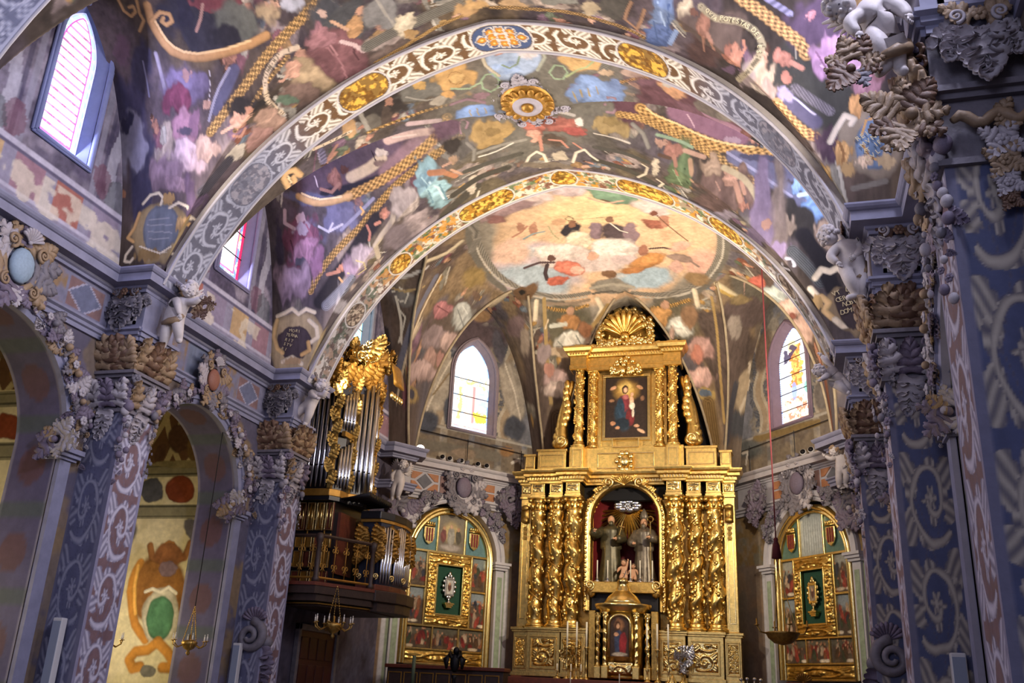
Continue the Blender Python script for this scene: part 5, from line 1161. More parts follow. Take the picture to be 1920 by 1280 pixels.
# ---- lettering on the painted cartouches and ribbons
TXT = {'bay1': '''R 6.212,13.199,9.742 0.85,-0.13,0.52 -0.53,-0.20,0.82 0.108
E 6.277,13.191,9.775 0.85,-0.13,0.51 -0.53,-0.20,0.82 0.108
I 6.342,13.183,9.808 0.85,-0.13,0.51 -0.52,-0.21,0.83 0.108
G 6.472,13.167,9.871 0.86,-0.13,0.50 -0.52,-0.21,0.83 0.108
I 6.536,13.155,9.918 1.00,0.00,0.00 0.00,-0.25,0.97 0.108
M 6.275,13.223,9.641 0.83,-0.13,0.55 -0.56,-0.19,0.81 0.108
V 6.354,13.211,9.692 0.83,-0.13,0.54 -0.55,-0.19,0.81 0.108
N 6.434,13.199,9.742 0.84,-0.13,0.53 -0.55,-0.20,0.81 0.108
E 6.290,13.247,9.536 1.00,0.00,0.00 0.00,-0.22,0.98 0.108
T 6.348,13.243,9.554 0.82,-0.12,0.55 -0.57,-0.18,0.80 0.108
I 6.462,13.227,9.624 0.83,-0.13,0.54 -0.56,-0.19,0.81 0.108
R 6.519,13.219,9.658 0.83,-0.13,0.54 -0.55,-0.19,0.81 0.108
C 6.336,13.271,9.426 0.80,-0.12,0.58 -0.60,-0.17,0.78 0.109
V 6.408,13.263,9.463 0.81,-0.13,0.58 -0.59,-0.17,0.79 0.108
L 6.479,13.251,9.518 0.81,-0.13,0.57 -0.58,-0.18,0.79 0.108
Q 4.045,12.398,11.891 0.61,0.38,-0.69 0.79,-0.31,0.53 0.079
V 4.081,12.422,11.848 0.50,0.41,-0.76 0.86,-0.25,0.44 0.079
I 4.118,12.446,11.804 0.54,0.40,-0.74 0.84,-0.26,0.47 0.079
A 4.156,12.466,11.767 0.68,0.34,-0.65 0.73,-0.32,0.60 0.079
P 4.264,12.474,11.751 0.96,0.12,-0.23 0.26,-0.46,0.85 0.102
O 4.333,12.485,11.727 0.96,0.12,-0.24 0.27,-0.45,0.85 0.102
T 4.391,12.493,11.712 0.96,0.12,-0.24 0.27,-0.45,0.85 0.102
E 4.450,12.501,11.696 0.96,0.12,-0.25 0.27,-0.45,0.85 0.102
S 4.508,12.513,11.672 0.96,0.13,-0.25 0.28,-0.44,0.85 0.102
T 4.559,12.525,11.648 0.85,0.24,-0.48 0.53,-0.39,0.75 0.102
A 4.605,12.541,11.616 0.82,0.25,-0.51 0.57,-0.37,0.73 0.103
S 4.646,12.557,11.584 0.81,0.26,-0.53 0.59,-0.36,0.72 0.103
D 4.725,12.581,11.534 0.55,0.36,-0.76 0.84,-0.24,0.49 0.103
E 4.765,12.609,11.476 0.49,0.37,-0.79 0.87,-0.21,0.44 0.103
I 4.796,12.637,11.415 0.43,0.37,-0.82 0.90,-0.18,0.39 0.103
E 4.798,12.681,11.318 -0.16,0.40,-0.90 0.99,0.06,-0.15 0.092
S 4.782,12.712,11.245 -0.21,0.38,-0.90 0.98,0.08,-0.19 0.092''',
'bay2': '''V 6.069,18.955,9.651 0.91,-0.09,0.41 -0.42,-0.19,0.89 0.138
T 6.148,18.951,9.670 0.91,-0.09,0.41 -0.42,-0.19,0.88 0.138
L 6.304,18.939,9.724 1.00,0.00,0.00 0.00,-0.22,0.98 0.138
C 6.113,18.983,9.519 1.00,0.00,0.00 0.00,-0.20,0.98 0.138
E 6.188,18.979,9.538 0.90,-0.09,0.43 -0.44,-0.18,0.88 0.138
R 6.263,18.975,9.557 0.90,-0.09,0.43 -0.44,-0.19,0.88 0.138
I 6.337,18.967,9.595 1.00,0.00,0.00 0.00,-0.21,0.98 0.138
S 6.412,18.963,9.614 0.90,-0.09,0.43 -0.44,-0.19,0.88 0.138
N 6.243,19.003,9.420 1.00,0.00,0.00 0.00,-0.20,0.98 0.138
O 6.313,18.999,9.440 1.00,0.00,0.00 0.00,-0.20,0.98 0.138
B 6.384,18.995,9.460 0.89,-0.09,0.44 -0.45,-0.18,0.87 0.138
I 6.455,18.991,9.480 0.89,-0.09,0.44 -0.45,-0.18,0.87 0.138
D 6.189,19.035,9.253 1.00,0.00,0.00 0.00,-0.18,0.98 0.138
O 6.259,19.031,9.274 1.00,0.00,0.00 0.00,-0.18,0.98 0.138
M 6.328,19.027,9.296 1.00,0.00,0.00 0.00,-0.19,0.98 0.138
I 6.397,19.023,9.317 1.00,0.00,0.00 0.00,-0.19,0.98 0.138
N 6.466,19.019,9.338 0.88,-0.09,0.47 -0.47,-0.17,0.86 0.138
M -6.480,18.963,9.614 1.00,0.00,0.00 0.00,-0.21,0.98 0.103
O -6.403,18.967,9.595 1.00,0.00,0.00 0.00,-0.21,0.98 0.103
R -6.325,18.967,9.595 0.95,0.07,-0.32 0.33,-0.20,0.92 0.103
I -6.248,18.971,9.576 1.00,0.00,0.00 0.00,-0.21,0.98 0.103
T -6.577,18.983,9.519 0.94,0.07,-0.33 0.33,-0.19,0.92 0.103
E -6.513,18.987,9.499 1.00,0.00,0.00 0.00,-0.20,0.98 0.103
R -6.446,18.987,9.499 0.94,0.07,-0.33 0.34,-0.19,0.92 0.103
N -6.382,18.991,9.480 0.94,0.07,-0.33 0.34,-0.19,0.92 0.103
A -6.317,18.995,9.460 1.00,0.00,0.00 0.00,-0.20,0.98 0.103
R -6.603,19.007,9.400 0.94,0.07,-0.34 0.35,-0.18,0.92 0.104
I -6.522,19.011,9.379 0.94,0.07,-0.35 0.35,-0.18,0.92 0.104
T -6.442,19.015,9.358 0.93,0.07,-0.35 0.36,-0.18,0.92 0.104
S -6.640,19.027,9.296 0.93,0.07,-0.36 0.36,-0.17,0.92 0.104
T -6.559,19.031,9.274 0.93,0.07,-0.36 0.37,-0.17,0.91 0.104
V -6.479,19.035,9.253 0.93,0.07,-0.36 0.37,-0.17,0.91 0.104
R -6.694,19.046,9.187 0.93,0.07,-0.37 0.38,-0.17,0.91 0.104
I -6.605,19.050,9.165 0.92,0.07,-0.38 0.38,-0.16,0.91 0.104'''}
def lettering(key, parent):
    """painted letters lying on the vault"""
    for ln in TXT.get(key, '').splitlines():
        c, p, r, u, k = ln.split(); p, r, u = [Vector(map(float, t.split(','))) for t in (p, r, u)]; d = bpy.data.curves.new('letter', 'FONT'); d.body = c; d.size = float(k); d.align_x = 'CENTER'; d.extrude = 0.002; d.resolution_u = 3; d.materials.append(M_text)
        o = bpy.data.objects.new('letter', d); COL.objects.link(o); n = r.cross(u); m = Matrix((r, u, n)).transposed().to_4x4(); m.translation = p; o.matrix_world = m; o.parent = parent
DWC = 2.17; DHW = 0.77; DZ = (9.95, 11.8, 13.05)
def dhole(u, z): return win_inside(u, z, DWC, DHW + 0.14, DZ[0] - 0.08, DZ[1] + 0.05, DZ[2] + 0.2)
def dniche(u, z): return ((np.abs(u - 1.7) < 1.72) & (z < 5.65)) | (np.hypot(u - 1.7, z - 5.65) < 1.72)
for nm, pl, ky in (('wall_apse_left', PL_DL, 'wall_dl'), ('wall_apse_right', PL_DR, 'wall_dr')):
    o = wall_grid(nm, pl, -1.3, 5.3, 8.3, 15.0, 0.04, '#66625e', dwall_paint, [dhole], key=ky)
    def low(p):
        p.mottled(['#8b7c68', '#76705f', '#927a5a'], 0.9, 55); z = p.V; u = p.U
        mixc(p.C, srgb('#7d6338'), ((z > 5.7) & (z < 7.4)) * sstep(0.35, 0.6, p.n1) * 0.8)
        e = np.abs(u - 1.7) - 1.72; mixc(p.C, srgb('#bdb9bb'), ((e > 0.02) & (e < 0.16) & (z < 5.6)) * 1.0); mixc(p.C, srgb('#88927a'), ((e > 0.16) & (e < 0.42) & (z < 5.6)) * 0.9); mixc(p.C, srgb('#bdb9bb'), ((e > 0.42) & (e < 0.56) & (z < 5.6)) * 1.0)
        mixc(p.C, srgb('#7c6558'), ((e > 0.56) & (z < 5.8)) * 0.6)
    wall_grid('lower_wall', pl, -0.9, 5.2, 0.0, 8.3, 0.05, '#857868', low, [dniche], o)
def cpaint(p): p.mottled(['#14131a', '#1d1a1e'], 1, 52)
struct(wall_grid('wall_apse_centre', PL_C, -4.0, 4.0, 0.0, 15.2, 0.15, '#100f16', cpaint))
# the sanctuary's side walls below the cornice
def side_low(p):
    p.mottled(['#5c5a6e', '#6c6472', '#504a58'], 0.9, 57); p.grain(0.4)
for nm, pl in (('wall_sanctuary_left', PL_L), ('wall_sanctuary_right', PL_R)):
    wall_grid(nm, pl, 20.0, 27.9, 0.0, 8.5, 0.09, '#5c5766', side_low)

# ---- vaults and transverse arches
build_vault('bay1', 'ceiling', 620, (60, 250), '#564941', ['#6b5a52', '#4a4048', '#6d5b40', '#403631', '#5d5058'], 'frescoed vault of the nearer nave bay')
build_vault('bay2', 'ceiling', 740, (110, 260), '#5b5047', ['#6b5c50', '#544a54', '#6b6047', '#463c36', '#5f565c'], 'frescoed vault between the two painted arches')
build_vault('bay0', 'ceiling', 60, (20, 20), '#564941', ['#6b5a52', '#4a4048'], 'frescoed vault over the viewer')
apse_vault = build_apse_vault('frescoed sanctuary vault with painted sky')
for (p_, q_), h_ in zip(zip(APB[:-1], APB[1:]), APL):        # raised ribs along the edges of the lunettes
    p_ = np.array(p_); d_ = np.array(q_) - p_; L_ = np.hypot(*d_); d_ = d_ / L_; n_ = np.array((-d_[1], d_[0])); es = np.linspace(0.2, -3.4, 240)
    for sg in (-1, 1):
        pts = []
        for s_ in np.linspace(0.955, 0.12, 26):
            c_ = p_ + d_ * (L_ / 2) * (1 + sg * s_); X_ = c_[0] + n_[0] * es; Y_ = c_[1] + n_[1] * es; r_ = np.hypot(X_ / ARX, np.where(Y_ > AC[1], (Y_ - AC[1]) / ARY, 0)); S_ = ZS + AH * np.clip(1 - np.clip(r_, 0, 1) ** 4, 0, 1) ** 0.42; zl = ZS + h_ * float(arc01(s_ / 0.97)) + 0.02 * es
            i_ = np.nonzero(S_ >= zl)[0]
            if len(i_) and Y_[i_[0]] > 20.1: pts.append((X_[i_[0]], Y_[i_[0]], zl[i_[0]] - 0.02))
        if len(pts) > 4: MB().tube(pts, 0.045, 6).build('rib', M_rib, apse_vault, True)
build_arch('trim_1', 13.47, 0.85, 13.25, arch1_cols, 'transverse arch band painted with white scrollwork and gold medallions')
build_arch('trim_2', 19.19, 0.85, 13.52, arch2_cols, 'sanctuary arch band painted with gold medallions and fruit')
build_arch('trim_3', 7.65, 0.85, 13.25, arch0_cols, 'grey scrollwork arch band at the upper corner', 300, 40)
build_arch('trim_4', 1.83, 0.85, 13.25, arch0_cols, None, 60, 6)

# ---- piers
def pier(side, yk, name, label, res=0.02):
    sx = -1 if side == 'left' else 1; o = struct(empty(name, (sx * 6.27, yk, 0)), label); W_ = 0.85; xf = sx * 6.27
    U, Z = np.meshgrid(np.linspace(-1, 1, 44), np.linspace(0, 6.0, int(6 / res)), indexing='ij')
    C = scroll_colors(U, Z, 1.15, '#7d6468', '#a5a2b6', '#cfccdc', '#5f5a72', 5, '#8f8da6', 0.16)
    grid_obj('nave_face', np.stack([np.full_like(U, xf), yk + (U + 1) / 2 * W_, Z], -1) - np.array((xf, yk, 0)), M_paint, o, C)
    # west and east faces: beige acanthus on blue, with a stepped pale border
    for yy, fl in ((yk, -1), (yk + W_, 1)):
        wd = 0.78; U, Z = np.meshgrid(np.linspace(-1, 1, 46), np.linspace(0, 6.0, int(6 / res)), indexing='ij')
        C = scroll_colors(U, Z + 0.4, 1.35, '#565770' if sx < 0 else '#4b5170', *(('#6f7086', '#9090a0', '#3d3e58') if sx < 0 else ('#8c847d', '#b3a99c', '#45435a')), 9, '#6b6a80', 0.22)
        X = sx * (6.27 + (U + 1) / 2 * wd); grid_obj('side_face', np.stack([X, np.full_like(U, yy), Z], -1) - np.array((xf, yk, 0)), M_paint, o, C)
    b = MB()     # core above the painted shaft: necking, leafy band core, block
    def ring(z0, z1, out): b.box((min(-out * 1, sx * 0.8) if sx > 0 else -0.8, -out, z0), (0.8 if sx > 0 else out, W_ + out, z1))
    ring(5.96, 6.02, 0.05); ring(6.02, 6.62, 0.0); ring(6.60, 6.66, 0.06); ring(6.66, 6.72, 0.11); ring(6.72, 7.3, 0.02)
    b.build('capital_core', M_grey, o); b = MB()
    ring(7.28, 7.36, 0.06); ring(7.36, 7.44, 0.10); ring(7.44, 7.5, 0.14); ring(7.5, 8.3, 0.03)
    b.build('entablature_block', M_stone, o); b = MB()
    for s_ in (-1,):     # recessed panel frame on the west face of the block
        x0, x1 = (0.12, 0.62) if sx > 0 else (-0.62, -0.12)
        b.box((x0, -0.06, 7.62), (x1, -0.03, 7.68)); b.box((x0, -0.06, 8.14), (x1, -0.03, 8.2)); b.box((x0, -0.06, 7.62), (x0 + 0.05, -0.03, 8.2)); b.box((x1 - 0.05, -0.06, 7.62), (x1, -0.03, 8.2))
    b.build('panel_frame', M_pale, o)
    b = MB(); b.box((-0.06 if sx > 0 else -0.9, -0.06, 0), (0.9 if sx > 0 else 0.06, W_ + 0.06, 0.5)).box((-0.1 if sx > 0 else -0.9, -0.1, 0), (0.9 if sx > 0 else 0.1, W_ + 0.1, 0.25)); b.build('plinth', M_stone, o)
    return o
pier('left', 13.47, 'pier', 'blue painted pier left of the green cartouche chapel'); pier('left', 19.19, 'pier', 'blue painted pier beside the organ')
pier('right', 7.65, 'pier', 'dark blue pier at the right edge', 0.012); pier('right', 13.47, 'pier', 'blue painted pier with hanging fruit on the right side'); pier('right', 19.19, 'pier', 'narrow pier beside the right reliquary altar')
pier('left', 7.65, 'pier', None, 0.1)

# ---- entablature mouldings
def mitred(path, side):
    """path of (x,y); side=+1 when the room lies on the left of travel ... returns [(p, out)]"""
    P = [np.array(p, float) for p in path]; out = []
    def nrm(a, b): d = (b - a) / np.hypot(*(b - a)); return np.array((-d[1], d[0])) * side
    for i, p in enumerate(P):
        n0 = nrm(P[i - 1], p) if i else nrm(p, P[i + 1]); n1 = nrm(p, P[i + 1]) if i < len(P) - 1 else n0
        m = n0 + n1; m = m / max(0.35, float(m @ n0)) if np.hypot(*m) > 1e-6 else n0
        out.append((p, m))
    return out
PROF_C = [(-0.05, 8.22), (0.07, 8.22), (0.08, 8.27), (0.12, 8.29), (0.13, 8.33), (0.32, 8.34), (0.32, 8.49), (0.35, 8.50), (0.38, 8.53), (0.40, 8.57), (0.40, 8.6), (-0.3, 8.62)]
PROF_A = [(-0.05, 7.28), (0.05, 7.28), (0.05, 7.36), (0.09, 7.38), (0.09, 7.44), (0.14, 7.47), (0.14, 7.51), (-0.02, 7.53)]
def run_mould(path, side, prof, name, M, parent=None, label=None):
    b = MB(); b.sweep(prof, [((p[0], p[1], 0), (n[0], n[1])) for p, n in mitred(path, side)]); o = b.build(name, M, parent)
    return o if parent else struct(o, label)
def bay_path(sx, ys, x=7.0, xp=6.3):
    out = []
    for a in ys: out += [(sx * x, a - 0.05), (sx * xp, a - 0.05), (sx * xp, a + 0.90), (sx * x, a + 0.90)]
    return out
for sx, nm in ((-1, 'trim_5'), (1, 'trim_6')):
    path = [(sx * 7.0, 0.0)] + bay_path(sx, (7.65, 13.47, 19.19)) + [(sx * 7.0, 25.9), (sx * 6.55, 25.9), (sx * 6.1, 26.6), (sx * 6.35, 27.0)]
    o = run_mould(path, -1 if sx < 0 else 1, PROF_C, nm, M_stone, None, 'lavender grey cornice stepping around the ' + ('left' if sx < 0 else 'right') + ' piers')
    run_mould(path, -1 if sx < 0 else 1, PROF_A, 'architrave', M_stone, o)
    q = lambda u, z: PL_DL.p(u, 0)[:2] if sx < 0 else PL_DR.p(u, 0)[:2]
    path = [q(-0.55, 0), q(-0.1, 0), q(5.2, 0)]
    o = run_mould(path, -1 if sx < 0 else 1, PROF_C, nm.replace('5', '7').replace('6', '8'), M_pale, None, 'white cornice above the ' + ('left' if sx < 0 else 'right') + ' reliquary altar')
    run_mould(path, -1 if sx < 0 else 1, [(a * 1.2, b_ + 0.05) for a, b_ in PROF_A], 'architrave', M_pale, o)
    pl = PL_DL if sx < 0 else PL_DR          # apse frieze: pale bands, orange panels and a grey diamond
    b = MB(); V = [pl.p(-0.6, 7.55, 0.03), pl.p(5.0, 7.55, 0.03), pl.p(5.0, 8.25, 0.03), pl.p(-0.6, 8.25, 0.03)]; b.add(V, [(0, 1, 2, 3)]); b.build('frieze', M_pale, o)
    def slab(poly, M, name):
        b = MB(); n = len(poly); b.add([pl.p(u, z, 0.03) for u, z in poly] + [pl.p(u, z, 0.055) for u, z in poly], [tuple(range(n, 2 * n))] + [(i, (i + 1) % n, n + (i + 1) % n, n + i) for i in range(n)]); b.build(name, M, o)
    M_or = MATS.get('orange_panel') or mat('orange_panel', '#a8714c', 0.6, noise=0.2); M_mv = MATS.get('mauve_panel') or mat('mauve_panel', '#8b6c66', 0.6, noise=0.2); M_dg = MATS.get('grey_diamond') or mat('grey_diamond', '#5f6068', 0.6, noise=0.2)
    slab([(0.22, 7.9), (0.5, 7.66), (0.78, 7.9), (0.5, 8.14)], M_dg, 'diamond_panel')
    for s_ in (-1, 1):
        for t_ in (-1, 1): slab([(0.5 + s_ * 0.08, 7.9 + t_ * 0.27), (0.5 + s_ * 0.5, 7.9 + t_ * 0.27), (0.5 + s_ * 0.5, 7.9 + t_ * 0.04), (0.5 + s_ * 0.36, 7.9 + t_ * 0.04)], M_or, 'corner_panel')
    slab([(1.08, 7.63), (1.7, 7.63), (1.7, 8.17), (1.08, 8.17)], M_mv, 'frieze_panel'); slab([(2.1, 7.63), (2.7, 7.63), (2.7, 8.17), (2.1, 8.17)], M_mv, 'frieze_panel')
    for t_ in (-1, 1): slab([(2.78, 7.9 + t_ * 0.03), (3.2, 7.9 + t_ * 0.03), (3.2, 7.9 + t_ * 0.27), (2.78, 7.9 + t_ * 0.27)], M_or, 'frieze_panel')

# ---- arcade walls with arches into the side chapels
ARC = [(5.1, 1.85), (11.02, 1.9), (16.62, 1.84)]
def ahole(u, z):
    m = np.zeros(u.shape, bool)
    for c, r in ARC: m |= ((np.abs(u - c) < r) & (z < 5.2)) | (np.hypot(u - c, z - 5.2) < r)
    return m
def arcade_paint(p):
    p.mottled(['#7b6a5c', '#6a6478', '#847058', '#5d5868'], 1.1, 71); z = p.V; u = p.U
    fr = (z > 7.5); mixc(p.C, srgb('#7d7c92'), fr * 0.95)
    for c, r in ARC:
        t = np.abs(u - c)
        mixc(p.C, srgb('#8a7258'), (fr & (t > 0.75) & (t < 1.25)) * sstep(0.3, 0.6, p.n1))
        q = fr & (t > 1.3) & (t < 2.2) & (z > 7.62) & (z < 8.14); d = np.abs(t - 1.75) / 0.42 + np.abs(z - 7.88) / 0.3
        mixc(p.C, srgb('#80635f'), (q & (d > 1.08)) * 0.9); mixc(p.C, srgb('#686c84'), (q & (d < 0.95)) * 0.9); mixc(p.C, srgb('#a9a6b8'), (q & (np.abs(d - 1.01) < 0.06)) * 0.9)
        mixc(p.C, srgb('#707a8c'), (fr & (t < 0.7)) * 0.7)
arc_rel = []
for pl, nm, st in ((PL_L, 'wall_arcade_left', 0.03), (PL_R, 'wall_arcade_right', 0.07)):
    wall_grid(nm, pl, 0.0, 20.0, 0.0, 8.5, st, '#77695f', arcade_paint, [ahole], key='arcade_' + nm[-4:])
def archivolt(pl, c, r, name, label, lab2=None):
    o = struct(empty(name, pl.p(c, 0)), label); inv = Vector(pl.p(c, 0))
    prof = [(-0.02, 0.0), (-0.02, 0.10), (0.05, 0.12), (0.08, 0.12), (0.09, 0.16), (0.17, 0.16), (0.20, 0.12), (0.24, 0.12), (0.27, 0.05), (0.27, 0.0)]
    b = MB(); N = 40; m = len(prof); V = []; F = []
    for i in range(N + 1):
        a = PI * i / N
        for dr, out in prof: V.append(Vector(pl.p(c + math.cos(a) * (r + dr), 5.2 + math.sin(a) * (r + dr), out)) - inv)
    for i in range(N):
        for k in range(m - 1): F.append((i * m + k, (i + 1) * m + k, (i + 1) * m + k + 1, i * m + k + 1))
    b.add(V, F); b.build('archivolt', M_stone, o, False)
    for s_ in (-1, 1):          # jamb pilaster and impost moulding
        b = MB(); e = c + s_ * (r + 0.06); V = []
        def bx(u0, u1, z0, z1, o0, o1):
            q = [Vector(pl.p(u, z, oo)) - inv for z in (z0, z1) for (u, oo) in ((u0, o0), (u1, o0), (u1, o1), (u0, o1))]
            b.add(q, [(0, 3, 2, 1), (4, 5, 6, 7), (0, 1, 5, 4), (1, 2, 6, 5), (2, 3, 7, 6), (3, 0, 4, 7)])
        bx(e - 0.06, e + 0.20, 0, 5.0, -0.02, 0.08); b.build('jamb', M_stone, o)
        b = MB(); bx(e - 0.12, e + 0.28, 5.0, 5.05, -0.3, 0.12); bx(e - 0.16, e + 0.32, 5.05, 5.12, -0.3, 0.17); bx(e - 0.2, e + 0.34, 5.12, 5.2, -0.3, 0.22); b.build('impost', M_stone, o)
    # painted soffit and reveals of the opening, 0.9 m deep
    na, nd = 150, 26; s = np.concatenate([np.linspace(0, 5.2, 60), 5.2 + np.linspace(0, PI * r, 80)[1:], 5.2 + PI * r + np.linspace(0, 5.2, 60)[1:]])
    ang = np.clip((s - 5.2) / r, 0, PI); u = c - r * np.cos(ang) * 1.0; z = np.where(s < 5.2, s, np.where(s > 5.2 + PI * r, 5.2 - (s - 5.2 - PI * r), 5.2 + r * np.sin(ang)))
    S, D = np.meshgrid(s, np.linspace(0, -0.95, nd), indexing='ij'); P = pl.arr(np.repeat(u[:, None], nd, 1), np.repeat(z[:, None], nd, 1), 0) + np.stack([pl.n[0] * D, pl.n[1] * D, 0 * D], -1)
    C = np.tile(srgb('#575270'), (S.size, 1)); sf = S.ravel(); df = (D.ravel() + 0.475) / 0.475; C *= (0.75 + 0.5 * fbm(sf * 3, df * 2, 81, 4))[:, None]
    ph = ((sf - 0.6) / 1.45) % 1.0; rr = np.hypot((ph - 0.5) * 1.45 / 0.34, df / 0.62); mixc(C, srgb('#5f4650'), 1 - sstep(0.92, 1.0, rr)); mixc(C, srgb('#8d8898'), (np.abs(df) > 0.86) * 0.8)
    mixc(C, srgb('#4d5a50'), ((np.abs(ph - 0.0) < 0.1) | (np.abs(ph - 1.0) < 0.1)) * 0.6)
    grid_obj('soffit', P - np.array(inv), M_paint, o, C)
    return o
for pl, sd in ((PL_L, 'left'), (PL_R, 'right')):
    for k, (c, r) in enumerate(ARC):
        archivolt(pl, c, r, 'trim_arch', None if k == 0 else ('moulded arch of the ' + sd + ' arcade, ' + ('nearer bay' if k == 1 else 'farther bay')))
# ---- side chapels
def chapel_back(p):
    p.C[:] = srgb('#cfc49c'); p.mottled(['#c4b68e', '#d8cdaa'], 0.8, 91); u = p.U; z = p.V; t = u - 1.85
    for z0, z1 in ((5.1, 5.44), (6.1, 6.4)):
        mixc(p.C, srgb('#7f7a62'), ((z > z0) & (z < z1)) * 0.9); mixc(p.C, srgb('#4b483c'), ((np.abs(z - z1 + 0.05) < 0.02) | (np.abs(z - z0 - 0.06) < 0.02)) * 0.9)
    h = z - 6.42; cell = (h > 0); mixc(p.C, srgb('#7b6a4e'), cell * 0.95); rib = np.zeros(u.size)
    for x0, sl in ((-1.35, 0.75), (-0.5, 0.40), (0.5, -0.40), (1.35, -0.75), (-0.1, -0.7), (0.1, 0.7)): rib = np.maximum(rib, 1 - sstep(0.07, 0.09, np.abs(t - x0 - sl * h + 0.16 * h * h * np.sign(sl))))
    mixc(p.C, srgb('#5f3c26'), cell * (fbm(u * 1.3, z * 1.3, 92, 2) > 0.52) * 0.8); mixc(p.C, srgb('#b5a67c'), cell * rib)
for sx, sd in ((-1, 'left'), (1, 'right')):
    M_cr = mat('cream_plaster_' + sd, '#b9ad8a', 0.8, noise=0.1)
    for k, yy in enumerate((7.52, 13.33, 19.03)):
        pl = Plane((sx * 7.05, yy), (sx, 0), (0, -1)); fine = sx < 0 and k > 0
        wall_grid('wall_chapel_' + sd, pl, 0.0, 3.75, 0.0, 8.4, 0.022 if fine else 0.2, '#cbbf98', chapel_back, key=('chapel_near' if k == 1 else 'chapel_left') if sx < 0 else None)
    b = MB()
    for yy in (8.07, 13.9, 19.6, 2.3): b.box((min(sx * 7.1, sx * 10.8), yy - 0.52, 0), (max(sx * 7.1, sx * 10.8), yy + 0.52, 8.4))
    b.box((min(sx * 10.8, sx * 10.9), 2.0, 0), (max(sx * 10.8, sx * 10.9), 20.2, 8.4)); struct(b.build('wall_chapel_partition_' + sd, M_cr))
    o = None
    for yy, y2 in ((2.8, 7.5), (8.6, 13.35), (14.4, 19.05)):       # barrel vaults of the chapels
        A_, Y_ = np.meshgrid(np.linspace(0.565, PI - 0.565, 40), np.array((yy, y2)), indexing='ij'); P = np.stack([sx * (8.9 - 2.2 * np.cos(A_)), Y_, 6.42 + 1.9 * np.sin(A_)], -1)
        q = grid_obj('ceiling' if o is None else 'barrel_vault', P, M_cr, o)
        if o is None: o = struct(q, 'barrel vaults of the ' + sd + ' side chapels')
b = MB(); b.box((-11, -12, -0.3), (11, 20.2, 0)); b.box((-7.0, 20.2, -0.3), (7.0, 32, 0.75)); b.box((-7, 19.9, 0), (7, 20.2, 0.4))
struct(b.build('floor', mat('floor_stone', '#6d6660', 0.35, noise=0.2)), 'pale stone floor rising to the sanctuary')
# outer shell so that no daylight leaks through the walls
b = MB()
b.box((-7.9, 7.0, 8.7), (-7.8, 32.2, 15.8)); b.box((7.8, -2.0, 8.7), (7.9, 32.2, 15.8)); b.box((-7.9, 32.1, 0), (7.9, 32.2, 15.8)); b.box((-7.9, 19.9, 0), (-7.8, 32.2, 8.7)); b.box((7.8, 19.9, 0), (7.9, 32.2, 8.7)); b.box((-11.1, -2, 0), (-11, 20.2, 8.7)); b.box((11, -2, 0), (11.1, 20.2, 8.7))
struct(b.build('wall_outer', M_dark)); b = MB(); b.box((-7.9, 2.0, 15.8), (7.9, 32.2, 15.9)); struct(b.build('roof', M_dark))
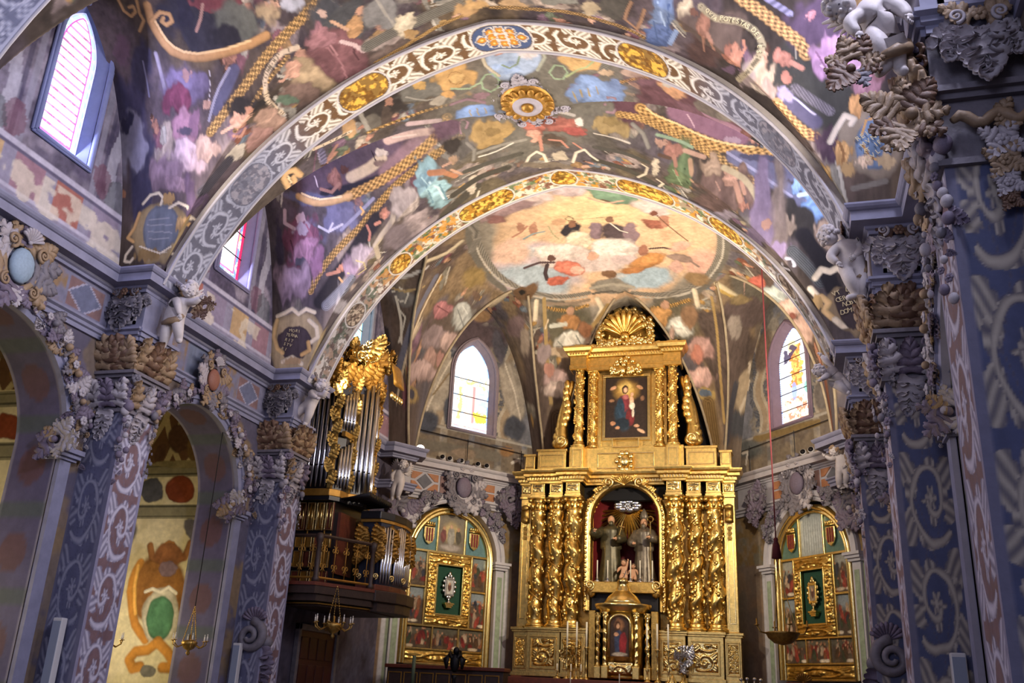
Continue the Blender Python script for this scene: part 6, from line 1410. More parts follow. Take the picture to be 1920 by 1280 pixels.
# ------------------------------------------------------------------ stained-glass windows
M_glass = mat('stained_glass', attr=True, rough=0.3, emit=1.0)
nt = M_glass.node_tree; _b = nt.nodes['Principled BSDF']
_a = [n for n in nt.nodes if n.type == 'ATTRIBUTE'][0]; _m = nt.nodes.new('ShaderNodeVectorMath'); _m.operation = 'SCALE'; _m.inputs['Scale'].default_value = 1.0
_al = nt.nodes.new('ShaderNodeMath'); _al.operation = 'MULTIPLY'; _al.inputs[1].default_value = 1.0
nt.links.new(_a.outputs['Color'], _b.inputs['Emission Color'])
def glass_window(name, label, pl, c, hw, z0, zsp, za, style, bars, depth=-0.22, seed=1, strength=1.0):
    root = struct(empty(name, pl.p(c, z0)), label); inv = np.array(pl.p(c, z0))
    # splayed reveal and moulded frame
    fr = win_outline(c, hw + 0.12, z0 - 0.1, zsp + 0.05, za + 0.16); gl = win_outline(c, hw, z0, zsp, za); n = len(fr)
    V = [pl.p(u, z, 0.04) for u, z in fr] + [pl.p(u, z, depth) for u, z in gl]; F = [(i, (i + 1) % n, n + (i + 1) % n, n + i) for i in range(n)]
    mesh_obj('reveal', np.array(V) - inv, F, MATS['reveal_' + style], root, False)
    b = MB(); pth = fr + [fr[0]]
    b.tube([np.array(pl.p(u, z, 0.05)) - inv for u, z in pth], 0.05, 6); b.tube([np.array(pl.p(c + (u - c) * 1.08, z + (0.05 if z > zsp else 0) - (0.03 if z < z0 + 0.1 else 0), 0.03)) - inv for u, z in pth], 0.035, 6); b.build('moulding', MATS['reveal_' + style], root, True)
    # glass panes between the iron bars
    zs = [z0] + bars + [za]
    for k in range(len(zs) - 1):
        a, e = zs[k] + 0.006, zs[k + 1] - 0.006; st_ = 0.008 if style == 'brick' else 0.016; nz = max(4, int((e - a) / st_)); nu = 110 if style == 'brick' else 64
        Zr = np.linspace(a, e, nz); half = half_w(Zr, hw, zsp, za) - 0.006
        T, Z = np.meshgrid(np.linspace(-1, 1, nu), Zr, indexing='ij'); U = c + T * half[None, :]; P = pl.arr(U, Z, depth) - inv
        x = (U - c).ravel(); z = Z.ravel(); hb = np.repeat(half[None, :], nu, 0).ravel(); edge = np.minimum(hb - np.abs(x), np.minimum(z - z0, za - z)); C = np.tile(np.array((0.95, 0.97, 1.0)), (x.size, 1)); n1 = fbm(x * 8, z * 8, seed, 3); n2 = fbm(x * 5 + 9, z * 5, seed + 1, 3)
        jx = fbm(x * 10, z * 10, seed + 5, 2) - 0.5
        if style == 'brick':       # white leaded field in red lines, blue-white border with green leaves
            f = (edge > 0.16); row = (z - z0) / 0.17; line = np.abs(row - np.round(row)) < 0.13; col = ((x / 0.11 + 0.5 * (np.floor(row) % 2)) % 1.0) < 0.07
            mixc(C, (0.75, 0.12, 0.45), (f & line) * 0.8); mixc(C, (0.35, 0.12, 0.3), (f & line & (n1 > 0.55)) * 0.8); mixc(C, (0.9, 0.6, 0.8), (f & col) * 0.4)
            mixc(C, (0.55, 0.08, 0.45), (np.abs(edge - 0.155) < 0.016) * 0.95); mixc(C, (0.35, 0.38, 1.0), (edge < 0.06) * 0.7)
            ph = np.hypot(((z - z0) / 0.21) % 1.0 - 0.5, (edge - 0.09) / 0.13); mixc(C, (0.22, 0.75, 0.45), (ph < 0.3) * 0.6); mixc(C, (0.30, 0.45, 0.75), (np.abs(ph - 0.36) < 0.06) * 0.7); mixc(C, (0.9, 0.1, 0.55), ((z - z0 < 0.05) & (edge < 0.1)) * 0.8)
        elif style == 'redborder':
            f = edge > 0.2; mixc(C, (0.9, 0.02, 0.1), (edge < 0.085) * 1.0); mixc(C, (0.85, 0.05, 0.2), (np.abs(edge - 0.22) < 0.025) * 0.9); mixc(C, (0.1, 0.25, 0.55), ((edge > 0.085) & (edge < 0.2) & (n1 > 0.5)) * 0.9); mixc(C, (0.9, 0.75, 0.2), ((edge > 0.085) & (edge < 0.2) & (n2 > 0.58)) * 0.8)
        elif style == 'cyan':
            wv = np.sin(z * 34 + x * 6); mixc(C, (0.25, 0.8, 0.92), (wv > 0.1) * 0.85); mixc(C, (0.9, 0.75, 0.1), ((edge < 0.09)) * 0.8); mixc(C, (0.1, 0.5, 0.85), (edge < 0.04) * 0.9)
            rd = np.abs(x - 0.05 + 0.6 * (z - z0 - 0.7)) < 0.05; mixc(C, (0.8, 0.05, 0.2), (rd & (z < z0 + 1.3)) * 0.9); mixc(C, (0.85, 0.1, 0.3), ((np.hypot(x + 0.1, z - z0 - 0.55) < 0.14) & (n1 > 0.45)) * 0.9)
        elif style == 'saint':     # pale sky, standing robed figure, ochre and blue glass at its feet
            mixc(C, (0.45, 0.68, 1.0), sstep(0.48, 0.58, n2) * 0.75); mixc(C, (0.25, 0.45, 0.95), (edge < 0.05) * sstep(0.3, 0.6, n1) * 0.9)
            h = z - z0; g = (np.abs(x - 0.05) < 0.28) & (h < 1.75) & (h > 0.25); mixc(C, (0.80, 0.62, 0.50), g * 0.7); mixc(C, (0.72, 0.22, 0.25), (np.abs(x - 0.17 + 0.03 * jx) < 0.045) * (h < 1.6) * (h > 0.3) * 0.8); mixc(C, (0.85, 0.65, 0.55), (np.abs(x + 0.12 + 0.1 * jx) < 0.05) * (h < 1.5) * 0.7)
            mixc(C, (0.80, 0.62, 0.12), (np.abs(x + 0.38 + 0.2 * jx) < 0.07) * (h < 1.5) * (h > .35) * 0.8); mixc(C, (0.9, 0.62, 0.05), (np.hypot((x - 0.45) / 0.26, (h - 0.55) / 0.22) < 1 + jx) * 0.95); mixc(C, (0.35, 0.45, 0.80), (np.hypot((x - 0.5) / 0.22, (h - 1.05) / 0.4) < 1 + jx) * 0.6)
            mixc(C, (0.85, 0.62, 0.1), (np.abs(h - 1.75 - 0.5 * jx) < 0.06) * (n1 > 0.4) * 0.7); mixc(C, (0.55, 0.5, 0.72), ((h < 0.35) & (n1 > 0.5)) * 0.6); mixc(C, (0.8, 0.3, 0.25), (np.abs(h - 0.12) < 0.03) * 0.6)
        else:                      # 'orange': figure in orange robe, tub below
            h = z - z0; mixc(C, (0.45, 0.55, 0.95), sstep(0.45, 0.6, n2) * 0.55); g = (np.abs(x + 0.05 + 0.3 * jx) < 0.26) & (h > 1.15) & (h < 2.5); mixc(C, (0.93, 0.45, 0.05), g * 0.9); mixc(C, (0.75, 0.18, 0.05), (g & (n1 > 0.55)) * 0.8); mixc(C, (0.98, 0.75, 0.3), (np.hypot(x - 0.1, h - 2.5) < 0.2) * 0.8)
            mixc(C, (0.8, 0.18, 0.06), ((h < 0.8) & (n1 > 0.48)) * 0.85); mixc(C, (0.97, 0.8, 0.6), ((h < 0.8) & (n2 > 0.52)) * 0.8); mixc(C, (0.2, 0.35, 0.85), (np.hypot((x - 0.1) / 0.12, (h - 1.0) / 0.3) < 1) * 0.8); mixc(C, (0.1, 0.5, 0.4), (np.hypot((x + 0.5) / 0.15, (h - 1.0) / 0.2) < 1) * 0.8)
            dots = ((z / 0.07) % 1.0 < 0.5); mixc(C, (0.15, 0.3, 0.85), ((edge < 0.06) & dots) * 0.9); mixc(C, (0.05, 0.04, 0.1), ((h > 2.0) & (h < 2.55) & (fbm(x * 3, z * 3, 9, 3) > 0.55)) * 0.95)
        o = grid_obj('pane', P, M_glass, root, C * strength)
    b = MB()
    for zb in bars:
        half = float(half_w(zb, hw, zsp, za)); b.tube([np.array(pl.p(c - half, zb, depth + 0.01)) - inv, np.array(pl.p(c + half, zb, depth + 0.01)) - inv], 0.013, 6)
    if bars: b.build('iron_bar', M_black, root)
    return root
for st, cl in (('brick', '#7d86b4'), ('redborder', '#8a86a8'), ('cyan', '#8f98ae'), ('saint', '#8d8089'), ('orange', '#7b6878')): mat('reveal_' + st, cl, 0.7, noise=0.1)
_b.inputs['Emission Strength'].default_value = 1.0
glass_window('window_1', 'white leaded window with pink lines and green leaf border', *WIN[0][1:], 'brick', [], -0.2, 5)
glass_window('window_2', 'clear leaded window with a bright red border', *WIN[1][1:], 'redborder', [10.9, 11.5, 12.1], -0.2, 6)
glass_window('window_3', 'turquoise striped stained glass window above the organ', *WIN[2][1:], 'cyan', [11.0, 11.7], -0.2, 7)
glass_window('window_4', 'pale stained glass window with a robed figure left of the altar', PL_DL, DWC, DHW, *DZ, 'saint', [10.55, 11.15, 11.75], -0.25, 8)
glass_window('window_5', 'stained glass window with an orange robed figure right of the altar', PL_DR, DWC, DHW, *DZ, 'orange', [10.4, 10.95, 11.5, 12.05, 12.55], -0.25, 9)
# ------------------------------------------------------------------ shared ornament builders
def relief(name, w_, h_, M, parent, loc=(0, 0, 0), depth=0.05, P=None, n=34, seed=0, arch=False):
    """carved scrollwork panel in the local XZ plane, facing -Y, centred at loc"""
    nz = max(8, int(n * h_ / w_)); nz = min(nz, 90)
    U, Z = np.meshgrid(np.linspace(-1, 1, n), np.linspace(-0.5, 0.5, nz), indexing='ij')
    m, sh = scrolls(U.ravel(), (Z * h_ + 10 + seed * 0.37).ravel(), P or w_ * 0.8, seed); m = m.reshape(U.shape); sh = sh.reshape(U.shape)
    e = np.minimum(1 - np.abs(U), (0.5 - np.abs(Z)) * 2); d = depth * (m * (0.75 + 0.25 * sh)) * sstep(0.0, 0.08, e)
    Pn = np.stack([U * w_ / 2 + loc[0], loc[1] - d, Z * h_ + loc[2]], -1)
    return grid_obj(name, Pn, M, parent)
def panel_frame(name, w_, h_, t, M, parent, loc=(0, 0, 0), d=0.04):
    b = MB(); x, y, z = loc
    b.box((x - w_ / 2, y - d, z - h_ / 2), (x + w_ / 2, y, z - h_ / 2 + t)).box((x - w_ / 2, y - d, z + h_ / 2 - t), (x + w_ / 2, y, z + h_ / 2))
    b.box((x - w_ / 2, y - d, z - h_ / 2 + t), (x - w_ / 2 + t, y, z + h_ / 2 - t)).box((x + w_ / 2 - t, y - d, z - h_ / 2 + t), (x + w_ / 2, y, z + h_ / 2 - t))
    return b.build(name, M, parent, bevel=min(0.012, t * 0.25))
_leaf_cache = {}
def leaf_mesh(kind='acanthus', lobes=4, curl=0.55, seed=0):
    """lobed leaf growing along +Z from the origin, one unit long, bulging toward -Y"""
    k = (kind, lobes, curl, seed)
    if k in _leaf_cache: return _leaf_cache[k]
    L = lobes; V = []; F = []; z_of = lambda t: t - curl * max(0, t - 0.72) ** 2 * 2.2; y_of = lambda t: -0.10 * math.sin(PI * t) - curl * 0.8 * max(0, t - 0.6) ** 1.5
    for s in (-1, 1):
        k0 = len(V); cnt = 0
        for i in range(L + 1):       # lobes turn from sideways at the base to upright at the tip; each ends in three rounded teeth
            f = i / L; tb = 0.05 + 0.80 * f; ax = (1.30 - 1.1 * f ** 1.2) if i < L else 0.0; wl = (0.46 - 0.16 * f) * (0.85 if i == 0 else 1); N = 13
            for j in range(N if i < L else 7):
                g = j / (N - 1); ph = ax + 0.78 * (1 - 2 * g); env = 0.50 + 0.50 * math.sin(PI * min(1, max(0, g * 0.94 + 0.03))) ** 0.45; rho = wl * env * (0.84 + 0.16 * abs(math.cos(PI * 3 * g + PI / 2)) ** 0.5 * 1.0)
                t = min(0.97, tb + 0.75 / L * g * 0.8); bx, bz = 0.0, z_of(tb + 0.04); ox, oz = math.sin(ph) * rho, math.cos(ph) * rho
                if i == L: ox = max(0.0, ox)
                rid = math.sin(PI * g); V += [(0, y_of(t) - 0.035, z_of(t)), (s * ox * 0.55, y_of(tb) - 0.02 - 0.05 * rid, bz + oz * 0.55), (s * ox, y_of(tb) + 0.05 - 0.11 * rid, bz + oz)]; cnt += 1
        for i in range(cnt - 1):
            for j in range(2): q = k0 + i * 3 + j; f_ = (q, q + 1, q + 4, q + 3); F.append(f_ if s > 0 else f_[::-1])
    m = len(V); F += [tuple(v + m for v in f[::-1]) for f in F]; V += [(x, y + 0.05, z) for x, y, z in V]; hf = m // 2
    for k0 in (0, hf):
        for i in range(hf // 3 - 1): q = k0 + i * 3 + 2; F.append((q, q + m, q + 3 + m, q + 3))
    me = bpy.data.meshes.new('leaf'); me.from_pydata(V, [], F); me.polygons.foreach_set('use_smooth', [True] * len(me.polygons)); me.update()
    _leaf_cache[k] = me; return me
_mc = {}
def mesh_with(me, M):
    k = (me.name, M.name)
    if k not in _mc: c = me.copy(); c.materials.clear(); c.materials.append(M); _mc[k] = c
    return _mc[k]
def put(name, me, M, parent, loc, size, rot=(0, 0, 0), sc=(1, 1, 1)):
    o = bpy.data.objects.new(name, mesh_with(me, M)); COL.objects.link(o); o.parent = parent; o.location = loc; o.rotation_euler = rot; o.scale = (size * sc[0], size * sc[1], size * sc[2]); return o
def _mk(fn, nm):
    b = MB(); fn(b); me = bpy.data.meshes.new(nm); me.from_pydata(b.V, [], b.F); me.polygons.foreach_set('use_smooth', [True] * len(me.polygons)); me.update(); return me
ME_ball = _mk(lambda b: b.ball((0, 0, 0), 1.0, 12, 8), 'fruit')
def _flower(b):
    for k in range(6):
        a = PI * k / 3; b.ball((math.cos(a) * 0.55, 0.05, math.sin(a) * 0.55), (0.42, 0.22, 0.42), 8, 5)
    b.ball((0, -0.12, 0), 0.3, 8, 5)
ME_flower = _mk(_flower, 'flower')
def spiral_pts(turns=1.4, r0=1.0, r1=0.16, n=26, a0=0.0, sg=1):
    out = []
    for i in range(n + 1):
        t = i / n; r = r0 + (r1 - r0) * t ** 0.8; a = a0 + sg * 2 * PI * turns * t; out.append((r * math.cos(a), r * math.sin(a)))
    return out
def _volute(b, sg=1):
    p = spiral_pts(1.5, 1.0, 0.2, 26, -PI / 2, sg); b.tube([(x, -0.06 * i / 26, y) for i, (x, y) in enumerate(p)], [0.26 - 0.12 * i / 26 for i in range(27)], 6)
    b.ball((0, -0.12, 0), 0.2, 8, 5)
ME_volute = _mk(lambda b: _volute(b, 1), 'volute'); ME_voluteR = _mk(lambda b: _volute(b, -1), 'volute')
def _shell(b, ribs=9):
    for k in range(ribs):
        a = -1.15 + 2.3 * k / (ribs - 1); n = 7; pts = []; rad = []
        for i in range(n):
            t = i / (n - 1); r = 0.12 + 0.88 * t; pts.append((math.sin(a) * r, -0.30 * math.sin(t * PI * 0.55), math.cos(a) * r)); rad.append(0.03 + 0.12 * t)
        b.tube(pts, rad, 7); b.ball(pts[-1], 0.135, 7, 5)
    b.ball((0, -0.08, 0.0), (0.2, 0.14, 0.16), 8, 5)
ME_shell = _mk(_shell, 'shell')
def twisted_column(parent, x, y, z0, z1, r, M, turns=5.0, seed=0, sg=1, vine=True, tw=0.2):
    """twisted column: shaft with sub-parts base, capital, vine"""
    n, m = 96, 18; H = z1 - z0; hb = min(0.22, H * 0.06); hc = min(0.42, H * 0.11); V = []; F = []
    for i in range(n + 1):
        t = i / n; z = hb + (H - hb - hc) * t; a = sg * 2 * PI * turns * t; fade = min(1, t * 8, (1 - t) * 8); ox = math.cos(a) * r * tw * fade; oy = math.sin(a) * r * tw * fade; rr = r * 0.88
        for k in range(m):
            b_ = 2 * PI * k / m; g = 1 + 0.05 * math.cos(3 * b_ - a * 2.0); V.append((ox + rr * g * math.cos(b_), oy + rr * g * math.sin(b_), z))
    for i in range(n):
        for k in range(m): F.append((i * m + k, i * m + (k + 1) % m, (i + 1) * m + (k + 1) % m, (i + 1) * m + k))
    sh = mesh_obj('column', V, F, M, parent); sh.location = (x, y, z0)
    b = MB(); b.lathe([(r * 1.25, 0), (r * 1.3, hb * 0.2), (r * 1.25, hb * 0.4), (r * 1.0, hb * 0.55), (r * 1.12, hb * 0.8), (r * 0.95, hb)], 18); b.box((-r * 1.3, -r * 1.3, -0.04), (r * 1.3, r * 1.3, 0.01)); b.build('base', M, sh, True)
    zc = H - hc; b = MB(); b.lathe([(r * 0.85, zc - 0.02), (r * 0.98, zc), (r * 0.85, zc + 0.03), (r * 0.8, zc + 0.06), (r * 0.95, zc + hc * 0.6), (r * 1.2, zc + hc * 0.86)], 16); b.box((-r * 1.28, -r * 1.28, zc + hc * 0.88), (r * 1.28, r * 1.28, zc + hc))
    for k in range(4):
        a = PI / 4 + PI / 2 * k; b.ball((math.cos(a) * r * 1.35, math.sin(a) * r * 1.35, zc + hc * 0.75), r * 0.3, 8, 6)
    for k in range(8):
        a = PI / 4 * k; b.ball((math.cos(a) * r * 1.0, math.sin(a) * r * 1.0, zc + hc * 0.34), (r * 0.26, r * 0.26, hc * 0.26), 7, 5)
    b.build('capital', M, sh, True)
    if vine:       # stem winding in the groove with leaves and grapes
        b = MB(); rnd = random.Random(seed); pts = []
        for i in range(61):
            t = i / 60; a = sg * 2 * PI * turns * t + PI; pts.append((math.cos(a) * r * 0.86, math.sin(a) * r * 0.86, hb + (H - hb - hc) * t))
        b.tube(pts, r * 0.07, 6)
        for i in range(70):
            t = (i + 0.5) / 70; a = -PI * 0.95 + rnd.random() * PI * 0.9; rr = r * (0.86 + 0.2 * rnd.random()); q = r * (0.14 + 0.13 * rnd.random()); b.ball((math.cos(a) * rr, math.sin(a) * rr, hb + (H - hb - hc) * t), (q, q * 0.7, q * 1.3), 7, 5)
        b.build('vine', M, sh, True)
    return sh
def robed_figure(name, label, loc, h, M_robe, M_sk, rz=0.0, lean=0.0, arm=(0.32, -0.25, 0.72), arm2=(-0.28, -0.3, 0.62), mitre=False, M_hair=None, cat='statue', wide=1.0, parts=True):
    """standing carved saint: one continuous robe with folds; head, hands as parts"""
    root = thing(name, label, cat, loc, rz); n, m = 44, 30; V = []; F = []
    prof = [(0.0, 0.215), (0.05, 0.205), (0.2, 0.175), (0.4, 0.15), (0.55, 0.14), (0.66, 0.145), (0.74, 0.155), (0.79, 0.15), (0.825, 0.11), (0.85, 0.06), (0.87, 0.05)]
    for i in range(n + 1):
        t = 0.87 * i / n; r = np.interp(t, [p[0] for p in prof], [p[1] for p in prof])
        for k in range(m):
            a = 2 * PI * k / m; fold = 1 + (0.10 * math.cos(9 * a + 3 * t) + 0.05 * math.cos(17 * a - 6 * t)) * max(0, 1 - t / 0.75); sq = 1.0 if t < 0.5 else 1 + 0.25 * math.cos(2 * a)
            V.append((r * h * wide * fold * sq * math.cos(a) + lean * h * t, r * h * 0.72 * fold * math.sin(a), t * h))
    for i in range(n):
        for k in range(m): F.append((i * m + k, i * m + (k + 1) % m, (i + 1) * m + (k + 1) % m, (i + 1) * m + k))
    F.append(tuple(range(m))[::-1]); F.append(tuple(n * m + k for k in range(m))); mesh_obj('robe', V, F, M_robe, root)
    hx = lean * h * 0.92; b = MB(); b.ball((hx, -0.012 * h, 0.925 * h), (0.052 * h, 0.060 * h, 0.072 * h), 14, 10); b.ball((hx, -0.07 * h, 0.918 * h), (0.011 * h, 0.016 * h, 0.02 * h), 6, 5)
    b.lathe([(0.045 * h, 0), (0.038 * h, 0.06 * h)], 10, (hx, 0, 0.84 * h)); b.build('head', M_sk, root, True)
    b = MB(); b.ball((hx, -0.05 * h, 0.875 * h), (0.038 * h, 0.03 * h, 0.05 * h), 10, 7); b.ball((hx, 0.018 * h, 0.945 * h), (0.058 * h, 0.058 * h, 0.066 * h), 12, 8); b.build('hair_and_beard', M_hair or M_robe, root, True)
    if mitre:
        b = MB(); b.lathe([(0.052 * h, 0), (0.066 * h, 0.06 * h), (0.05 * h, 0.12 * h), (0.004 * h, 0.19 * h)], 12, (hx, 0, 0.965 * h), 1.0, 0.6); b.build('mitre', M_robe, root, True)
    for sx, am in ((1, arm), (-1, arm2)):
        sh = Vector((sx * 0.13 * h * wide + lean * h * 0.78, 0, 0.785 * h)); hd = Vector((am[0] * h + lean * h * 0.7, am[1] * h, am[2] * h)); el = (sh + hd) / 2 + Vector((sx * 0.07 * h, 0.02 * h, -0.07 * h))
        b = MB(); b.tube([sh, (sh + el) / 2 + Vector((0, 0, -0.01 * h)), el, (el + hd) / 2, hd], [0.062 * h, 0.066 * h, 0.066 * h, 0.062 * h, 0.055 * h], 10); b.build('sleeve', M_robe, root, True)
        b = MB(); d = (hd - el).normalized(); b.ball(hd + d * 0.03 * h, (0.022 * h, 0.022 * h, 0.026 * h), 8, 6)
        for k in range(4): b.tube([hd + d * 0.04 * h + Vector(((k - 1.5) * 0.012 * h, 0, 0)), hd + d * (0.075 - 0.004 * abs(k - 1.5)) * h + Vector(((k - 1.5) * 0.014 * h, 0, -0.008 * h))], 0.0062 * h, 6)
        b.tube([hd + d * 0.02 * h, hd + d * 0.045 * h + Vector((-sx * 0.03 * h, 0, 0.012 * h))], 0.007 * h, 6); b.build('hand', M_sk, root, True)
    return root
SKEL = {}
def putto(name, label, loc, h, joints, rot=None, M=None, wings=True, wing_side=(1, 1), cat='cherub', drape=None, hair=None, group=None):
    """chubby stucco child as one skinned body; joints: dict of local positions (unit height)"""
    root = thing(name, label, cat, loc, 0, group); M = M or M_putto
    J = dict(pel=(0, 0, 0), belly=(0, -0.02, 0.13), chest=(0, -0.01, 0.26), neck=(0, -0.01, 0.36), head=(0, -0.02, 0.44), crown=(0, -0.02, 0.54),
             lsh=(0.10, 0, 0.32), lel=(0.20, -0.03, 0.22), lha=(0.22, -0.12, 0.14), rsh=(-0.10, 0, 0.32), rel=(-0.20, -0.03, 0.22), rha=(-0.22, -0.12, 0.14),
             lhip=(0.07, 0, -0.04), lkn=(0.09, -0.06, -0.22), lan=(0.09, -0.01, -0.40), lto=(0.10, -0.09, -0.43), rhip=(-0.07, 0, -0.04), rkn=(-0.09, -0.06, -0.22), ran=(-0.09, -0.01, -0.40), rto=(-0.10, -0.09, -0.43))
    J.update(joints); R = dict(pel=0.155, belly=0.155, chest=0.135, neck=0.065, lsh=0.075, lel=0.062, lha=0.038, rsh=0.075, rel=0.062, rha=0.038, lhip=0.125, lkn=0.088, lan=0.052, lto=0.038, rhip=0.125, rkn=0.088, ran=0.052, rto=0.038)
    names = [k for k in R]; E = [('pel', 'belly'), ('belly', 'chest'), ('chest', 'neck'), ('chest', 'lsh'), ('lsh', 'lel'), ('lel', 'lha'), ('chest', 'rsh'), ('rsh', 'rel'), ('rel', 'rha'), ('pel', 'lhip'), ('lhip', 'lkn'), ('lkn', 'lan'), ('lan', 'lto'), ('pel', 'rhip'), ('rhip', 'rkn'), ('rkn', 'ran'), ('ran', 'rto')]
    me = bpy.data.meshes.new('body'); me.from_pydata([tuple(c * h for c in J[k]) for k in names], [(names.index(a), names.index(b)) for a, b in E], []); me.materials.append(M)
    o = bpy.data.objects.new('body', me); COL.objects.link(o); o.parent = root
    md = o.modifiers.new('skin', 'SKIN'); md.use_smooth_shade = True; md.branch_smoothing = 0.6
    for k, sv in zip(names, me.skin_vertices[0].data): sv.radius = (R[k] * h, R[k] * h); sv.use_root = (k == 'pel')
    s = o.modifiers.new('sub', 'SUBSURF'); s.levels = 2; s.render_levels = 2
    hd = Vector(J['head']) * h; cr = Vector(J['crown']) * h; up = (cr - hd).normalized(); nk = Vector(J['neck']) * h; c = hd + up * 0.03 * h
    face = Vector(J.get('face', (0, -1, 0))).normalized(); face = (face - up * face.dot(up)).normalized(); side = up.cross(face)
    b = MB(); b.ball((0, 0, 0), (0.10 * h, 0.108 * h, 0.118 * h), 18, 12)
    b.ball((0, -0.108 * h, -0.012 * h), (0.016 * h, 0.02 * h, 0.016 * h), 8, 6)
    for sx in (-1, 1): b.ball((sx * 0.05 * h, -0.078 * h, -0.035 * h), (0.034 * h, 0.03 * h, 0.032 * h), 8, 6); b.ball((sx * 0.10 * h, 0.0, -0.01 * h), (0.014 * h, 0.02 * h, 0.028 * h), 7, 5)
    b.ball((0, -0.096 * h, -0.05 * h), (0.022 * h, 0.014 * h, 0.010 * h), 7, 5); b.ball((0, -0.085 * h, -0.08 * h), (0.024 * h, 0.022 * h, 0.018 * h), 7, 5)
    M4 = Matrix((side * -1, face * -1, up)).transposed().to_4x4(); M4.translation = c
    hdo = b.xf(M4).build('head', M, root, True)
    b = MB(); rnd = random.Random(len(label))
    for sx in (-1, 1): b.ball((sx * 0.036 * h, -0.098 * h, 0.012 * h), (0.012 * h, 0.008 * h, 0.008 * h), 6, 4)
    b.xf(M4).build('eyes', M_grey, hdo, True); b = MB()
    for i in range(48):
        a = rnd.random() * 2 * PI; e = rnd.random() ** 0.7 * 1.9; q = Vector((math.sin(e) * math.cos(a), math.sin(e) * math.sin(a) + 0.12, math.cos(e)))
        if q.y < -0.55 and q.z < 0.5: continue
        r_ = 0.028 * h * (0.8 + 0.6 * rnd.random()); p = Vector((q.x * 0.104 * h, q.y * 0.112 * h, q.z * 0.122 * h)); b.ball(p, r_, 6, 5)
    b.xf(M4).build('hair', hair or M, root, True)
    for s_ in ('l', 'r'):        # hands: palm, four fingers and a thumb
        hp = Vector(J[s_ + 'ha']) * h; d = (hp - Vector(J[s_ + 'el']) * h).normalized(); sd = d.orthogonal().normalized(); nn = d.cross(sd); b = MB(); b.ball(hp + d * 0.02 * h, 0.034 * h, 8, 6)
        for k in range(4):
            q = hp + d * 0.035 * h + sd * (k - 1.5) * 0.015 * h; L = (0.040, 0.048, 0.045, 0.036)[k] * h; b.tube([q, q + d * L * 0.55 + nn * 0.004 * h, q + d * L * 0.9 + nn * 0.018 * h], [0.010 * h, 0.009 * h, 0.007 * h], 6)
        b.tube([hp + d * 0.012 * h + sd * 0.02 * h, hp + d * 0.03 * h + sd * 0.048 * h], [0.011 * h, 0.008 * h], 6); b.build('hand', M, root, True)
    if wings:
        for sx, on in ((1, wing_side[0]), (-1, wing_side[1])):
            if not on: continue
            base = Vector(J['chest']) * h - face * -0.0 + face * -0.10 * h + side * -sx * 0.05 * h + up * 0.05 * h; b = MB()
            for k in range(7):
                t = k / 6; d = (up * (0.75 - 0.9 * t) + side * -sx * (0.5 + 0.35 * t) - face * 0.45).normalized(); L = h * (0.36 - 0.12 * t)
                b.tube([base, base + d * L * 0.5, base + d * L], [0.03 * h, 0.036 * h, 0.010 * h], 6)
            b.build('wing', M, root, True)
    if drape:
        b = MB(); b.tube([Vector(p) * h for p in drape], [0.03 * h] + [0.05 * h] * (len(drape) - 2) + [0.03 * h], 8); b.build('drape', M_ochre, root, True)
    if rot: root.rotation_euler = rot
    return root
# ------------------------------------------------------------------ gilded main altarpiece
AZ = 30.0; AXC = -0.11
alt = thing('altarpiece', 'tall gilded main altarpiece with twisted columns and an arched niche', 'altarpiece', (AXC, AZ, 0.75))
def az(z): return z - 0.75
def abox(name, x0, x1, y0, y1, z0, z1, M=None, parent=None, bevel=0.012):
    b = MB(); b.box((x0, y0, az(z0)), (x1, y1, az(z1))); return b.build(name, M or M_gold, parent or alt, bevel=bevel)
# masonry core so that the pedestals stand on the floor
abox('altar_base', -3.5, 3.5, -0.25, 1.2, 0.75, 2.2, M_redwood)
def xy(s, x): return s * x
# back panel with the niche opening
nu, nz = 120, 120; U, Z = np.meshgrid(np.linspace(-3.45, 3.45, nu), np.linspace(3.6, 8.0, nz), indexing='ij'); uc = (U[:-1, :-1] + U[1:, 1:]) / 2; zc = (Z[:-1, :-1] + Z[1:, 1:]) / 2
keep = ~(((np.abs(uc) < 1.08) & (zc < 7.05)) | (np.hypot(uc, zc - 7.05) < 1.08)); grid_obj('back_panel', np.stack([U, np.full_like(U, 0.32), az(Z)], -1), M_goldd, alt, None, keep)
# pedestals
for s in (-1, 1):
    for (x0, x1, y0, nm) in ((1.95, 3.0, -0.3, 'pedestal'), (1.12, 1.9, -0.42, 'pedestal'), (3.02, 3.5, -0.1, 'pedestal')):
        a, b_ = sorted((s * x0, s * x1)); M = M_gold
        p = abox(nm, a, b_, y0, 0.6, 2.2, 3.55, M)
        b = MB(); b.box((a - 0.05, y0 - 0.06, az(3.5)), (b_ + 0.05, 0.6, az(3.56))).box((a - 0.08, y0 - 0.1, az(3.56)), (b_ + 0.08, 0.6, az(3.64))).box((a - 0.05, y0 - 0.06, az(2.2)), (b_ + 0.05, 0.6, az(2.32))); b.each('moulding', M_gold, p, 0.01)
        MS = M_goldp if s > 0 else M_gold
        relief('carved_panel', (x1 - x0) * 0.66, 0.8, MS, p, ((a + b_) / 2, y0 - 0.012, az(2.9)), 0.06, seed=int(x0 * 10)); panel_frame('panel_frame', (x1 - x0) * 0.8, 0.98, 0.05, M_gold, p, ((a + b_) / 2, y0 - 0.002, az(2.9)), 0.05)
abox('pedestal_shelf', -3.5, 3.5, -0.05, 0.6, 3.55, 3.66)
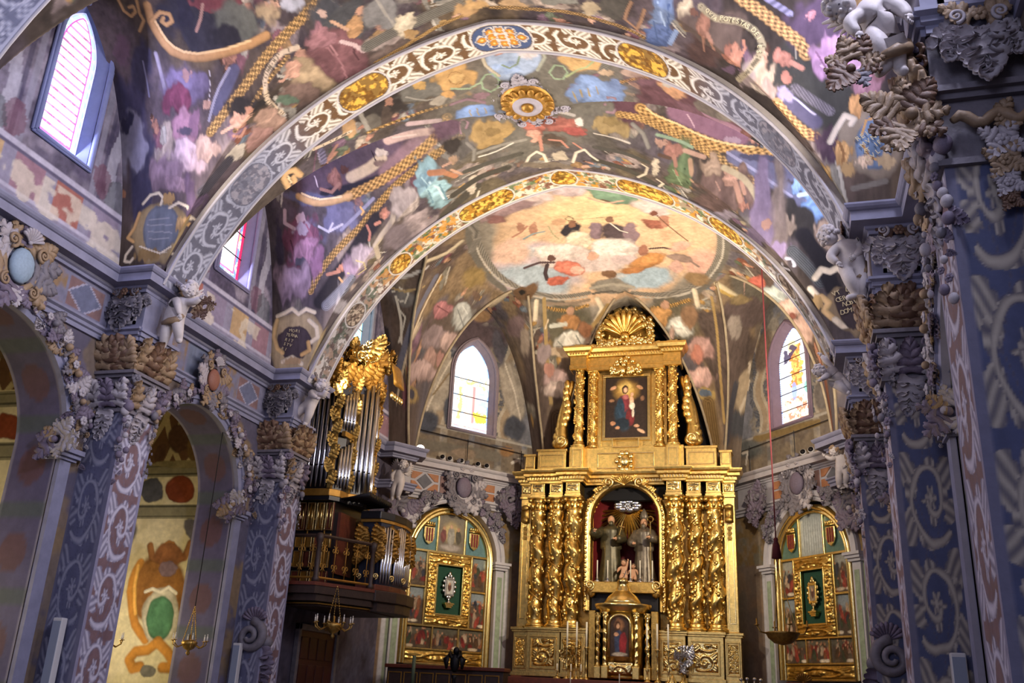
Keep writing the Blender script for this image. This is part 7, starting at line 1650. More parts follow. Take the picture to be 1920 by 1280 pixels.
# twisted columns
for s in (-1, 1):
    for x, y, sd in ((2.83, -0.02, 1), (2.22, -0.02, 2), (1.62, -0.22, 3)): twisted_column(alt, s * x, y, az(3.66), az(7.72), 0.25, M_gold, 3.6, sd, s)
    # outer pilaster with corbel and pendant
    a, b_ = sorted((s * 3.1, s * 3.45)); p = abox('pilaster', a, b_, 0.02, 0.5, 3.66, 7.72)
    panel_frame('panel_frame', 0.2, 3.0, 0.03, M_goldp, p, (s * 3.275, 0.02, az(5.4)), 0.03)
    b = MB(); b.box((s * 3.275 - 0.13, -0.12, az(6.95)), (s * 3.275 + 0.13, 0.02, az(7.45))); b.ball((s * 3.275, -0.12, az(7.0)), (0.13, 0.07, 0.1), 8, 6).ball((s * 3.275, -0.12, az(7.4)), (0.14, 0.08, 0.1), 8, 6); b.build('corbel', M_goldd, p, True)
    for k in range(3): put('pendant', ME_flower, M_goldd, p, (s * 3.275, -0.03, az(6.75 - 0.15 * k)), 0.075)
# entablature blocks with carved fronts; a near-black box paints the shade of the gaps
for s in (-1, 1):
    for x, w_, y0 in ((3.275, 0.36, -0.02), (2.83, 0.44, -0.26), (2.22, 0.44, -0.26), (1.62, 0.46, -0.46)):
        p = abox('entablature_block', s * x - w_ / 2, s * x + w_ / 2, y0, 0.5, 7.72, 8.18)
        b = MB(); b.box((s * x - w_ / 2 - 0.03, y0 - 0.03, az(7.72)), (s * x + w_ / 2 + 0.03, 0.5, az(7.80))).box((s * x - w_ / 2 - 0.02, y0 - 0.02, az(7.83)), (s * x + w_ / 2 + 0.02, 0.5, az(7.87))); b.each('moulding', M_gold, p, 0.008)
        relief('carved_panel', w_ * 0.8, 0.26, M_goldp, p, (s * x, y0 - 0.005, az(8.02)), 0.035, 0.3, 22, int(x * 7))
abox('gap_shade', -3.3, 3.3, 0.3, 0.6, 7.72, 8.2, M_dark)
# main cornice with dentils
cp = [(-3.45, 0.4), (-3.45, -0.02), (-3.08, -0.02), (-3.08, -0.28), (-1.95, -0.28), (-1.95, -0.48), (-1.32, -0.48), (-1.32, 0.1), (-0.75, 0.1)]
path = cp + [(-x, y) for x, y in cp[::-1]]
b = MB(); prof = [(0.0, 8.16), (0.05, 8.18), (0.05, 8.24), (0.10, 8.26), (0.10, 8.34), (0.2, 8.38), (0.2, 8.46), (0.26, 8.5), (0.28, 8.56), (0.28, 8.6), (-0.6, 8.62)]
b.sweep([(a, az(z)) for a, z in prof], [((p[0], p[1], 0), (n[0], n[1])) for p, n in mitred(path, -1)]); cor = b.build('cornice', M_gold, alt)
b = MB()
for (xa, xb, y) in ((-3.1, -1.95, -0.28), (-1.98, -1.3, -0.48), (-1.3, 1.3, 0.1), (1.3, 1.98, -0.48), (1.95, 3.1, -0.28), (-3.48, -3.1, -0.02), (3.1, 3.48, -0.02)):
    k = int((xb - xa) / 0.085)
    for i in range(k): x = xa + (i + 0.5) * (xb - xa) / k; b.box((x - 0.024, y - 0.15, az(8.27)), (x + 0.024, y - 0.05, az(8.345)))
b.build('dentil_row', M_goldp, cor)['kind'] = 'stuff'
b = MB()
for (xa, xb, y) in ((-3.1, -1.95, -0.28), (-1.98, -1.3, -0.48), (1.3, 1.98, -0.48), (1.95, 3.1, -0.28)):
    k = int((xb - xa) / 0.19)
    for i in range(k): x = xa + (i + 0.5) * (xb - xa) / k; b.box((x - 0.05, y - 0.24, az(8.385)), (x + 0.05, y - 0.06, az(8.44)))
b.build('bracket_row', M_gold, cor)['kind'] = 'stuff'
# niche: moulded arch with beads, red back, rays and silver cloud
b = MB(); V = []; F = []; prof = [(0.0, 0.32), (0.0, -0.02), (0.05, -0.06), (0.10, -0.04), (0.13, -0.10), (0.2, -0.10), (0.24, -0.03), (0.26, 0.3)]; m = len(prof); path = [(-1.08, 4.2), (-1.08, 7.05)] + [(-1.08 * math.cos(PI * i / 30), 7.05 + 1.08 * math.sin(PI * i / 30)) for i in range(1, 30)] + [(1.08, 7.05), (1.08, 4.2)]
for i, (x, z) in enumerate(path):
    nx, nz_ = ((-1 if x < 0 else 1), 0) if z <= 7.05 else (x / 1.08, (z - 7.05) / 1.08)
    for dr, y in prof: V.append((x + nx * dr, y, az(z + nz_ * dr)))
for i in range(len(path) - 1):
    for k in range(m - 1): F.append((i * m + k, i * m + k + 1, (i + 1) * m + k + 1, (i + 1) * m + k))
b.add(V, F); na = b.build('niche_arch', M_gold, alt, True); b = MB()
for i in range(64):
    s_ = i / 63 * (2.85 * 2 + PI * 1.15); 
    if s_ < 2.85: x, z = -1.23, 4.2 + s_
    elif s_ < 2.85 + PI * 1.15: a = (s_ - 2.85) / 1.15; x, z = -1.23 * math.cos(a), 7.05 + 1.23 * math.sin(a)
    else: x, z = 1.23, 7.05 - (s_ - 2.85 - PI * 1.15)
    b.ball((x, -0.12, az(z)), (0.05, 0.035, 0.05), 7, 5)
b.build('bead_row', M_goldp, na, True)['kind'] = 'stuff'
for k in range(9):
    a = PI * (0.14 + 0.72 * k / 8); put('crest_leaf', leaf_mesh('acanthus', 3, 0.5, 3), M_gold, na, (-1.32 * math.cos(a), -0.08, az(7.05 + 1.32 * math.sin(a))), 0.24, (0, -(PI / 2 - a) * -1 + 0, 0))
for k, x in enumerate((-0.5, 0.0, 0.5)): put('keystone_scroll', ME_volute if k < 1 else ME_voluteR, M_goldp, na, (x, -0.2, az(8.3 - 0.08 * abs(k - 1))), 0.17)
put('keystone_shell', ME_shell, M_gold, na, (0, -0.18, az(8.12)), 0.3)
b = MB(); b.lathe([(1.1, az(4.2)), (1.1, az(7.05)), (1.02, az(7.5)), (0.8, az(7.85)), (0.45, az(8.08)), (0.02, az(8.15))], 24, (0, 0.3, 0), 1, 0.95, 0, PI); b.build('niche_back', M_redcloth, alt, True)
for k in range(21):
    a = PI * (0.02 + 0.96 * k / 20) + PI; L = 0.85 + 0.35 * abs(math.cos(a)) + (0.25 if abs(k - 10) < 2 else 0); c = Vector((0.02, 0.62, az(7.52)))
    d = Vector((math.cos(a), 0.25, math.sin(a) * 1.0)); b = MB(); b.tube([c + d * 0.2, c + d * L], [0.022, 0.05], 4); b.build('ray', M_gold if abs(k - 10) < 4 else M_goldd, alt)
for k in range(9): 
    a = 2 * PI * k / 9; put('silver_cloud', ME_ball, M_silver, alt, (0.02 + 0.32 * math.cos(a), 0.5, az(7.58) + 0.13 * math.sin(a)), 0.14, (0, 0, 0), (1.2, 0.7, 0.8))
put('silver_dove', ME_flower, M_silver, alt, (0.02, 0.4, az(7.55)), 0.13)
b = MB(); b.box((-1.05, 0.0, az(4.2)), (1.05, 1.25, az(4.95))); b.build('niche_plinth', M_black, alt, bevel=0.03)
b = MB(); b.box((-1.0, -0.32, az(4.72)), (1.0, 0.2, az(5.06))); b.ball((-1.0, -0.2, az(4.8)), (0.16, 0.1, 0.22), 10, 8).ball((1.0, -0.2, az(4.8)), (0.16, 0.1, 0.22), 10, 8); b.build('bronze_plinth', M_goldd, alt, bevel=0.03)
for s in (-1, 1): put('plinth_volute', ME_volute if s < 0 else ME_voluteR, M_goldp, alt, (s * 1.05, -0.3, az(4.95)), 0.17)
# attic
abox('attic_wall', -1.9, 1.9, 0.15, 0.7, 8.6, 9.5, M_gold); panel_frame('attic_panel', 1.9, 0.55, 0.05, M_goldp, alt, (0, 0.15, az(9.0)), 0.05); panel_frame('attic_panel', 0.9, 0.34, 0.04, M_goldp, alt, (0, 0.13, az(9.6)), 0.05)
em = MB(); [em.ball((0.2 * math.cos(2 * PI * k / 10) * (1 + 0.3 * (k % 2)), -0.08, az(8.93) + 0.28 * math.sin(2 * PI * k / 10)), (0.09, 0.06, 0.1), 7, 5) for k in range(10)]; em.ball((0, -0.1, az(8.93)), (0.16, 0.08, 0.2), 10, 7).box((-0.25, -0.1, az(8.6)), (0.25, 0.2, az(8.7))); em.build('emblem', M_goldp, alt, True)
for s in (-1, 1):
    for x0, x1, z1, y0 in ((1.98, 2.95, 9.35, 0.0), (3.05, 3.4, 9.2, 0.05)):
        a, b_ = sorted((s * x0, s * x1)); p = abox('side_pedestal', a, b_, y0, 0.6, 8.6, z1); b = MB(); b.box((a - 0.04, y0 - 0.05, az(z1 - 0.03)), (b_ + 0.04, 0.6, az(z1 + 0.05))).box((a - 0.03, y0 - 0.03, az(8.6)), (b_ + 0.03, 0.6, az(8.7))); b.each('moulding', M_gold, p, 0.01); panel_frame('panel_frame', (x1 - x0) * 0.85, 0.42, 0.035, M_goldp, p, ((a + b_) / 2, y0, az(9.0)), 0.03)
    a, b_ = sorted((s * 1.38, s * 1.78)); p = abox('column_pedestal', a, b_, -0.1, 0.5, 8.6, 9.48); panel_frame('panel_frame', 0.3, 0.6, 0.03, M_goldp, p, (s * 1.58, -0.1, az(9.05)), 0.03)
    twisted_column(alt, s * 1.58, 0.1, az(9.48), az(12.5), 0.17, M_gold, 3.6, 11, s, True, 0.08); twisted_column(alt, s * 1.13, 0.22, az(9.48), az(12.15), 0.14, M_gold, 3.6, 12, s, True, 0.08)
    abox('inner_pilaster', *sorted((s * 0.84, s * 1.0)), 0.3, 0.6, 9.5, 12.15)
    # side scroll wing
    b = MB(); pts = [(s * (1.86 + 0.22 * math.sin(t * 3.2) + 0.34 * (1 - t) ** 2), 0.25, az(9.55 + 2.3 * t)) for t in np.linspace(0, 1, 14)]; b.tube(pts, [0.26 - 0.014 * i for i in range(14)], 8)
    for i in range(10):
        t = i / 9; b.ball((s * (2.0 + 0.3 * (1 - t) ** 2 + 0.06 * math.sin(9 * t)), 0.18, az(9.65 + 2.05 * t)), (0.23 - 0.012 * i, 0.13, 0.2), 8, 6)
    b.ball((s * 2.15, 0.15, az(9.65)), (0.24, 0.12, 0.22), 10, 8); b.build('scroll_wing', M_gold, alt, True); put('wing_volute', ME_volute if s < 0 else ME_voluteR, M_goldp, alt, (s * 2.18, 0.05, az(9.7)), 0.2)
abox('upper_wall', -1.35, 1.35, 0.35, 0.7, 9.5, 12.3)
# upper entablature and crest
cp = [(-1.85, 0.4), (-1.85, -0.12), (-1.35, -0.12), (-1.35, 0.1), (-0.8, 0.1)]; path = cp + [(-x, y) for x, y in cp[::-1]]; b = MB()
b.sweep([(a, az(z)) for a, z in ((0, 12.14), (0.05, 12.16), (0.05, 12.3), (0.03, 12.32), (0.03, 12.6), (0.09, 12.64), (0.12, 12.72), (0.2, 12.78), (0.24, 12.88), (0.24, 12.94), (-0.6, 12.96))], [((p[0], p[1], 0), (n[0], n[1])) for p, n in mitred(path, -1)]); uc = b.build('upper_cornice', M_gold, alt); b = MB()
for i in range(40): x = -1.9 + (i + 0.5) * 3.8 / 40; y = -0.12 if abs(x) > 1.35 else 0.1; b.box((x - 0.025, y - 0.16, az(12.66)), (x + 0.025, y - 0.06, az(12.73)))
b.build('dentil_row', M_goldp, uc)['kind'] = 'stuff'
cl = MB(); rr = random.Random(3)
for i in range(46): a = rr.random() * 2 * PI; q = rr.random() ** 0.5; cl.ball((0.55 * q * math.cos(a), 0.0 - 0.08 * (1 - q), az(12.25) + 0.33 * q * math.sin(a) - 0.1 * abs(math.cos(a))), 0.05 + 0.05 * rr.random(), 6, 5)
cl.build('flower_cluster', M_goldp, alt, True)['kind'] = 'stuff'
put('crest_shell', ME_shell, M_gold, alt, (0, -0.05, az(13.3)), 0.78, (0.12, 0, 0))
cl = MB()
for i in range(90):
    a = -0.45 + (PI + 0.9) * i / 89; q = 0.74 + 0.22 * rr.random(); cl.ball((q * math.cos(a) * 1.05, 0.02 + 0.08 * rr.random(), az(13.45) + q * math.sin(a)), 0.06 + 0.07 * rr.random(), 6, 5)
for i in range(80): x = -0.95 + 1.9 * rr.random(); cl.ball((x, 0.0, az(13.0) + (0.30 * rr.random() * (1.3 - abs(x)))), 0.06 + 0.05 * rr.random(), 6, 5)
cl.build('crest_foliage', M_goldp, alt, True)['kind'] = 'stuff'
for s in (-1, 1):
    for k in range(5): put('crest_leaf', leaf_mesh('acanthus', 4, 0.6, 5), M_gold, alt, (s * (0.35 + 0.2 * k), 0.05, az(12.95)), 0.42 - 0.06 * k, (0, s * (0.4 + 0.2 * k), 0))
    for k in range(4): put('finial_flower', ME_flower, M_goldp, alt, (s * (1.45 + 0.09 * k), 0.0, az(13.02 + 0.02 * (k % 2))), 0.09)
b = MB(); b.lathe([(0.86, 0), (0.86, 0.06)], 28, (0, 0, 0)); b.xf(Matrix.Translation((0, 0.16, az(13.42))) @ Matrix.Rotation(PI / 2, 4, 'X')); b.build('crest_plate', M_goldd, alt, True)
b = MB(); b.box((-0.95, 0.12, az(12.95)), (0.95, 0.5, az(13.3))); b.build('crest_block', M_gold, alt, bevel=0.05)
# painting of a mother and child in the upper storey
def picture(name, label, parent, w_, h_, loc, base, ops, step=0.018, cat=None, rz=0, M=None):
    nu, nz = int(w_ / step), int(h_ / step); U, Z = np.meshgrid(np.linspace(0, w_, nu), np.linspace(0, h_, nz), indexing='ij'); P = np.stack([U - w_ / 2 + loc[0], np.full_like(U, loc[1]), Z + loc[2]], -1)
    p = Painter(U * 3, Z * 3, P, base); p.grain(0.5); p.kw = 0.4; p.U = U.ravel(); p.V = Z.ravel(); p.wu = p.wu / 3; p.wv = p.wv / 3
    for o in ops: p.ell(*o)
    p.grain(0.25); return grid_obj(name, P, M or M_paint, parent, p.C)
def E(cx, cy, rx, ry, col, soft=0.3, al=1.0, vol=0.25, ang=0.0):
    c, s = math.cos(ang), math.sin(ang); return (cx, cy, rx * c, rx * s, -ry * s, ry * c, col, soft, al, vol)
ops = [E(0.7, 1.65, 0.45, 0.42, '#a8823f', 0.8), E(0.7, 1.72, 0.26, 0.26, '#d8b868', 0.7), E(0.62, 0.85, 0.36, 0.62, '#1f3140', 0.3), E(0.62, 1.2, 0.24, 0.3, '#7a3038'), E(0.5, 1.0, 0.16, 0.4, '#23384a'), E(0.82, 0.7, 0.16, 0.3, '#6b2326'), E(0.55, 0.5, 0.3, 0.2, '#182430'),
       E(0.66, 1.68, 0.115, 0.16, '#3a2418'), E(0.67, 1.66, 0.075, 0.10, '#d8a888'), E(0.68, 1.42, 0.12, 0.1, '#a86060'), E(0.88, 1.3, 0.08, 0.16, '#d9ab8a'), E(0.9, 1.5, 0.06, 0.07, '#d8a888'), E(0.9, 1.1, 0.1, 0.15, '#d8cbb8'), E(0.93, 0.85, 0.05, 0.16, '#c9bca8'),
       E(0.26, 1.75, 0.13, 0.07, '#b98a6a', 0.4, 1, 0.2, 0.5), E(1.16, 1.75, 0.13, 0.07, '#b5865f', 0.4, 1, 0.2, -0.5), E(1.2, 0.22, 0.16, 0.06, '#caa080', 0.4, 1, 0.2, -0.5), E(1.05, 0.4, 0.1, 0.06, '#b98c6e'), E(0.25, 0.5, 0.1, 0.08, '#a87858'), E(0.4, 0.35, 0.09, 0.06, '#b08260'), E(0.2, 1.3, 0.1, 0.06, '#8a6448', 0.6), E(1.25, 1.35, 0.08, 0.1, '#7d5a42', 0.6)]
pic = picture('painting', None, alt, 1.42, 2.1, (0, 0.3, az(9.82)), '#2b1e18', ops); panel_frame('painting_frame', 1.62, 2.32, 0.1, M_goldp, alt, (0, 0.32, az(10.87)), 0.1)

# saints in the niche
robed_figure('saint_statue', 'carved saint holding a cross, left figure in the red niche', (AXC - 0.52, 30.5, 5.06), 2.2, mat('bronze_robe', '#4d4630', 0.4, 0.35, noise=0.5, nscale=8), M_skin, 0.1, 0.0, (0.10, -0.26, 0.62), (-0.22, -0.28, 0.72), wide=0.9)
robed_figure('saint_statue', 'carved bishop with mitre and staff, right figure in the red niche', (AXC + 0.55, 30.5, 5.06), 2.1, mat('dull_silver_robe', '#6a6052', 0.4, 0.35, noise=0.4, nscale=8), M_skin, -0.1, 0.0, (0.16, -0.28, 0.66), (-0.10, -0.28, 0.58), True, wide=0.9)
t = thing('processional_cross', 'thin gold cross raised beside the left saint', 'cross', (AXC - 0.2, 30.1, 6.5)); b = MB(); b.tube([(0, 0, 0), (0.12, 0, 0.5)], 0.018, 6); b.tube([(0.01, 0, 0.34), (0.19, 0, 0.30)], 0.018, 6); b.build('shaft', M_goldp, t)
t = thing('crozier', 'tall thin staff held by the bishop statue', 'staff', (AXC + 0.82, 30.0, 5.06)); b = MB(); b.tube([(0, 0, 0), (0, 0, 1.9)] + [(0.09 * math.sin(a), 0, 1.98 - 0.09 * math.cos(a)) for a in np.linspace(0.3, 5.2, 14)], 0.017, 6); b.build('shaft', M_goldp, t)
kneel = dict(lkn=(0.10, -0.16, -0.12), lan=(0.10, 0.04, -0.16), lto=(0.1, 0.1, -0.17), rkn=(-0.10, -0.16, -0.12), ran=(-0.10, 0.04, -0.16), rto=(-0.1, 0.1, -0.17))
putto('child_figure', 'pale carved child raising one arm between the two saints', (AXC - 0.02, 30.02, 5.3), 0.8, dict(kneel, lel=(0.15, -0.06, 0.42), lha=(0.17, -0.08, 0.54)), None, M_skin, False, cat='child statue', hair=M_brown)
putto('child_figure', 'pale carved child kneeling at the feet of the bishop statue', (AXC + 0.28, 30.02, 5.26), 0.66, dict(kneel), None, M_skin, False, cat='child statue', hair=M_brown)

# tabernacle in front of the niche
tb = thing('tabernacle', 'domed gold tabernacle with a painted door below the niche', 'tabernacle', (-0.03, 29.15, 2.2))
b = MB(); b.box((-0.62, -0.25, 0), (0.62, 0.45, 0.12)); b.lathe([(0.62, 0.1), (0.62, 1.9)], 24, (0, 0.15, 0), 1, 0.75); b.build('body', M_gold, tb, True)
b = MB(); b.lathe([(0.7, 1.88), (0.72, 1.94), (0.82, 2.0), (0.86, 2.08), (0.86, 2.13), (0.6, 2.16)], 28, (0, 0.15, 0), 1, 0.78); b.build('cornice', M_goldp, tb, True)
b = MB(); b.lathe([(0.58, 2.13), (0.55, 2.22), (0.44, 2.36), (0.26, 2.5), (0.22, 2.54), (0.22, 2.6), (0.18, 2.64), (0.17, 2.78), (0.2, 2.8), (0.10, 2.9), (0.02, 2.94)], 20, (0, 0.1, 0)); b.build('dome', M_goldp, tb, True)
b = MB(); b.tube([(0, 0.1, 2.9), (0.1, 0.1, 3.15)], 0.015, 6).tube([(0.0, 0.1, 3.07), (0.14, 0.1, 3.03)], 0.015, 6); b.build('cross', M_silver, tb)
picture('painted_door', None, tb, 0.6, 1.15, (-0.02, -0.36, 0.62), '#3a2a26', [E(0.3, 0.9, 0.16, 0.2, '#8a5f40', 0.8), E(0.27, 0.42, 0.14, 0.4, '#38405c'), E(0.4, 0.36, 0.12, 0.36, '#8f2a30'), E(0.24, 0.86, 0.09, 0.14, '#4a2c1c'), E(0.25, 0.85, 0.055, 0.08, '#c99a78'), E(0.2, 0.62, 0.08, 0.06, '#c08f70'), E(0.3, 0.06, 0.25, 0.06, '#b5a898')])
b = MB(); path = [(-0.32, 0.6), (-0.32, 1.5)] + [(-0.32 * math.cos(PI * i / 14), 1.5 + 0.3 * math.sin(PI * i / 14)) for i in range(1, 14)] + [(0.32, 1.5), (0.32, 0.6)]
b.tube([(x - 0.02, -0.37, z) for x, z in path], 0.045, 8); b.build('door_arch', M_goldp, tb, True); relief('base_relief', 0.72, 0.3, M_goldp, tb, (0, -0.36, 0.3), 0.05, 0.4, 30, 4)
for s in (-1, 1):
    for x, y in ((0.46, -0.28), (0.74, 0.05)): twisted_column(tb, s * x, y, 0.35, 1.88, 0.075, M_goldp, 5, 4, s, False)
    abox_ = MB(); abox_.box((s * 0.46 - 0.1, -0.42, 0), (s * 0.46 + 0.1, -0.12, 0.34)); abox_.build('column_plinth', M_gold, tb, bevel=0.015); abox_ = MB(); abox_.box((s * 0.74 - 0.1, -0.08, 0), (s * 0.74 + 0.1, 0.2, 0.34)); abox_.build('column_plinth', M_gold, tb, bevel=0.015)
    b = MB(); b.box(tuple(sorted((s * 0.84, s * 1.05)))[:1] + (0.1, 0), tuple(sorted((s * 0.84, s * 1.05)))[1:] + (0.45, 1.95)); b.build('side_panel', M_goldd, tb, bevel=0.02)
# ------------------------------------------------------------------ reliquary altarpieces in the diagonal walls
def crowd_ops(w_, h_, seed, sky='#8c979c', reds=3):
    r = random.Random(seed); o = [E(w_ / 2, h_ * 0.86, w_ * 0.6, h_ * 0.24, sky, 0.7, 0.8, 0.0)]
    for k in range(int(10 + 12 * w_)):
        x = r.random() * w_; z = h_ * (0.16 + 0.5 * r.random()); c = r.choice(['#6d2524', '#4a3526', '#7a4a30', '#2c2c38', '#8a7460', '#394030', '#8a3a30', '#54463a', '#a58f78']); o.append(E(x, z, 0.05 + 0.05 * r.random(), 0.10 + 0.14 * r.random(), c, 0.35, 1, 0.3, r.uniform(-0.4, 0.4)))
        if r.random() < 0.6: o.append(E(x, z + 0.2, 0.032, 0.04, r.choice(['#b58a6c', '#a8795c', '#8a6048']), 0.3))
    for k in range(3): o.append(E(r.random() * w_, h_ * 0.08, 0.14, 0.05, r.choice(['#b5a48c', '#5a4a38', '#c9bca8']), 0.5))
    return o
M_pict = mat('oil_painting', attr=True, rough=0.32, noise=0.1, nscale=9, bump=0.05, bscale=30)
def reliquary_altar(pl, left, label):
    rz = math.atan2(DLd[1], DLd[0]) if left else math.atan2(-DLd[1], DLd[0]); o = thing('reliquary_altarpiece', label, 'altarpiece', pl.p(1.7, 2.3, -0.05), rz); Z0 = 2.3
    def q(z): return z - Z0
    b = MB(); V = []; F = []; hw = 1.42; zs = 5.62; pts = [(-hw, 2.38)] + [(-hw * math.cos(PI * i / 30), zs + hw * math.sin(PI * i / 30)) for i in range(31)] + [(hw, 2.38)]
    n = len(pts); b.add([(x, 0.06, q(z)) for x, z in pts], [tuple(range(n))]); b.build('backboard', M_wood, o)
    prof = [(-0.04, 0.06), (-0.04, -0.05), (0.02, -0.09), (0.05, -0.05), (0.10, -0.12), (0.17, -0.13), (0.20, -0.06), (0.23, 0.1)]; m = len(prof)
    for i, (x, z) in enumerate(pts):
        nx, nz_ = ((-1 if x < 0 else 1), 0) if z <= zs + 1e-6 else (x / hw, (z - zs) / hw)
        for dr, y in prof: V.append((x + nx * dr, y, q(z + nz_ * dr)))
    for i in range(n - 1):
        for k in range(m - 1): F.append((i * m + k, i * m + k + 1, (i + 1) * m + k + 1, (i + 1) * m + k))
    mesh_obj('arched_frame', V, F, M_goldp, o)
    # bars between the pictures
    b = MB()
    for x0, x1, z0, z1 in ((-1.42, 1.42, 2.78, 2.84), (-1.42, 1.42, 3.47, 3.53), (-1.42, 1.42, 5.72, 5.79), (-1.42, -0.82, 4.62, 4.68), (0.82, 1.42, 4.62, 4.68), (-0.86, -0.80, 3.5, 5.75), (0.80, 0.86, 3.5, 5.75), (-0.50, -0.45, 2.82, 3.5), (0.45, 0.50, 2.82, 3.5), (-0.55, -0.49, 5.75, 6.9), (0.49, 0.55, 5.75, 6.9), (-1.42, 1.42, 2.36, 2.42)): b.box((x0, -0.04, q(z0)), (x1, 0.06, q(z1)))
    b.each('frame_bar', M_goldp, o, 0.01)
    relief('carved_predella', 2.76, 0.33, M_gold, o, (0, 0.0, q(2.6)), 0.05, 0.33, 120, 2)
    def pict(x0, x1, z0, z1, seed, sky='#8c979c', ops=None, base='#4a3d34', name='panel_painting'): picture(name, None, o, x1 - x0, z1 - z0, ((x0 + x1) / 2, 0.03, q(z0)), base, ops or crowd_ops(x1 - x0, z1 - z0, seed, sky), 0.02, M=M_pict)
    sd = 10 if left else 40
    for k, (a, c) in enumerate(((-1.40, -0.5), (-0.45, 0.45), (0.5, 1.40))): pict(a, c, 2.85, 3.46, sd + k, '#5a5648')
    for k, (a, c) in enumerate(((-1.40, -0.86), (0.86, 1.40))):
        pict(a, c, 3.54, 4.61, sd + 4 + k); pict(a, c, 4.69, 5.71, sd + 6 + k, '#7d8a88' if left else '#9a9a90')
    # arched top: painted centre, coats of arms on blue-green grounds
    def top_seg(x0, x1, name, base, ops):
        nu, nz = 50, 60; U, T = np.meshgrid(np.linspace(x0, x1, nu), np.linspace(0, 1, nz), indexing='ij'); top = zs + np.sqrt(np.maximum(hw ** 2 - U ** 2, 0)) - 0.05; Z = 5.79 + T * np.maximum(top - 5.79, 0.0); P = np.stack([U, np.full_like(U, 0.03), q(Z)], -1); p = Painter(U * 3, Z * 3, P, base); p.grain(0.4); p.kw = 0.4; p.U = U.ravel(); p.V = Z.ravel(); p.wu /= 3; p.wv /= 3
        for e in ops: p.ell(*e)
        grid_obj(name, P, M_pict, o, p.C)
    tops = [E(0, 6.45, 0.4, 0.36, '#b09a6a', 0.8), E(0, 6.3, 0.16, 0.34, '#8f8a80'), E(-0.28, 6.3, 0.12, 0.24, '#6d3a38'), E(0.28, 6.3, 0.12, 0.24, '#4a4438'), E(0, 6.62, 0.07, 0.08, '#b08c70'), E(-0.27, 6.55, 0.06, 0.07, '#a8805f'), E(0.27, 6.55, 0.06, 0.07, '#a8805f'), E(0, 5.95, 0.4, 0.12, '#9a9088', 0.6)]
    top_seg(-0.49, 0.49, 'panel_painting', '#6d6456' if left else '#8f9490', tops if left else [E(0.1 * k - 0.4, 6.4, 0.04, 0.6, '#a9aeac', 0.6) for k in range(9)])  # right centre: pale streaks paint the window glare over the panel
    for s in (-1, 1):
        x0, x1 = sorted((s * 0.55, s * 1.40)); top_seg(x0, x1, 'blue_ground', '#56767a' if left else '#4f6a60', [])
        c = empty('coat_of_arms', (s * 0.85, -0.02, q(6.28)), 0, o); b = MB(); sh = [(-0.19, 0.22), (0.19, 0.22), (0.19, -0.1), (0.12, -0.25), (0, -0.33), (-0.12, -0.25), (-0.19, -0.1)]; nn = len(sh)
        b.add([(x, 0.0, z) for x, z in sh] + [(x, -0.035, z) for x, z in sh], [tuple(range(nn, 2 * nn))] + [(i, (i + 1) % nn, nn + (i + 1) % nn, nn + i) for i in range(nn)]); b.build('shield', M_goldp, c, bevel=0.01); b = MB()
        for k in (-1, 0, 1): b.box((k * 0.095 - 0.024, -0.05, -0.22), (k * 0.095 + 0.024, -0.034, 0.19))
        b.each('red_stripe', M_redcloth, c); b = MB(); b.box((-0.2, -0.05, 0.24), (0.2, 0.0, 0.29)); [b.ball((k * 0.08, -0.03, 0.34), (0.035, 0.03, 0.06), 6, 5) for k in (-2, -1, 0, 1, 2)]; b.build('crown', M_gold, c, True)
    # carved central frame and the green velvet niche with a reliquary
    for x, z, w_, h_ in ((0, 3.70, 1.58, 0.32), (0, 5.55, 1.58, 0.32)): relief('carved_rail', w_, h_, M_gold, o, (x, -0.05, q(z)), 0.05, 0.26, 84, 3)
    for s in (-1, 1): relief('carved_stile', 0.30, 1.55, M_gold, o, (s * 0.64, -0.05, q(4.625)), 0.05, 0.28, 26, 5)
    b = MB(); b.box((-0.79, -0.05, q(3.54)), (0.79, 0.05, q(3.86))).box((-0.79, -0.05, q(5.39)), (0.79, 0.05, q(5.71))).box((-0.79, -0.05, q(3.86)), (-0.49, 0.05, q(5.39))).box((0.49, -0.05, q(3.86)), (0.79, 0.05, q(5.39))); b.each('central_frame', M_goldd, o)
    panel_frame('niche_moulding', 1.02, 1.58, 0.055, M_goldp, o, (0, -0.03, q(4.625)), 0.07); b = MB(); b.box((-0.49, 0.03, q(3.86)), (0.49, 0.05, q(5.39))); b.build('velvet_lining', M_green, o)
    rl = thing('reliquary', ('pale framed' if left else 'ornate gold framed') + ' reliquary on a bracket in the ' + ('left' if left else 'right') + ' green niche', 'reliquary', Vector(o.location) + Matrix.Rotation(rz, 3, 'Z') @ Vector((0, -0.08, q(4.18))), rz); M1 = M_silver if left else M_goldp
    b = MB(); b.box((-0.17, -0.08, 0), (0.17, 0.1, 0.05)).box((-0.13, -0.06, -0.05), (0.13, 0.1, 0)).box((-0.1, -0.04, -0.1), (0.1, 0.1, -0.05)); b.build('bracket', M_goldp, rl, bevel=0.006); b = MB(); b.lathe([(0.09, 0.05), (0.09, 0.07), (0.03, 0.1), (0.025, 0.22), (0.05, 0.26)], 12); b.build('foot', M1, rl, True)
    b = MB(); b.box((-0.17, -0.03, 0.3), (-0.11, 0.02, 0.8)).box((0.11, -0.03, 0.3), (0.17, 0.02, 0.8)).box((-0.17, -0.03, 0.26), (0.17, 0.02, 0.33)).box((-0.17, -0.03, 0.75), (0.17, 0.02, 0.82)); b.build('frame', M1, rl, bevel=0.01)
    b = MB()
    for k in range(14): a = 2 * PI * k / 14; b.ball((0.22 * math.cos(a), 0, 0.55 + 0.33 * math.sin(a)), (0.05, 0.025, 0.06), 6, 5)
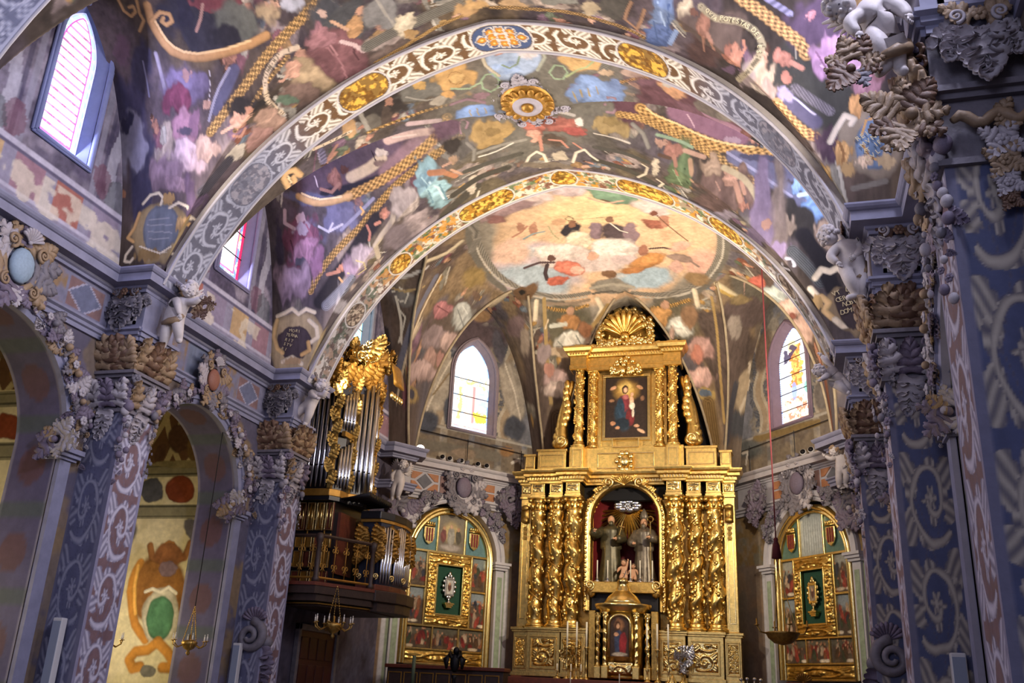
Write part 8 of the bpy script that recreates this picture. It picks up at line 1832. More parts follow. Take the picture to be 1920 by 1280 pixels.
    b.ball((0, 0, 0.93), (0.06, 0.03, 0.08), 7, 5); b.build('frame_foliage', M1, rl, True); picture('icon', None, rl, 0.22, 0.42, (0, -0.01, 0.33), '#8a7a64' if not left else '#b9b4ac', [E(0.11, 0.2, 0.07, 0.14, '#5a3a30'), E(0.11, 0.3, 0.04, 0.05, '#b58a6c')], 0.015)
    return o
reliquary_altar(PL_DL, True, 'arched gold reliquary altarpiece left of the main altar, with a silver relic')
reliquary_altar(PL_DR, False, 'arched gold reliquary altarpiece right of the main altar, with a gold relic')
# white arch mouldings, imposts and jambs around both niches
for pl, sd in ((PL_DL, 'left'), (PL_DR, 'right')):
    o = struct(empty('trim_niche', pl.p(1.7, 0.75)), 'white moulded arch around the ' + sd + ' reliquary altar'); inv = Vector(pl.p(1.7, 0.75)); prof = [(0.0, -0.35), (0.0, 0.10), (0.06, 0.13), (0.12, 0.12), (0.14, 0.17), (0.28, 0.17), (0.30, 0.1), (0.30, 0.0)]; m = len(prof); V = []; F = []
    for i in range(33):
        a = PI * i / 32
        for dr, out in prof: V.append(Vector(pl.p(1.7 + math.cos(a) * (1.70 + dr), 5.65 + math.sin(a) * (1.70 + dr), out)) - inv)
    for i in range(32):
        for k in range(m - 1): F.append((i * m + k, (i + 1) * m + k, (i + 1) * m + k + 1, i * m + k + 1))
    mesh_obj('archivolt', V, F, M_pale, o, False)
    for s_ in (-1, 1):
        def bx(b, u0, u1, z0, z1, o0, o1):
            v = [Vector(pl.p(u, z, oo)) - inv for z in (z0, z1) for (u, oo) in ((u0, o0), (u1, o0), (u1, o1), (u0, o1))]; b.add(v, [(0, 3, 2, 1), (4, 5, 6, 7), (0, 1, 5, 4), (1, 2, 6, 5), (2, 3, 7, 6), (3, 0, 4, 7)])
        e = 1.7 + s_ * 1.86; b = MB(); bx(b, e - 0.24, e + 0.24, 5.42, 5.50, -0.3, 0.16); bx(b, e - 0.28, e + 0.28, 5.50, 5.58, -0.3, 0.22); bx(b, e - 0.32, e + 0.32, 5.58, 5.66, -0.3, 0.27); b.build('impost', M_pale, o)
        b = MB(); bx(b, e - 0.16, e + 0.16, 0.8, 5.42, -0.3, 0.08); b.build('jamb', M_pale, o); b = MB(); bx(b, e - 0.09, e + 0.09, 1.2, 5.2, 0.08, 0.09); b.build('jamb_panel', mat('green_panel_' + sd + str(s_), '#8e9a80', 0.6, noise=0.3), o)
    b = MB()
    V = [Vector(pl.p(1.7 - 1.75, 0.75, -0.36)) - inv, Vector(pl.p(1.7 + 1.75, 0.75, -0.36)) - inv, Vector(pl.p(1.7 + 1.75, 7.6, -0.36)) - inv, Vector(pl.p(1.7 - 1.75, 7.6, -0.36)) - inv]; b.add(V, [(0, 1, 2, 3)]); b.build('niche_wall', M_grey, o)
# ------------------------------------------------------------------ stucco ornament: cherubs, acanthus, garlands, cartouches
LF = [leaf_mesh('acanthus', 3, 0.6, 1), leaf_mesh('acanthus', 4, 0.8, 2), leaf_mesh('acanthus', 3, 0.3, 3)]
def acanthus(name, label, loc, rz, s, mats, seed=0, group=None):
    """big hanging acanthus spray: tiers of leaves under a pair of scrolls, in the local XZ plane facing -Y"""
    t = thing(name, label, 'ornament', loc, rz, group); r = random.Random(seed); M1, M2 = mats
    put('leaf', LF[1], M1, t, (0, -0.10 * s, -0.05 * s), 0.95 * s, (PI - 0.25, 0, 0), (1.2, 1.3, 1))
    for sx in (-1, 1):
        put('leaf', LF[1], M1, t, (sx * 0.10 * s, -0.06 * s, 0.05 * s), 0.72 * s, (PI - 0.2, sx * -0.62, 0), (1.25, 1.3, 1)); put('leaf', LF[0], M1, t, (sx * 0.12 * s, -0.04 * s, 0.12 * s), 0.66 * s, (PI, sx * -1.15, 0), (1.3, 1.3, 1)); put('leaf', LF[2], M2, t, (sx * 0.08 * s, -0.05 * s, 0.16 * s), 0.52 * s, (0, sx * 1.0, 0), (1.2, 1.2, 1))
        put('scroll', ME_volute if sx < 0 else ME_voluteR, M1, t, (sx * 0.34 * s, -0.12 * s, 0.22 * s), 0.15 * s)
    put('flower', ME_flower, M2, t, (0, -0.2 * s, 0.16 * s), 0.14 * s); put('flower', ME_flower, M2, t, (0, -0.12 * s, -0.92 * s), 0.10 * s)
    return t
def garland(name, label, loc, rz, L, wd, mats, seed=0, group=None, n=None):
    """hanging drop of fruit, flowers and leaves"""
    t = thing(name, label, 'garland', loc, rz, group); r = random.Random(seed); n = n or int(L / 0.085)
    for i in range(n):
        f = (i + 0.5) / n; z = -L * f; q = wd * (1 - 0.6 * f) * (0.75 + 0.25 * math.sin(f * 17 + seed)); M = mats[r.randrange(len(mats))]; x = (r.random() - 0.5) * q * 0.9; k = r.random()
        if k < 0.5: put('fruit', ME_ball, M, t, (x, -0.05 - 0.04 * r.random(), z), q * (0.26 + 0.12 * r.random()), (0, 0, 0), (1, 0.85, 1.1))
        elif k < 0.72: put('flower', ME_flower, M, t, (x, -0.09, z), q * 0.34)
        else: put('leaf', LF[r.randrange(3)], M, t, (x, -0.03, z), q * 0.9, (PI * (r.random() < 0.6), (r.random() - 0.5) * 2.4, 0))
    return t
def cartouche(name, label, loc, rz, s, M_oval, mats, seed=0, n=12, group=None):
    """oval boss in a wreath of leaves and scrolls"""
    t = thing(name, label, 'cartouche', loc, rz, group); r = random.Random(seed); put('oval', ME_ball, M_oval, t, (0, -0.03 * s, 0), 0.30 * s, (0, 0, 0), (0.82, 0.4, 1))
    for k in range(n):
        a = 2 * PI * (k + 0.5) / n + 0.1 * r.random(); M = mats[r.randrange(len(mats))]; put('leaf', LF[r.randrange(3)], M, t, (0.26 * s * math.cos(a), 0.0, 0.32 * s * math.sin(a)), s * (0.34 + 0.16 * r.random()), (0, PI / 2 - a, 0), (1.25, 1.3, 1))
    for sx in (-1, 1): put('scroll', ME_volute if sx < 0 else ME_voluteR, mats[0], t, (sx * 0.33 * s, -0.1 * s, 0.32 * s), 0.13 * s); put('scroll', ME_voluteR if sx < 0 else ME_volute, mats[0], t, (sx * 0.3 * s, -0.1 * s, -0.36 * s), 0.11 * s, (PI, 0, 0))
    put('shell', ME_shell, mats[-1], t, (0, -0.08 * s, 0.40 * s), 0.22 * s)
    return t
def swag(name, label, pl, c, zc, R_, a0, a1, n, rz, mats, seed, sz=0.56):
    """garland of leaves and fruit following an arch"""
    am = (a0 + a1) / 2; o = Vector(pl.p(c + math.cos(am) * R_, zc + math.sin(am) * R_, 0.17)); t = thing(name, label, 'garland', o, rz); r = random.Random(seed); Mi = Matrix.Rotation(-rz, 3, 'Z')
    for i in range(n):
        a = a0 + (a1 - a0) * (i + 0.5) / n; p = Mi @ (Vector(pl.p(c + math.cos(a) * R_, zc + math.sin(a) * R_, 0.17)) - o); M = mats[r.randrange(len(mats))]; q = sz * (0.24 + 0.16 * abs(math.sin(i * 1.9)))
        put('leaf', LF[i % 3], M, t, p, q * 1.5, (PI * (i % 2), r.uniform(-1.6, 1.6), 0), (1.3, 1.4, 1)); put('leaf', LF[(i + 1) % 3], mats[(i + 1) % len(mats)], t, p, q * 1.3, (0, r.uniform(-3, 3), 0), (1.3, 1.4, 1))
        if i % 3 == 1: put('flower', ME_flower, mats[0], t, p + Vector((0, -0.1, 0)), q * 0.42)
        if i % 3 == 0: put('fruit', ME_ball, M, t, p + Vector((0, -0.09, 0)), q * 0.3)
    return t
def leaf_clump(name, label, loc, rz, s, mats, seed=0, n=9, group=None, fruit=3):
    t = thing(name, label, 'ornament', loc, rz, group); r = random.Random(seed)
    for k in range(n): a = 2 * PI * k / n + r.random() * 0.5; put('leaf', LF[r.randrange(3)], mats[r.randrange(len(mats))], t, (0.10 * s * math.cos(a), -0.02 * r.random(), 0.10 * s * math.sin(a)), s * (0.34 + 0.22 * r.random()), (0, PI / 2 - a, 0), (1.3, 1.4, 1))
    for k in range(fruit): put('fruit', ME_ball, mats[r.randrange(len(mats))], t, ((r.random() - 0.5) * 0.24 * s, -0.08 * s, (r.random() - 0.5) * 0.24 * s), 0.09 * s)
    return t
NAMES = {('left', 13.47): 'left pier by the big window', ('left', 19.19): 'left pier beside the organ', ('right', 7.65): 'right pier at the picture edge', ('right', 13.47): 'middle right pier', ('right', 19.19): 'right pier nearest the altar'}
LW = (M_white, M_ochre); 
for (sd, yk), nm in NAMES.items():
    sx = -1 if sd == 'left' else 1; rzn = PI / 2 if sx < 0 else -PI / 2; near = yk < 8
    xc = sx * 6.62
    # brown leaf band between capital and entablature
    for face in (('west', 'nave') if not near else ('nave',)):
        t = thing('leaf_frieze', 'brown leaf band, %s face of the %s' % ('front' if face == 'west' else 'inner', nm), 'ornament', (xc, yk - 0.02, 6.72) if face == 'west' else (sx * 6.25, yk + 0.42, 6.72), 0 if face == 'west' else rzn)
        W_ = 0.62 if face == 'west' else 0.8; r = random.Random(int(yk * 10) + (face == 'west'))
        for i in range(5):
            x = -W_ / 2 + W_ * (i + 0.5) / 5; put('leaf', LF[i % 3], M_brown if i % 2 else M_ochre, t, (x, -0.02, 0.02), 0.52 + 0.08 * r.random(), (0.15, (r.random() - 0.5) * 0.5, 0), (1.1, 1.5, 1)); put('leaf', LF[(i + 1) % 3], M_mauve if i % 2 else M_brown, t, (x + 0.06, -0.05, 0.5), 0.34, (PI - 0.2, (r.random() - 0.5), 0), (1.2, 1.6, 1))
        put('flower', ME_flower, M_white, t, (0, -0.13, 0.30), 0.10); put('flower', ME_flower, M_ochre, t, (W_ * 0.36, -0.13, 0.44), 0.07)
        t = thing('leaf_capital', 'pale leaf capital, %s face of the %s' % ('front' if face == 'west' else 'inner', nm), 'capital', (xc, yk - 0.01, 6.0) if face == 'west' else (sx * 6.26, yk + 0.42, 6.0), 0 if face == 'west' else rzn)
        for i in range(3): put('leaf', LF[i], (M_white, M_mauve, M_white)[i] if face == 'west' else (M_ochre, M_white, M_mauve)[i], t, (-W_ / 2 + W_ * (i + 0.5) / 3, -0.02, 0.05), 0.46, (0.12, (i - 1) * 0.25, 0), (1.1, 1.6, 1))
        for s_ in (-1, 1): put('scroll', ME_volute if s_ < 0 else ME_voluteR, M_mauve, t, (s_ * W_ * 0.42, -0.08, 0.5), 0.10)
        put('flower', ME_flower, M_ochre, t, (0, -0.12, 0.42), 0.09); put('leaf', LF[1], M_white, t, (0, -0.06, 0.0), 0.5, (PI, 0.2, 0))
    garland('fruit_garland', 'mauve fruit garland, near inner edge of the ' + nm, (sx * 6.24, yk + 0.06, 6.62), (PI / 4 if sx < 0 else -PI / 4), 1.9, 0.34, (M_mauve, M_mauve, M_white, M_grey), int(yk * 3) + (sx > 0))
    if not near: garland('fruit_garland', 'ochre and white flower drop, outer edge of the ' + nm, (sx * 6.92, yk - 0.03, 6.45), 0, 1.5, 0.30, (M_white, M_ochre, M_mauve), int(yk * 5) + (sx > 0))
    garland('fruit_garland', 'small pale flower drop, far inner edge of the ' + nm, (sx * 6.24, yk + 0.78, 6.3), rzn, 1.3, 0.26, (M_white, M_ochre, M_grey), int(yk * 7) + (sx > 0))
    if not near: acanthus('acanthus_spray', 'acanthus spray below the cornice of the ' + nm, (sx * 6.64, yk - 0.08, 8.12), 0, 0.62, (M_white if sx > 0 else M_grey, M_brown), int(yk))
    leaf_clump('leaf_clump', 'ochre leaf curl on the cornice corner of the ' + nm, (sx * 5.95, yk + 0.45, 8.66 if yk > 8 else 8.2), rzn, 0.5, (M_ochre, M_brown, M_grey), int(yk * 9) + sx, 7, None, 1)
acanthus('acanthus_spray', 'large pale acanthus spray on the dark block in the upper corner', (6.66, 7.5, 7.22), 0, 0.52, (M_white, M_ochre), 3)
# pendants on the face of the nearest right pier
for k, (z, s, M, nm) in enumerate(((6.35, 0.34, M_ochre, 'ochre ribbon bow'), (6.12, 0.36, M_white, 'white bell flower'), (5.93, 0.34, M_ochre, 'ochre leaf rosette'), (5.72, 0.26, M_white, 'white blossom'), (5.56, 0.2, M_brown, 'small brown bud'))):
    s *= 0.65; t = thing('pendant', nm + ' pendant on the dark pier at the right edge', 'ornament', (6.72, 7.6, z), 0)
    if k == 0:
        b = MB(); b.tube([(-0.36 + 0.06 * i, -0.05, 0.05 * math.sin(i * 1.3)) for i in range(13)], [0.03] + [0.05] * 11 + [0.03], 8); b.build('ribbon', M, t, True)
    for i in range(4 if k else 2): put('leaf', LF[i % 3], M, t, (0, -0.03, 0), s * 0.8, (0, i * PI / 2 + 0.6, 0), (1.3, 1.4, 1))
    put('flower', ME_flower, M, t, (0, -0.06, 0), s * 0.28)
# painted console scrolls where the far piers end above the stalls
for sx, nm in ((-1, 'left'), (1, 'right')):
    t = thing('scroll_console', 'large stucco scroll carrying the far %s pier' % nm, 'console', (sx * 6.55, 19.25, 2.55)); b = MB()
    p = spiral_pts(1.7, 0.34, 0.06, 34, PI / 2, sx); b.tube([(x, -0.05 - 0.004 * i, z) for i, (x, z) in enumerate(p)], [0.11 - 0.002 * i for i in range(35)], 8); b.build('scroll', M_grey, t, True)
    put('leaf', LF[1], M_mauve, t, (sx * -0.12, 0.0, -0.25), 0.75, (PI, sx * 0.2, 0), (1.3, 1.4, 1)); put('leaf', LF[0], M_brown, t, (sx * 0.15, 0.0, -0.25), 0.6, (PI, -sx * 0.3, 0), (1.3, 1.4, 1)); put('shell', ME_shell, M_mauve, t, (sx * -0.05, -0.02, 0.3), 0.3); put('fruit', ME_ball, M_grey, t, (sx * -0.3, 0.1, -0.1), 0.14)
# arcade: cartouches over the arch crowns, leaf clumps along the archivolts and on the imposts
M_bluec = mat('pale_blue_oval', '#8fa3b4', 0.6, noise=0.15); M_redc = mat('dull_red_oval', '#8d5b4a', 0.6, noise=0.2)
for sd, sx, pl, rz in (('left', -1, PL_L, PI / 2), ('right', 1, PL_R, -PI / 2)):
    for k, (c, r_) in enumerate(ARC[1:]):
        bay = 'nearer' if k == 0 else 'farther'
        cartouche('cartouche', ('pale blue oval' if k == 0 else 'dull red') + ' cartouche in leaves above the %s arch of the %s arcade' % (bay, sd), pl.p(c, 7.62 if k else 7.7, 0.2), rz, 1.0 if k == 0 else 0.8, M_bluec if k == 0 else M_redc, (M_ochre, M_mauve, M_grey, M_white), 5 + k, 14)
        for j, (a0, a1) in enumerate(((0.12, 1.3), (1.85, 3.0))): swag('leaf_swag', 'leaf and fruit swag on the %s arch of the %s arcade, %s side' % (bay, sd, ('far', 'near')[j]), pl, c, 5.2, r_ + 0.2, a0, a1, 15, rz, (M_white, M_ochre, M_mauve, M_grey, M_mauve), 5 * k + j)
        leaf_clump('leaf_clump', 'white flower clump on the far impost of the %s arch, %s arcade' % (bay, sd), pl.p(c + r_ - 0.12, 5.3, 0.05), 0, 0.66, (M_white, M_ochre, M_mauve), 60 + k, 9, None, 3)
# apse: grey cartouches above the reliquary altars and swags along their arches
for sd, pl in (('left', PL_DL), ('right', PL_DR)):
    rz = math.atan2(DLd[1], DLd[0]) if sd == 'left' else math.atan2(-DLd[1], DLd[0])
    cartouche('cartouche', 'grey stucco cartouche above the arch of the %s reliquary altar' % sd, pl.p(1.9 if sd == 'left' else 1.9, 7.9, 0.16), rz, 1.15, M_mauve, (M_grey, M_grey, M_white), 21, 15)
    for j, (a0, a1) in enumerate(((0.4, 1.2), (1.95, 2.75))): swag('leaf_swag', 'grey leaf swag on the %s reliquary arch, %s side' % (sd, ('altar', 'outer')[j] if sd == 'left' else ('altar', 'outer')[j]), pl, 1.7, 5.65, 1.98, a0, a1, 13, rz, (M_grey, M_mauve, M_grey), 40 + j, 0.55)
    leaf_clump('leaf_clump', 'tall grey leaf clump between the %s reliquary altar and the main altar' % sd, pl.p(3.72, 7.75, 0.22), rz, 0.85, (M_grey, M_mauve), 44, 13, None, 3); leaf_clump('leaf_clump', 'lower grey leaf clump beside the main altar, %s side' % sd, pl.p(3.9, 7.2, 0.22), rz, 0.6, (M_grey, M_mauve), 45, 11, None, 3)
    leaf_clump('leaf_clump', 'mauve and grey leaf clump under the cherub by the %s reliquary altar' % sd, pl.p(-0.42, 6.75, 0.35), rz, 0.95, (M_mauve, M_grey, M_white), 46, 12, None, 3)

# ---- cherubs perched on the cornices
crouch = dict(lkn=(0.12, -0.10, -0.16), lan=(0.10, 0.02, -0.34), lto=(0.12, -0.07, -0.38))
putto('cherub', 'white stucco cherub seen from behind under the cornice nearest the big window', (-5.92, 13.86, 7.86), 1.28, dict(belly=(0.04, -0.02, 0.12), chest=(0.11, -0.02, 0.24), neck=(0.17, -0.03, 0.33), head=(0.21, -0.05, 0.39), crown=(0.25, -0.06, 0.48), face=(0.5, -0.5, -0.4), lsh=(0.20, -0.02, 0.27), lel=(0.32, -0.04, 0.22), lha=(0.43, -0.05, 0.28), rsh=(0.05, -0.06, 0.28), rel=(0.14, -0.14, 0.14), rha=(0.18, -0.12, 0.0),
      lhip=(0.08, 0, -0.04), lkn=(0.14, -0.05, -0.17), lan=(0.13, 0.04, -0.34), lto=(0.18, -0.02, -0.37), rhip=(-0.07, 0, -0.04), rkn=(-0.06, -0.04, -0.24), ran=(-0.10, 0.0, -0.42), rto=(-0.08, -0.08, -0.46)), None, M_putto, True, (0, 1), drape=[(-0.1, -0.1, -0.1), (0.04, -0.14, -0.09), (0.15, -0.1, -0.05), (0.2, -0.06, 0.02)])
putto('cherub', 'white stucco cherub leaning right above the organ case', (-6.08, 19.55, 7.85), 1.28, dict(belly=(0.05, -0.03, 0.11), chest=(0.12, -0.04, 0.23), neck=(0.19, -0.05, 0.32), head=(0.25, -0.06, 0.37), crown=(0.30, -0.07, 0.46), face=(0.6, -0.6, -0.2), lsh=(0.22, -0.04, 0.26), lel=(0.34, -0.08, 0.20), lha=(0.40, -0.12, 0.30), rsh=(0.06, -0.08, 0.28), rel=(0.16, -0.18, 0.18), rha=(0.28, -0.2, 0.12),
      lkn=(0.10, -0.10, -0.16), lan=(0.02, -0.06, -0.33), lto=(0.05, -0.14, -0.36), rkn=(-0.16, -0.08, -0.10), ran=(-0.24, 0.0, -0.22), rto=(-0.28, -0.06, -0.24)), None, M_putto, True, (0, 1))
putto('cherub', 'white stucco cherub standing on the corner between organ and left reliquary altar', (-6.3, 26.0, 7.42), 1.2, dict(head=(0.08, -0.05, 0.42), crown=(0.12, -0.06, 0.51), neck=(0.04, -0.03, 0.35), face=(0.4, -0.8, 0), lel=(0.22, -0.06, 0.30), lha=(0.30, -0.10, 0.42), rel=(-0.18, -0.08, 0.18), rha=(-0.12, -0.16, 0.08), lkn=(0.06, -0.08, -0.20), lan=(0.02, -0.03, -0.36), rkn=(-0.10, -0.08, -0.2), ran=(-0.14, 0, -0.36)), None, M_putto, True, (1, 1))
putto('cherub', 'pale winged cherub with bent back on the middle right pier', (5.98, 13.62, 7.84), 1.3, dict(belly=(-0.02, -0.02, 0.12), chest=(-0.06, -0.04, 0.25), neck=(-0.15, -0.05, 0.32), head=(-0.22, -0.06, 0.35), crown=(-0.27, -0.07, 0.44), face=(-0.7, -0.5, -0.4), lsh=(0.05, -0.02, 0.29), lel=(0.10, -0.06, 0.16), lha=(0.02, -0.14, 0.06), rsh=(-0.15, -0.05, 0.24), rel=(-0.24, -0.08, 0.10), rha=(-0.16, -0.12, 0.0),
      lkn=(0.08, -0.05, -0.22), lan=(0.08, 0.0, -0.42), rkn=(-0.04, -0.09, -0.20), ran=(0.02, -0.02, -0.38)), None, M_putto, True, (1, 0), drape=[(0.05, -0.1, -0.2), (0.11, -0.06, -0.1), (0.14, 0, 0.05)])
putto('cherub', 'pale cherub stretched head down beside the far right cornice', (6.02, 19.3, 7.95), 1.1, dict(belly=(-0.06, -0.02, 0.09), chest=(-0.14, -0.04, 0.15), neck=(-0.23, -0.06, 0.16), head=(-0.29, -0.08, 0.15), crown=(-0.38, -0.1, 0.14), face=(-0.2, -0.6, -0.7), lsh=(-0.12, -0.06, 0.24), lel=(-0.20, -0.10, 0.34), lha=(-0.28, -0.12, 0.44), rsh=(-0.16, -0.06, 0.08), rel=(-0.24, -0.14, 0.0), rha=(-0.32, -0.18, -0.06), lkn=(0.14, -0.06, -0.16), lan=(0.26, -0.02, -0.24), lto=(0.3, -0.08, -0.22), rkn=(0.04, -0.10, -0.2), ran=(0.14, -0.05, -0.30), rto=(0.18, -0.12, -0.3)), None, M_putto, False)
putto('cherub', 'pale curly haired cherub on the corner by the right reliquary altar', (6.35, 25.95, 7.6), 1.15, dict(head=(-0.14, -0.06, 0.40), crown=(-0.17, -0.07, 0.49), neck=(-0.08, -0.04, 0.34), face=(-0.5, -0.8, -0.1), rel=(-0.24, -0.06, 0.24), rha=(-0.36, -0.08, 0.32), lel=(0.16, -0.1, 0.16), lha=(0.06, -0.16, 0.06), lkn=(0.08, -0.10, -0.18), lan=(0.04, 0, -0.34)), None, M_putto, True, (1, 1), hair=M_ochre)
putto('cherub', 'large pale cherub cut by the top edge beside the dark pier', (5.92, 7.66, 7.42), 1.2, dict(belly=(-0.03, -0.02, 0.12), chest=(-0.1, -0.04, 0.22), neck=(-0.2, -0.05, 0.26), head=(-0.27, -0.06, 0.25), crown=(-0.36, -0.07, 0.28), face=(-0.4, -0.6, -0.6), lsh=(0.02, -0.06, 0.26), lel=(0.14, -0.10, 0.12), lha=(0.16, -0.14, 0.02), rsh=(-0.16, -0.05, 0.18), rel=(-0.26, -0.1, 0.06), rha=(-0.20, -0.12, -0.06), lkn=(0.05, -0.10, -0.18), lan=(0.08, -0.02, -0.36), rkn=(-0.06, -0.10, -0.16), ran=(0.0, -0.04, -0.32)), None, M_putto, True, (1, 0), drape=[(-0.05, -0.14, -0.3), (0.06, -0.14, -0.26), (0.14, -0.06, -0.2), (0.16, 0, -0.1)])
for x, y, z, nm in ((5.5, 7.35, 8.0, 'upper right'),): leaf_clump('leaf_clump', 'dark ochre leaf bundle held below the cherub at the upper right', (5.62, 7.5, 7.0), 0, 0.5, (M_ochre, M_brown, M_grey), 71, 8, None, 1)
leaf_clump('leaf_clump', 'ochre shell and leaf bundle left of the dark block in the upper corner', (5.98, 7.5, 6.4), 0, 0.62, (M_ochre, M_brown, M_ochre), 72, 10, None, 1)
leaf_clump('leaf_clump', 'ochre horn of leaves held by the cherub nearest the big window', (-5.35, 13.95, 8.1), 0, 0.42, (M_ochre, M_brown), 73, 8, None, 0)
# ------------------------------------------------------------------ organ with balcony
org = thing('pipe_organ', 'gilded pipe organ with black balcony on the left wall', 'organ', (-6.3, 22.0, 3.4)); OI = Vector((-6.3, 22.0, 3.4))
def op(x, y, z): return (x - OI.x, y - OI.y, z - OI.z)
M_ocase = mat('black_case', '#16151c', 0.35, 0.1, noise=0.3, spec=0.5); M_blue = mat('dark_blue_case', '#1d2438', 0.4, noise=0.3)
def prism(name, plan, z0, z1, M, parent=None, bevel=0.0):
    n = len(plan); b = MB(); b.add([op(x, y, z0) for x, y in plan] + [op(x, y, z1) for x, y in plan], [tuple(range(n))[::-1], tuple(range(n, 2 * n))] + [(i, (i + 1) % n, n + (i + 1) % n, n + i) for i in range(n)]); return b.build(name, M, parent or org, bevel=bevel)
BAL = [(-6.98, 20.35), (-5.75, 20.35), (-4.95, 21.9), (-4.95, 24.2), (-6.98, 24.6)]
def shrink(P, k): c = np.mean(P, 0); return [tuple(c + (np.array(p) - c) * k) for p in P]
fl = prism('balcony_floor', BAL, 3.62, 3.86, M_wood); prism('balcony_moulding', shrink(BAL, 1.02), 3.80, 3.88, M_redwood, fl); prism('balcony_moulding', shrink(BAL, 0.94), 3.46, 3.62, M_wood, fl); prism('balcony_soffit', shrink(BAL, 0.8), 3.36, 3.5, M_wood, fl); prism('gold_soffit_line', shrink(BAL, 0.86), 3.40, 3.43, M_goldpaint, fl)
# railing: posts, rail and gilded scroll panels
rail = [(-6.7, 20.42), (-5.8, 20.42), (-5.05, 21.85)]
for a, c in zip(rail[:-1], rail[1:]):
    b = MB(); b.tube([op(*a, 4.95), op(*c, 4.95)], 0.045, 6); b.build('handrail', M_wood, org); b = MB(); b.tube([op(*a, 3.98), op(*c, 3.98)], 0.03, 6); b.build('bottom_rail', M_goldpaint, org)
    L = math.hypot(c[0] - a[0], c[1] - a[1]); n = int(L / 0.27); d = ((c[0] - a[0]) / L, (c[1] - a[1]) / L)
    for i in range(n):
        u = (i + 0.5) * L / n; x, y = a[0] + d[0] * u, a[1] + d[1] * u; b = MB()
        for zc, sg in ((4.65, 1), (4.25, -1)):
            for s_ in (-1, 1):
                p = spiral_pts(1.1, 0.10, 0.02, 14, PI / 2 * sg, s_ * sg); b.tube([op(x + d[0] * (s_ * 0.055 + px_ * 0.55), y + d[1] * (s_ * 0.055 + px_ * 0.55), zc + pz) for px_, pz in p], 0.013, 5)
        b.tube([op(x, y, 3.98), op(x, y, 4.95)], 0.012, 5); b.build('scroll_baluster', M_goldpaint, org, True)
for x, y in rail: b = MB(); b.lathe([(0.09, 0), (0.09, 0.1), (0.06, 0.15), (0.07, 0.5), (0.055, 0.9), (0.09, 0.98), (0.1, 1.12), (0.03, 1.16)], 10, op(x, y, 3.86)); b.build('rail_post', M_wood, org, True)
# lower case: drawers of gilded panels
prism('lower_case', [(-6.98, 21.25), (-5.95, 21.25), (-5.85, 22.9), (-6.98, 22.9)], 3.86, 6.05, M_ocase)
for i, x in enumerate((-6.78, -6.53, -6.28, -6.03)):
    for j, (z, h_) in enumerate(((5.55, 0.7), (4.95, 0.34), (4.5, 0.4), (4.05, 0.34))):
        b = MB(); b.box(op(x - 0.105, 21.20, z - h_ / 2), op(x + 0.105, 21.26, z + h_ / 2)); p = b.build('case_panel', M_goldpaint if (i + j) % 3 else M_redwood, org, bevel=0.01); panel_frame('panel_frame', 0.2, h_, 0.02, M_goldp, p, (op(x, 21.2, z)[0], op(x, 21.2, z)[1], op(x, 21.2, z)[2]), 0.02)
        if j == 0:
            for k in range(2): b = MB(); b.tube([op(x - 0.045 + 0.09 * k, 21.17, z - 0.3), op(x - 0.045 + 0.09 * k, 21.17, z + 0.3)], 0.02, 6); b.build('small_pipe', M_goldp, p, True)
b = MB(); b.box(op(-5.95, 21.5, 4.2), op(-5.86, 22.4, 5.7)); b.build('console_recess', M_redwood, org); panel_frame('console_frame', 0.5, 1.2, 0.04, M_goldpaint, org, op(-6.35, 21.22, 4.9), 0.02)
# upper case
UP = [(-6.98, 21.0), (-5.98, 21.0), (-5.82, 21.25), (-5.78, 21.6), (-5.5, 21.95), (-5.5, 22.15), (-5.78, 22.5), (-5.8, 22.95), (-6.98, 22.95)]
prism('impost_moulding', shrink(UP, 1.05), 6.02, 6.2, M_goldpaint, None, 0.015); prism('impost_fillet', shrink(UP, 1.02), 5.92, 6.03, M_ocase); prism('upper_case', shrink(UP, 0.93), 6.2, 9.35, M_ocase); prism('case_cornice', shrink(UP, 1.04), 9.35, 9.55, M_goldd, None, 0.02)  # black case ledge right below the gold impost moulding
def pipe(x, y, z0, z1, r, M=None, parent=None, nm='pipe'):
    b = MB(); L = z1 - z0; f = min(0.5, L * 0.22); b.lathe([(r * 0.25, 0), (r * 0.95, f), (r, f + 0.02), (r, L)], 12, op(x, y, z0)); o = b.build(nm, M or M_tin, parent or org, True); b = MB(); b.box(op(x - r * 0.55, y - r * 1.05, z0 + f + 0.02), op(x + r * 0.55, y - r * 0.5, z0 + f + 0.06)); b.build('mouth', M_black, o); return o
def pipes_on(a, c, n, z0, zt, r=None, pat='v', out=0.0):
    L = math.hypot(c[0] - a[0], c[1] - a[1]); d = ((c[0] - a[0]) / L, (c[1] - a[1]) / L); nrm = (d[1], -d[0])
    for i in range(n):
        t = (i + 0.5) / n; x = a[0] + d[0] * L * t + nrm[0] * out; y = a[1] + d[1] * L * t + nrm[1] * out; e = abs(t - 0.5) * 2; pipe(x, y, z0, zt[0] + (zt[1] - zt[0]) * (1 - e if pat == 'v' else t), r or L / n * 0.44)
pipes_on((-6.86, 21.0), (-6.06, 21.0), 6, 6.25, (8.6, 9.05), None, 'v', 0.02)
pipes_on((-5.93, 21.08), (-5.80, 21.55), 4, 6.25, (7.2, 7.5), None, 't', 0.05); pipes_on((-5.93, 21.08), (-5.80, 21.55), 4, 7.75, (8.6, 8.9), None, 't', 0.05)
pipes_on((-5.76, 21.62), (-5.5, 21.97), 3, 6.25, (8.75, 9.2), None, 't', 0.03); pipe(-5.46, 22.05, 6.25, 9.25, 0.075); pipes_on((-5.5, 22.13), (-5.76, 22.48), 3, 6.25, (9.2, 8.75), None, 't', 0.03)
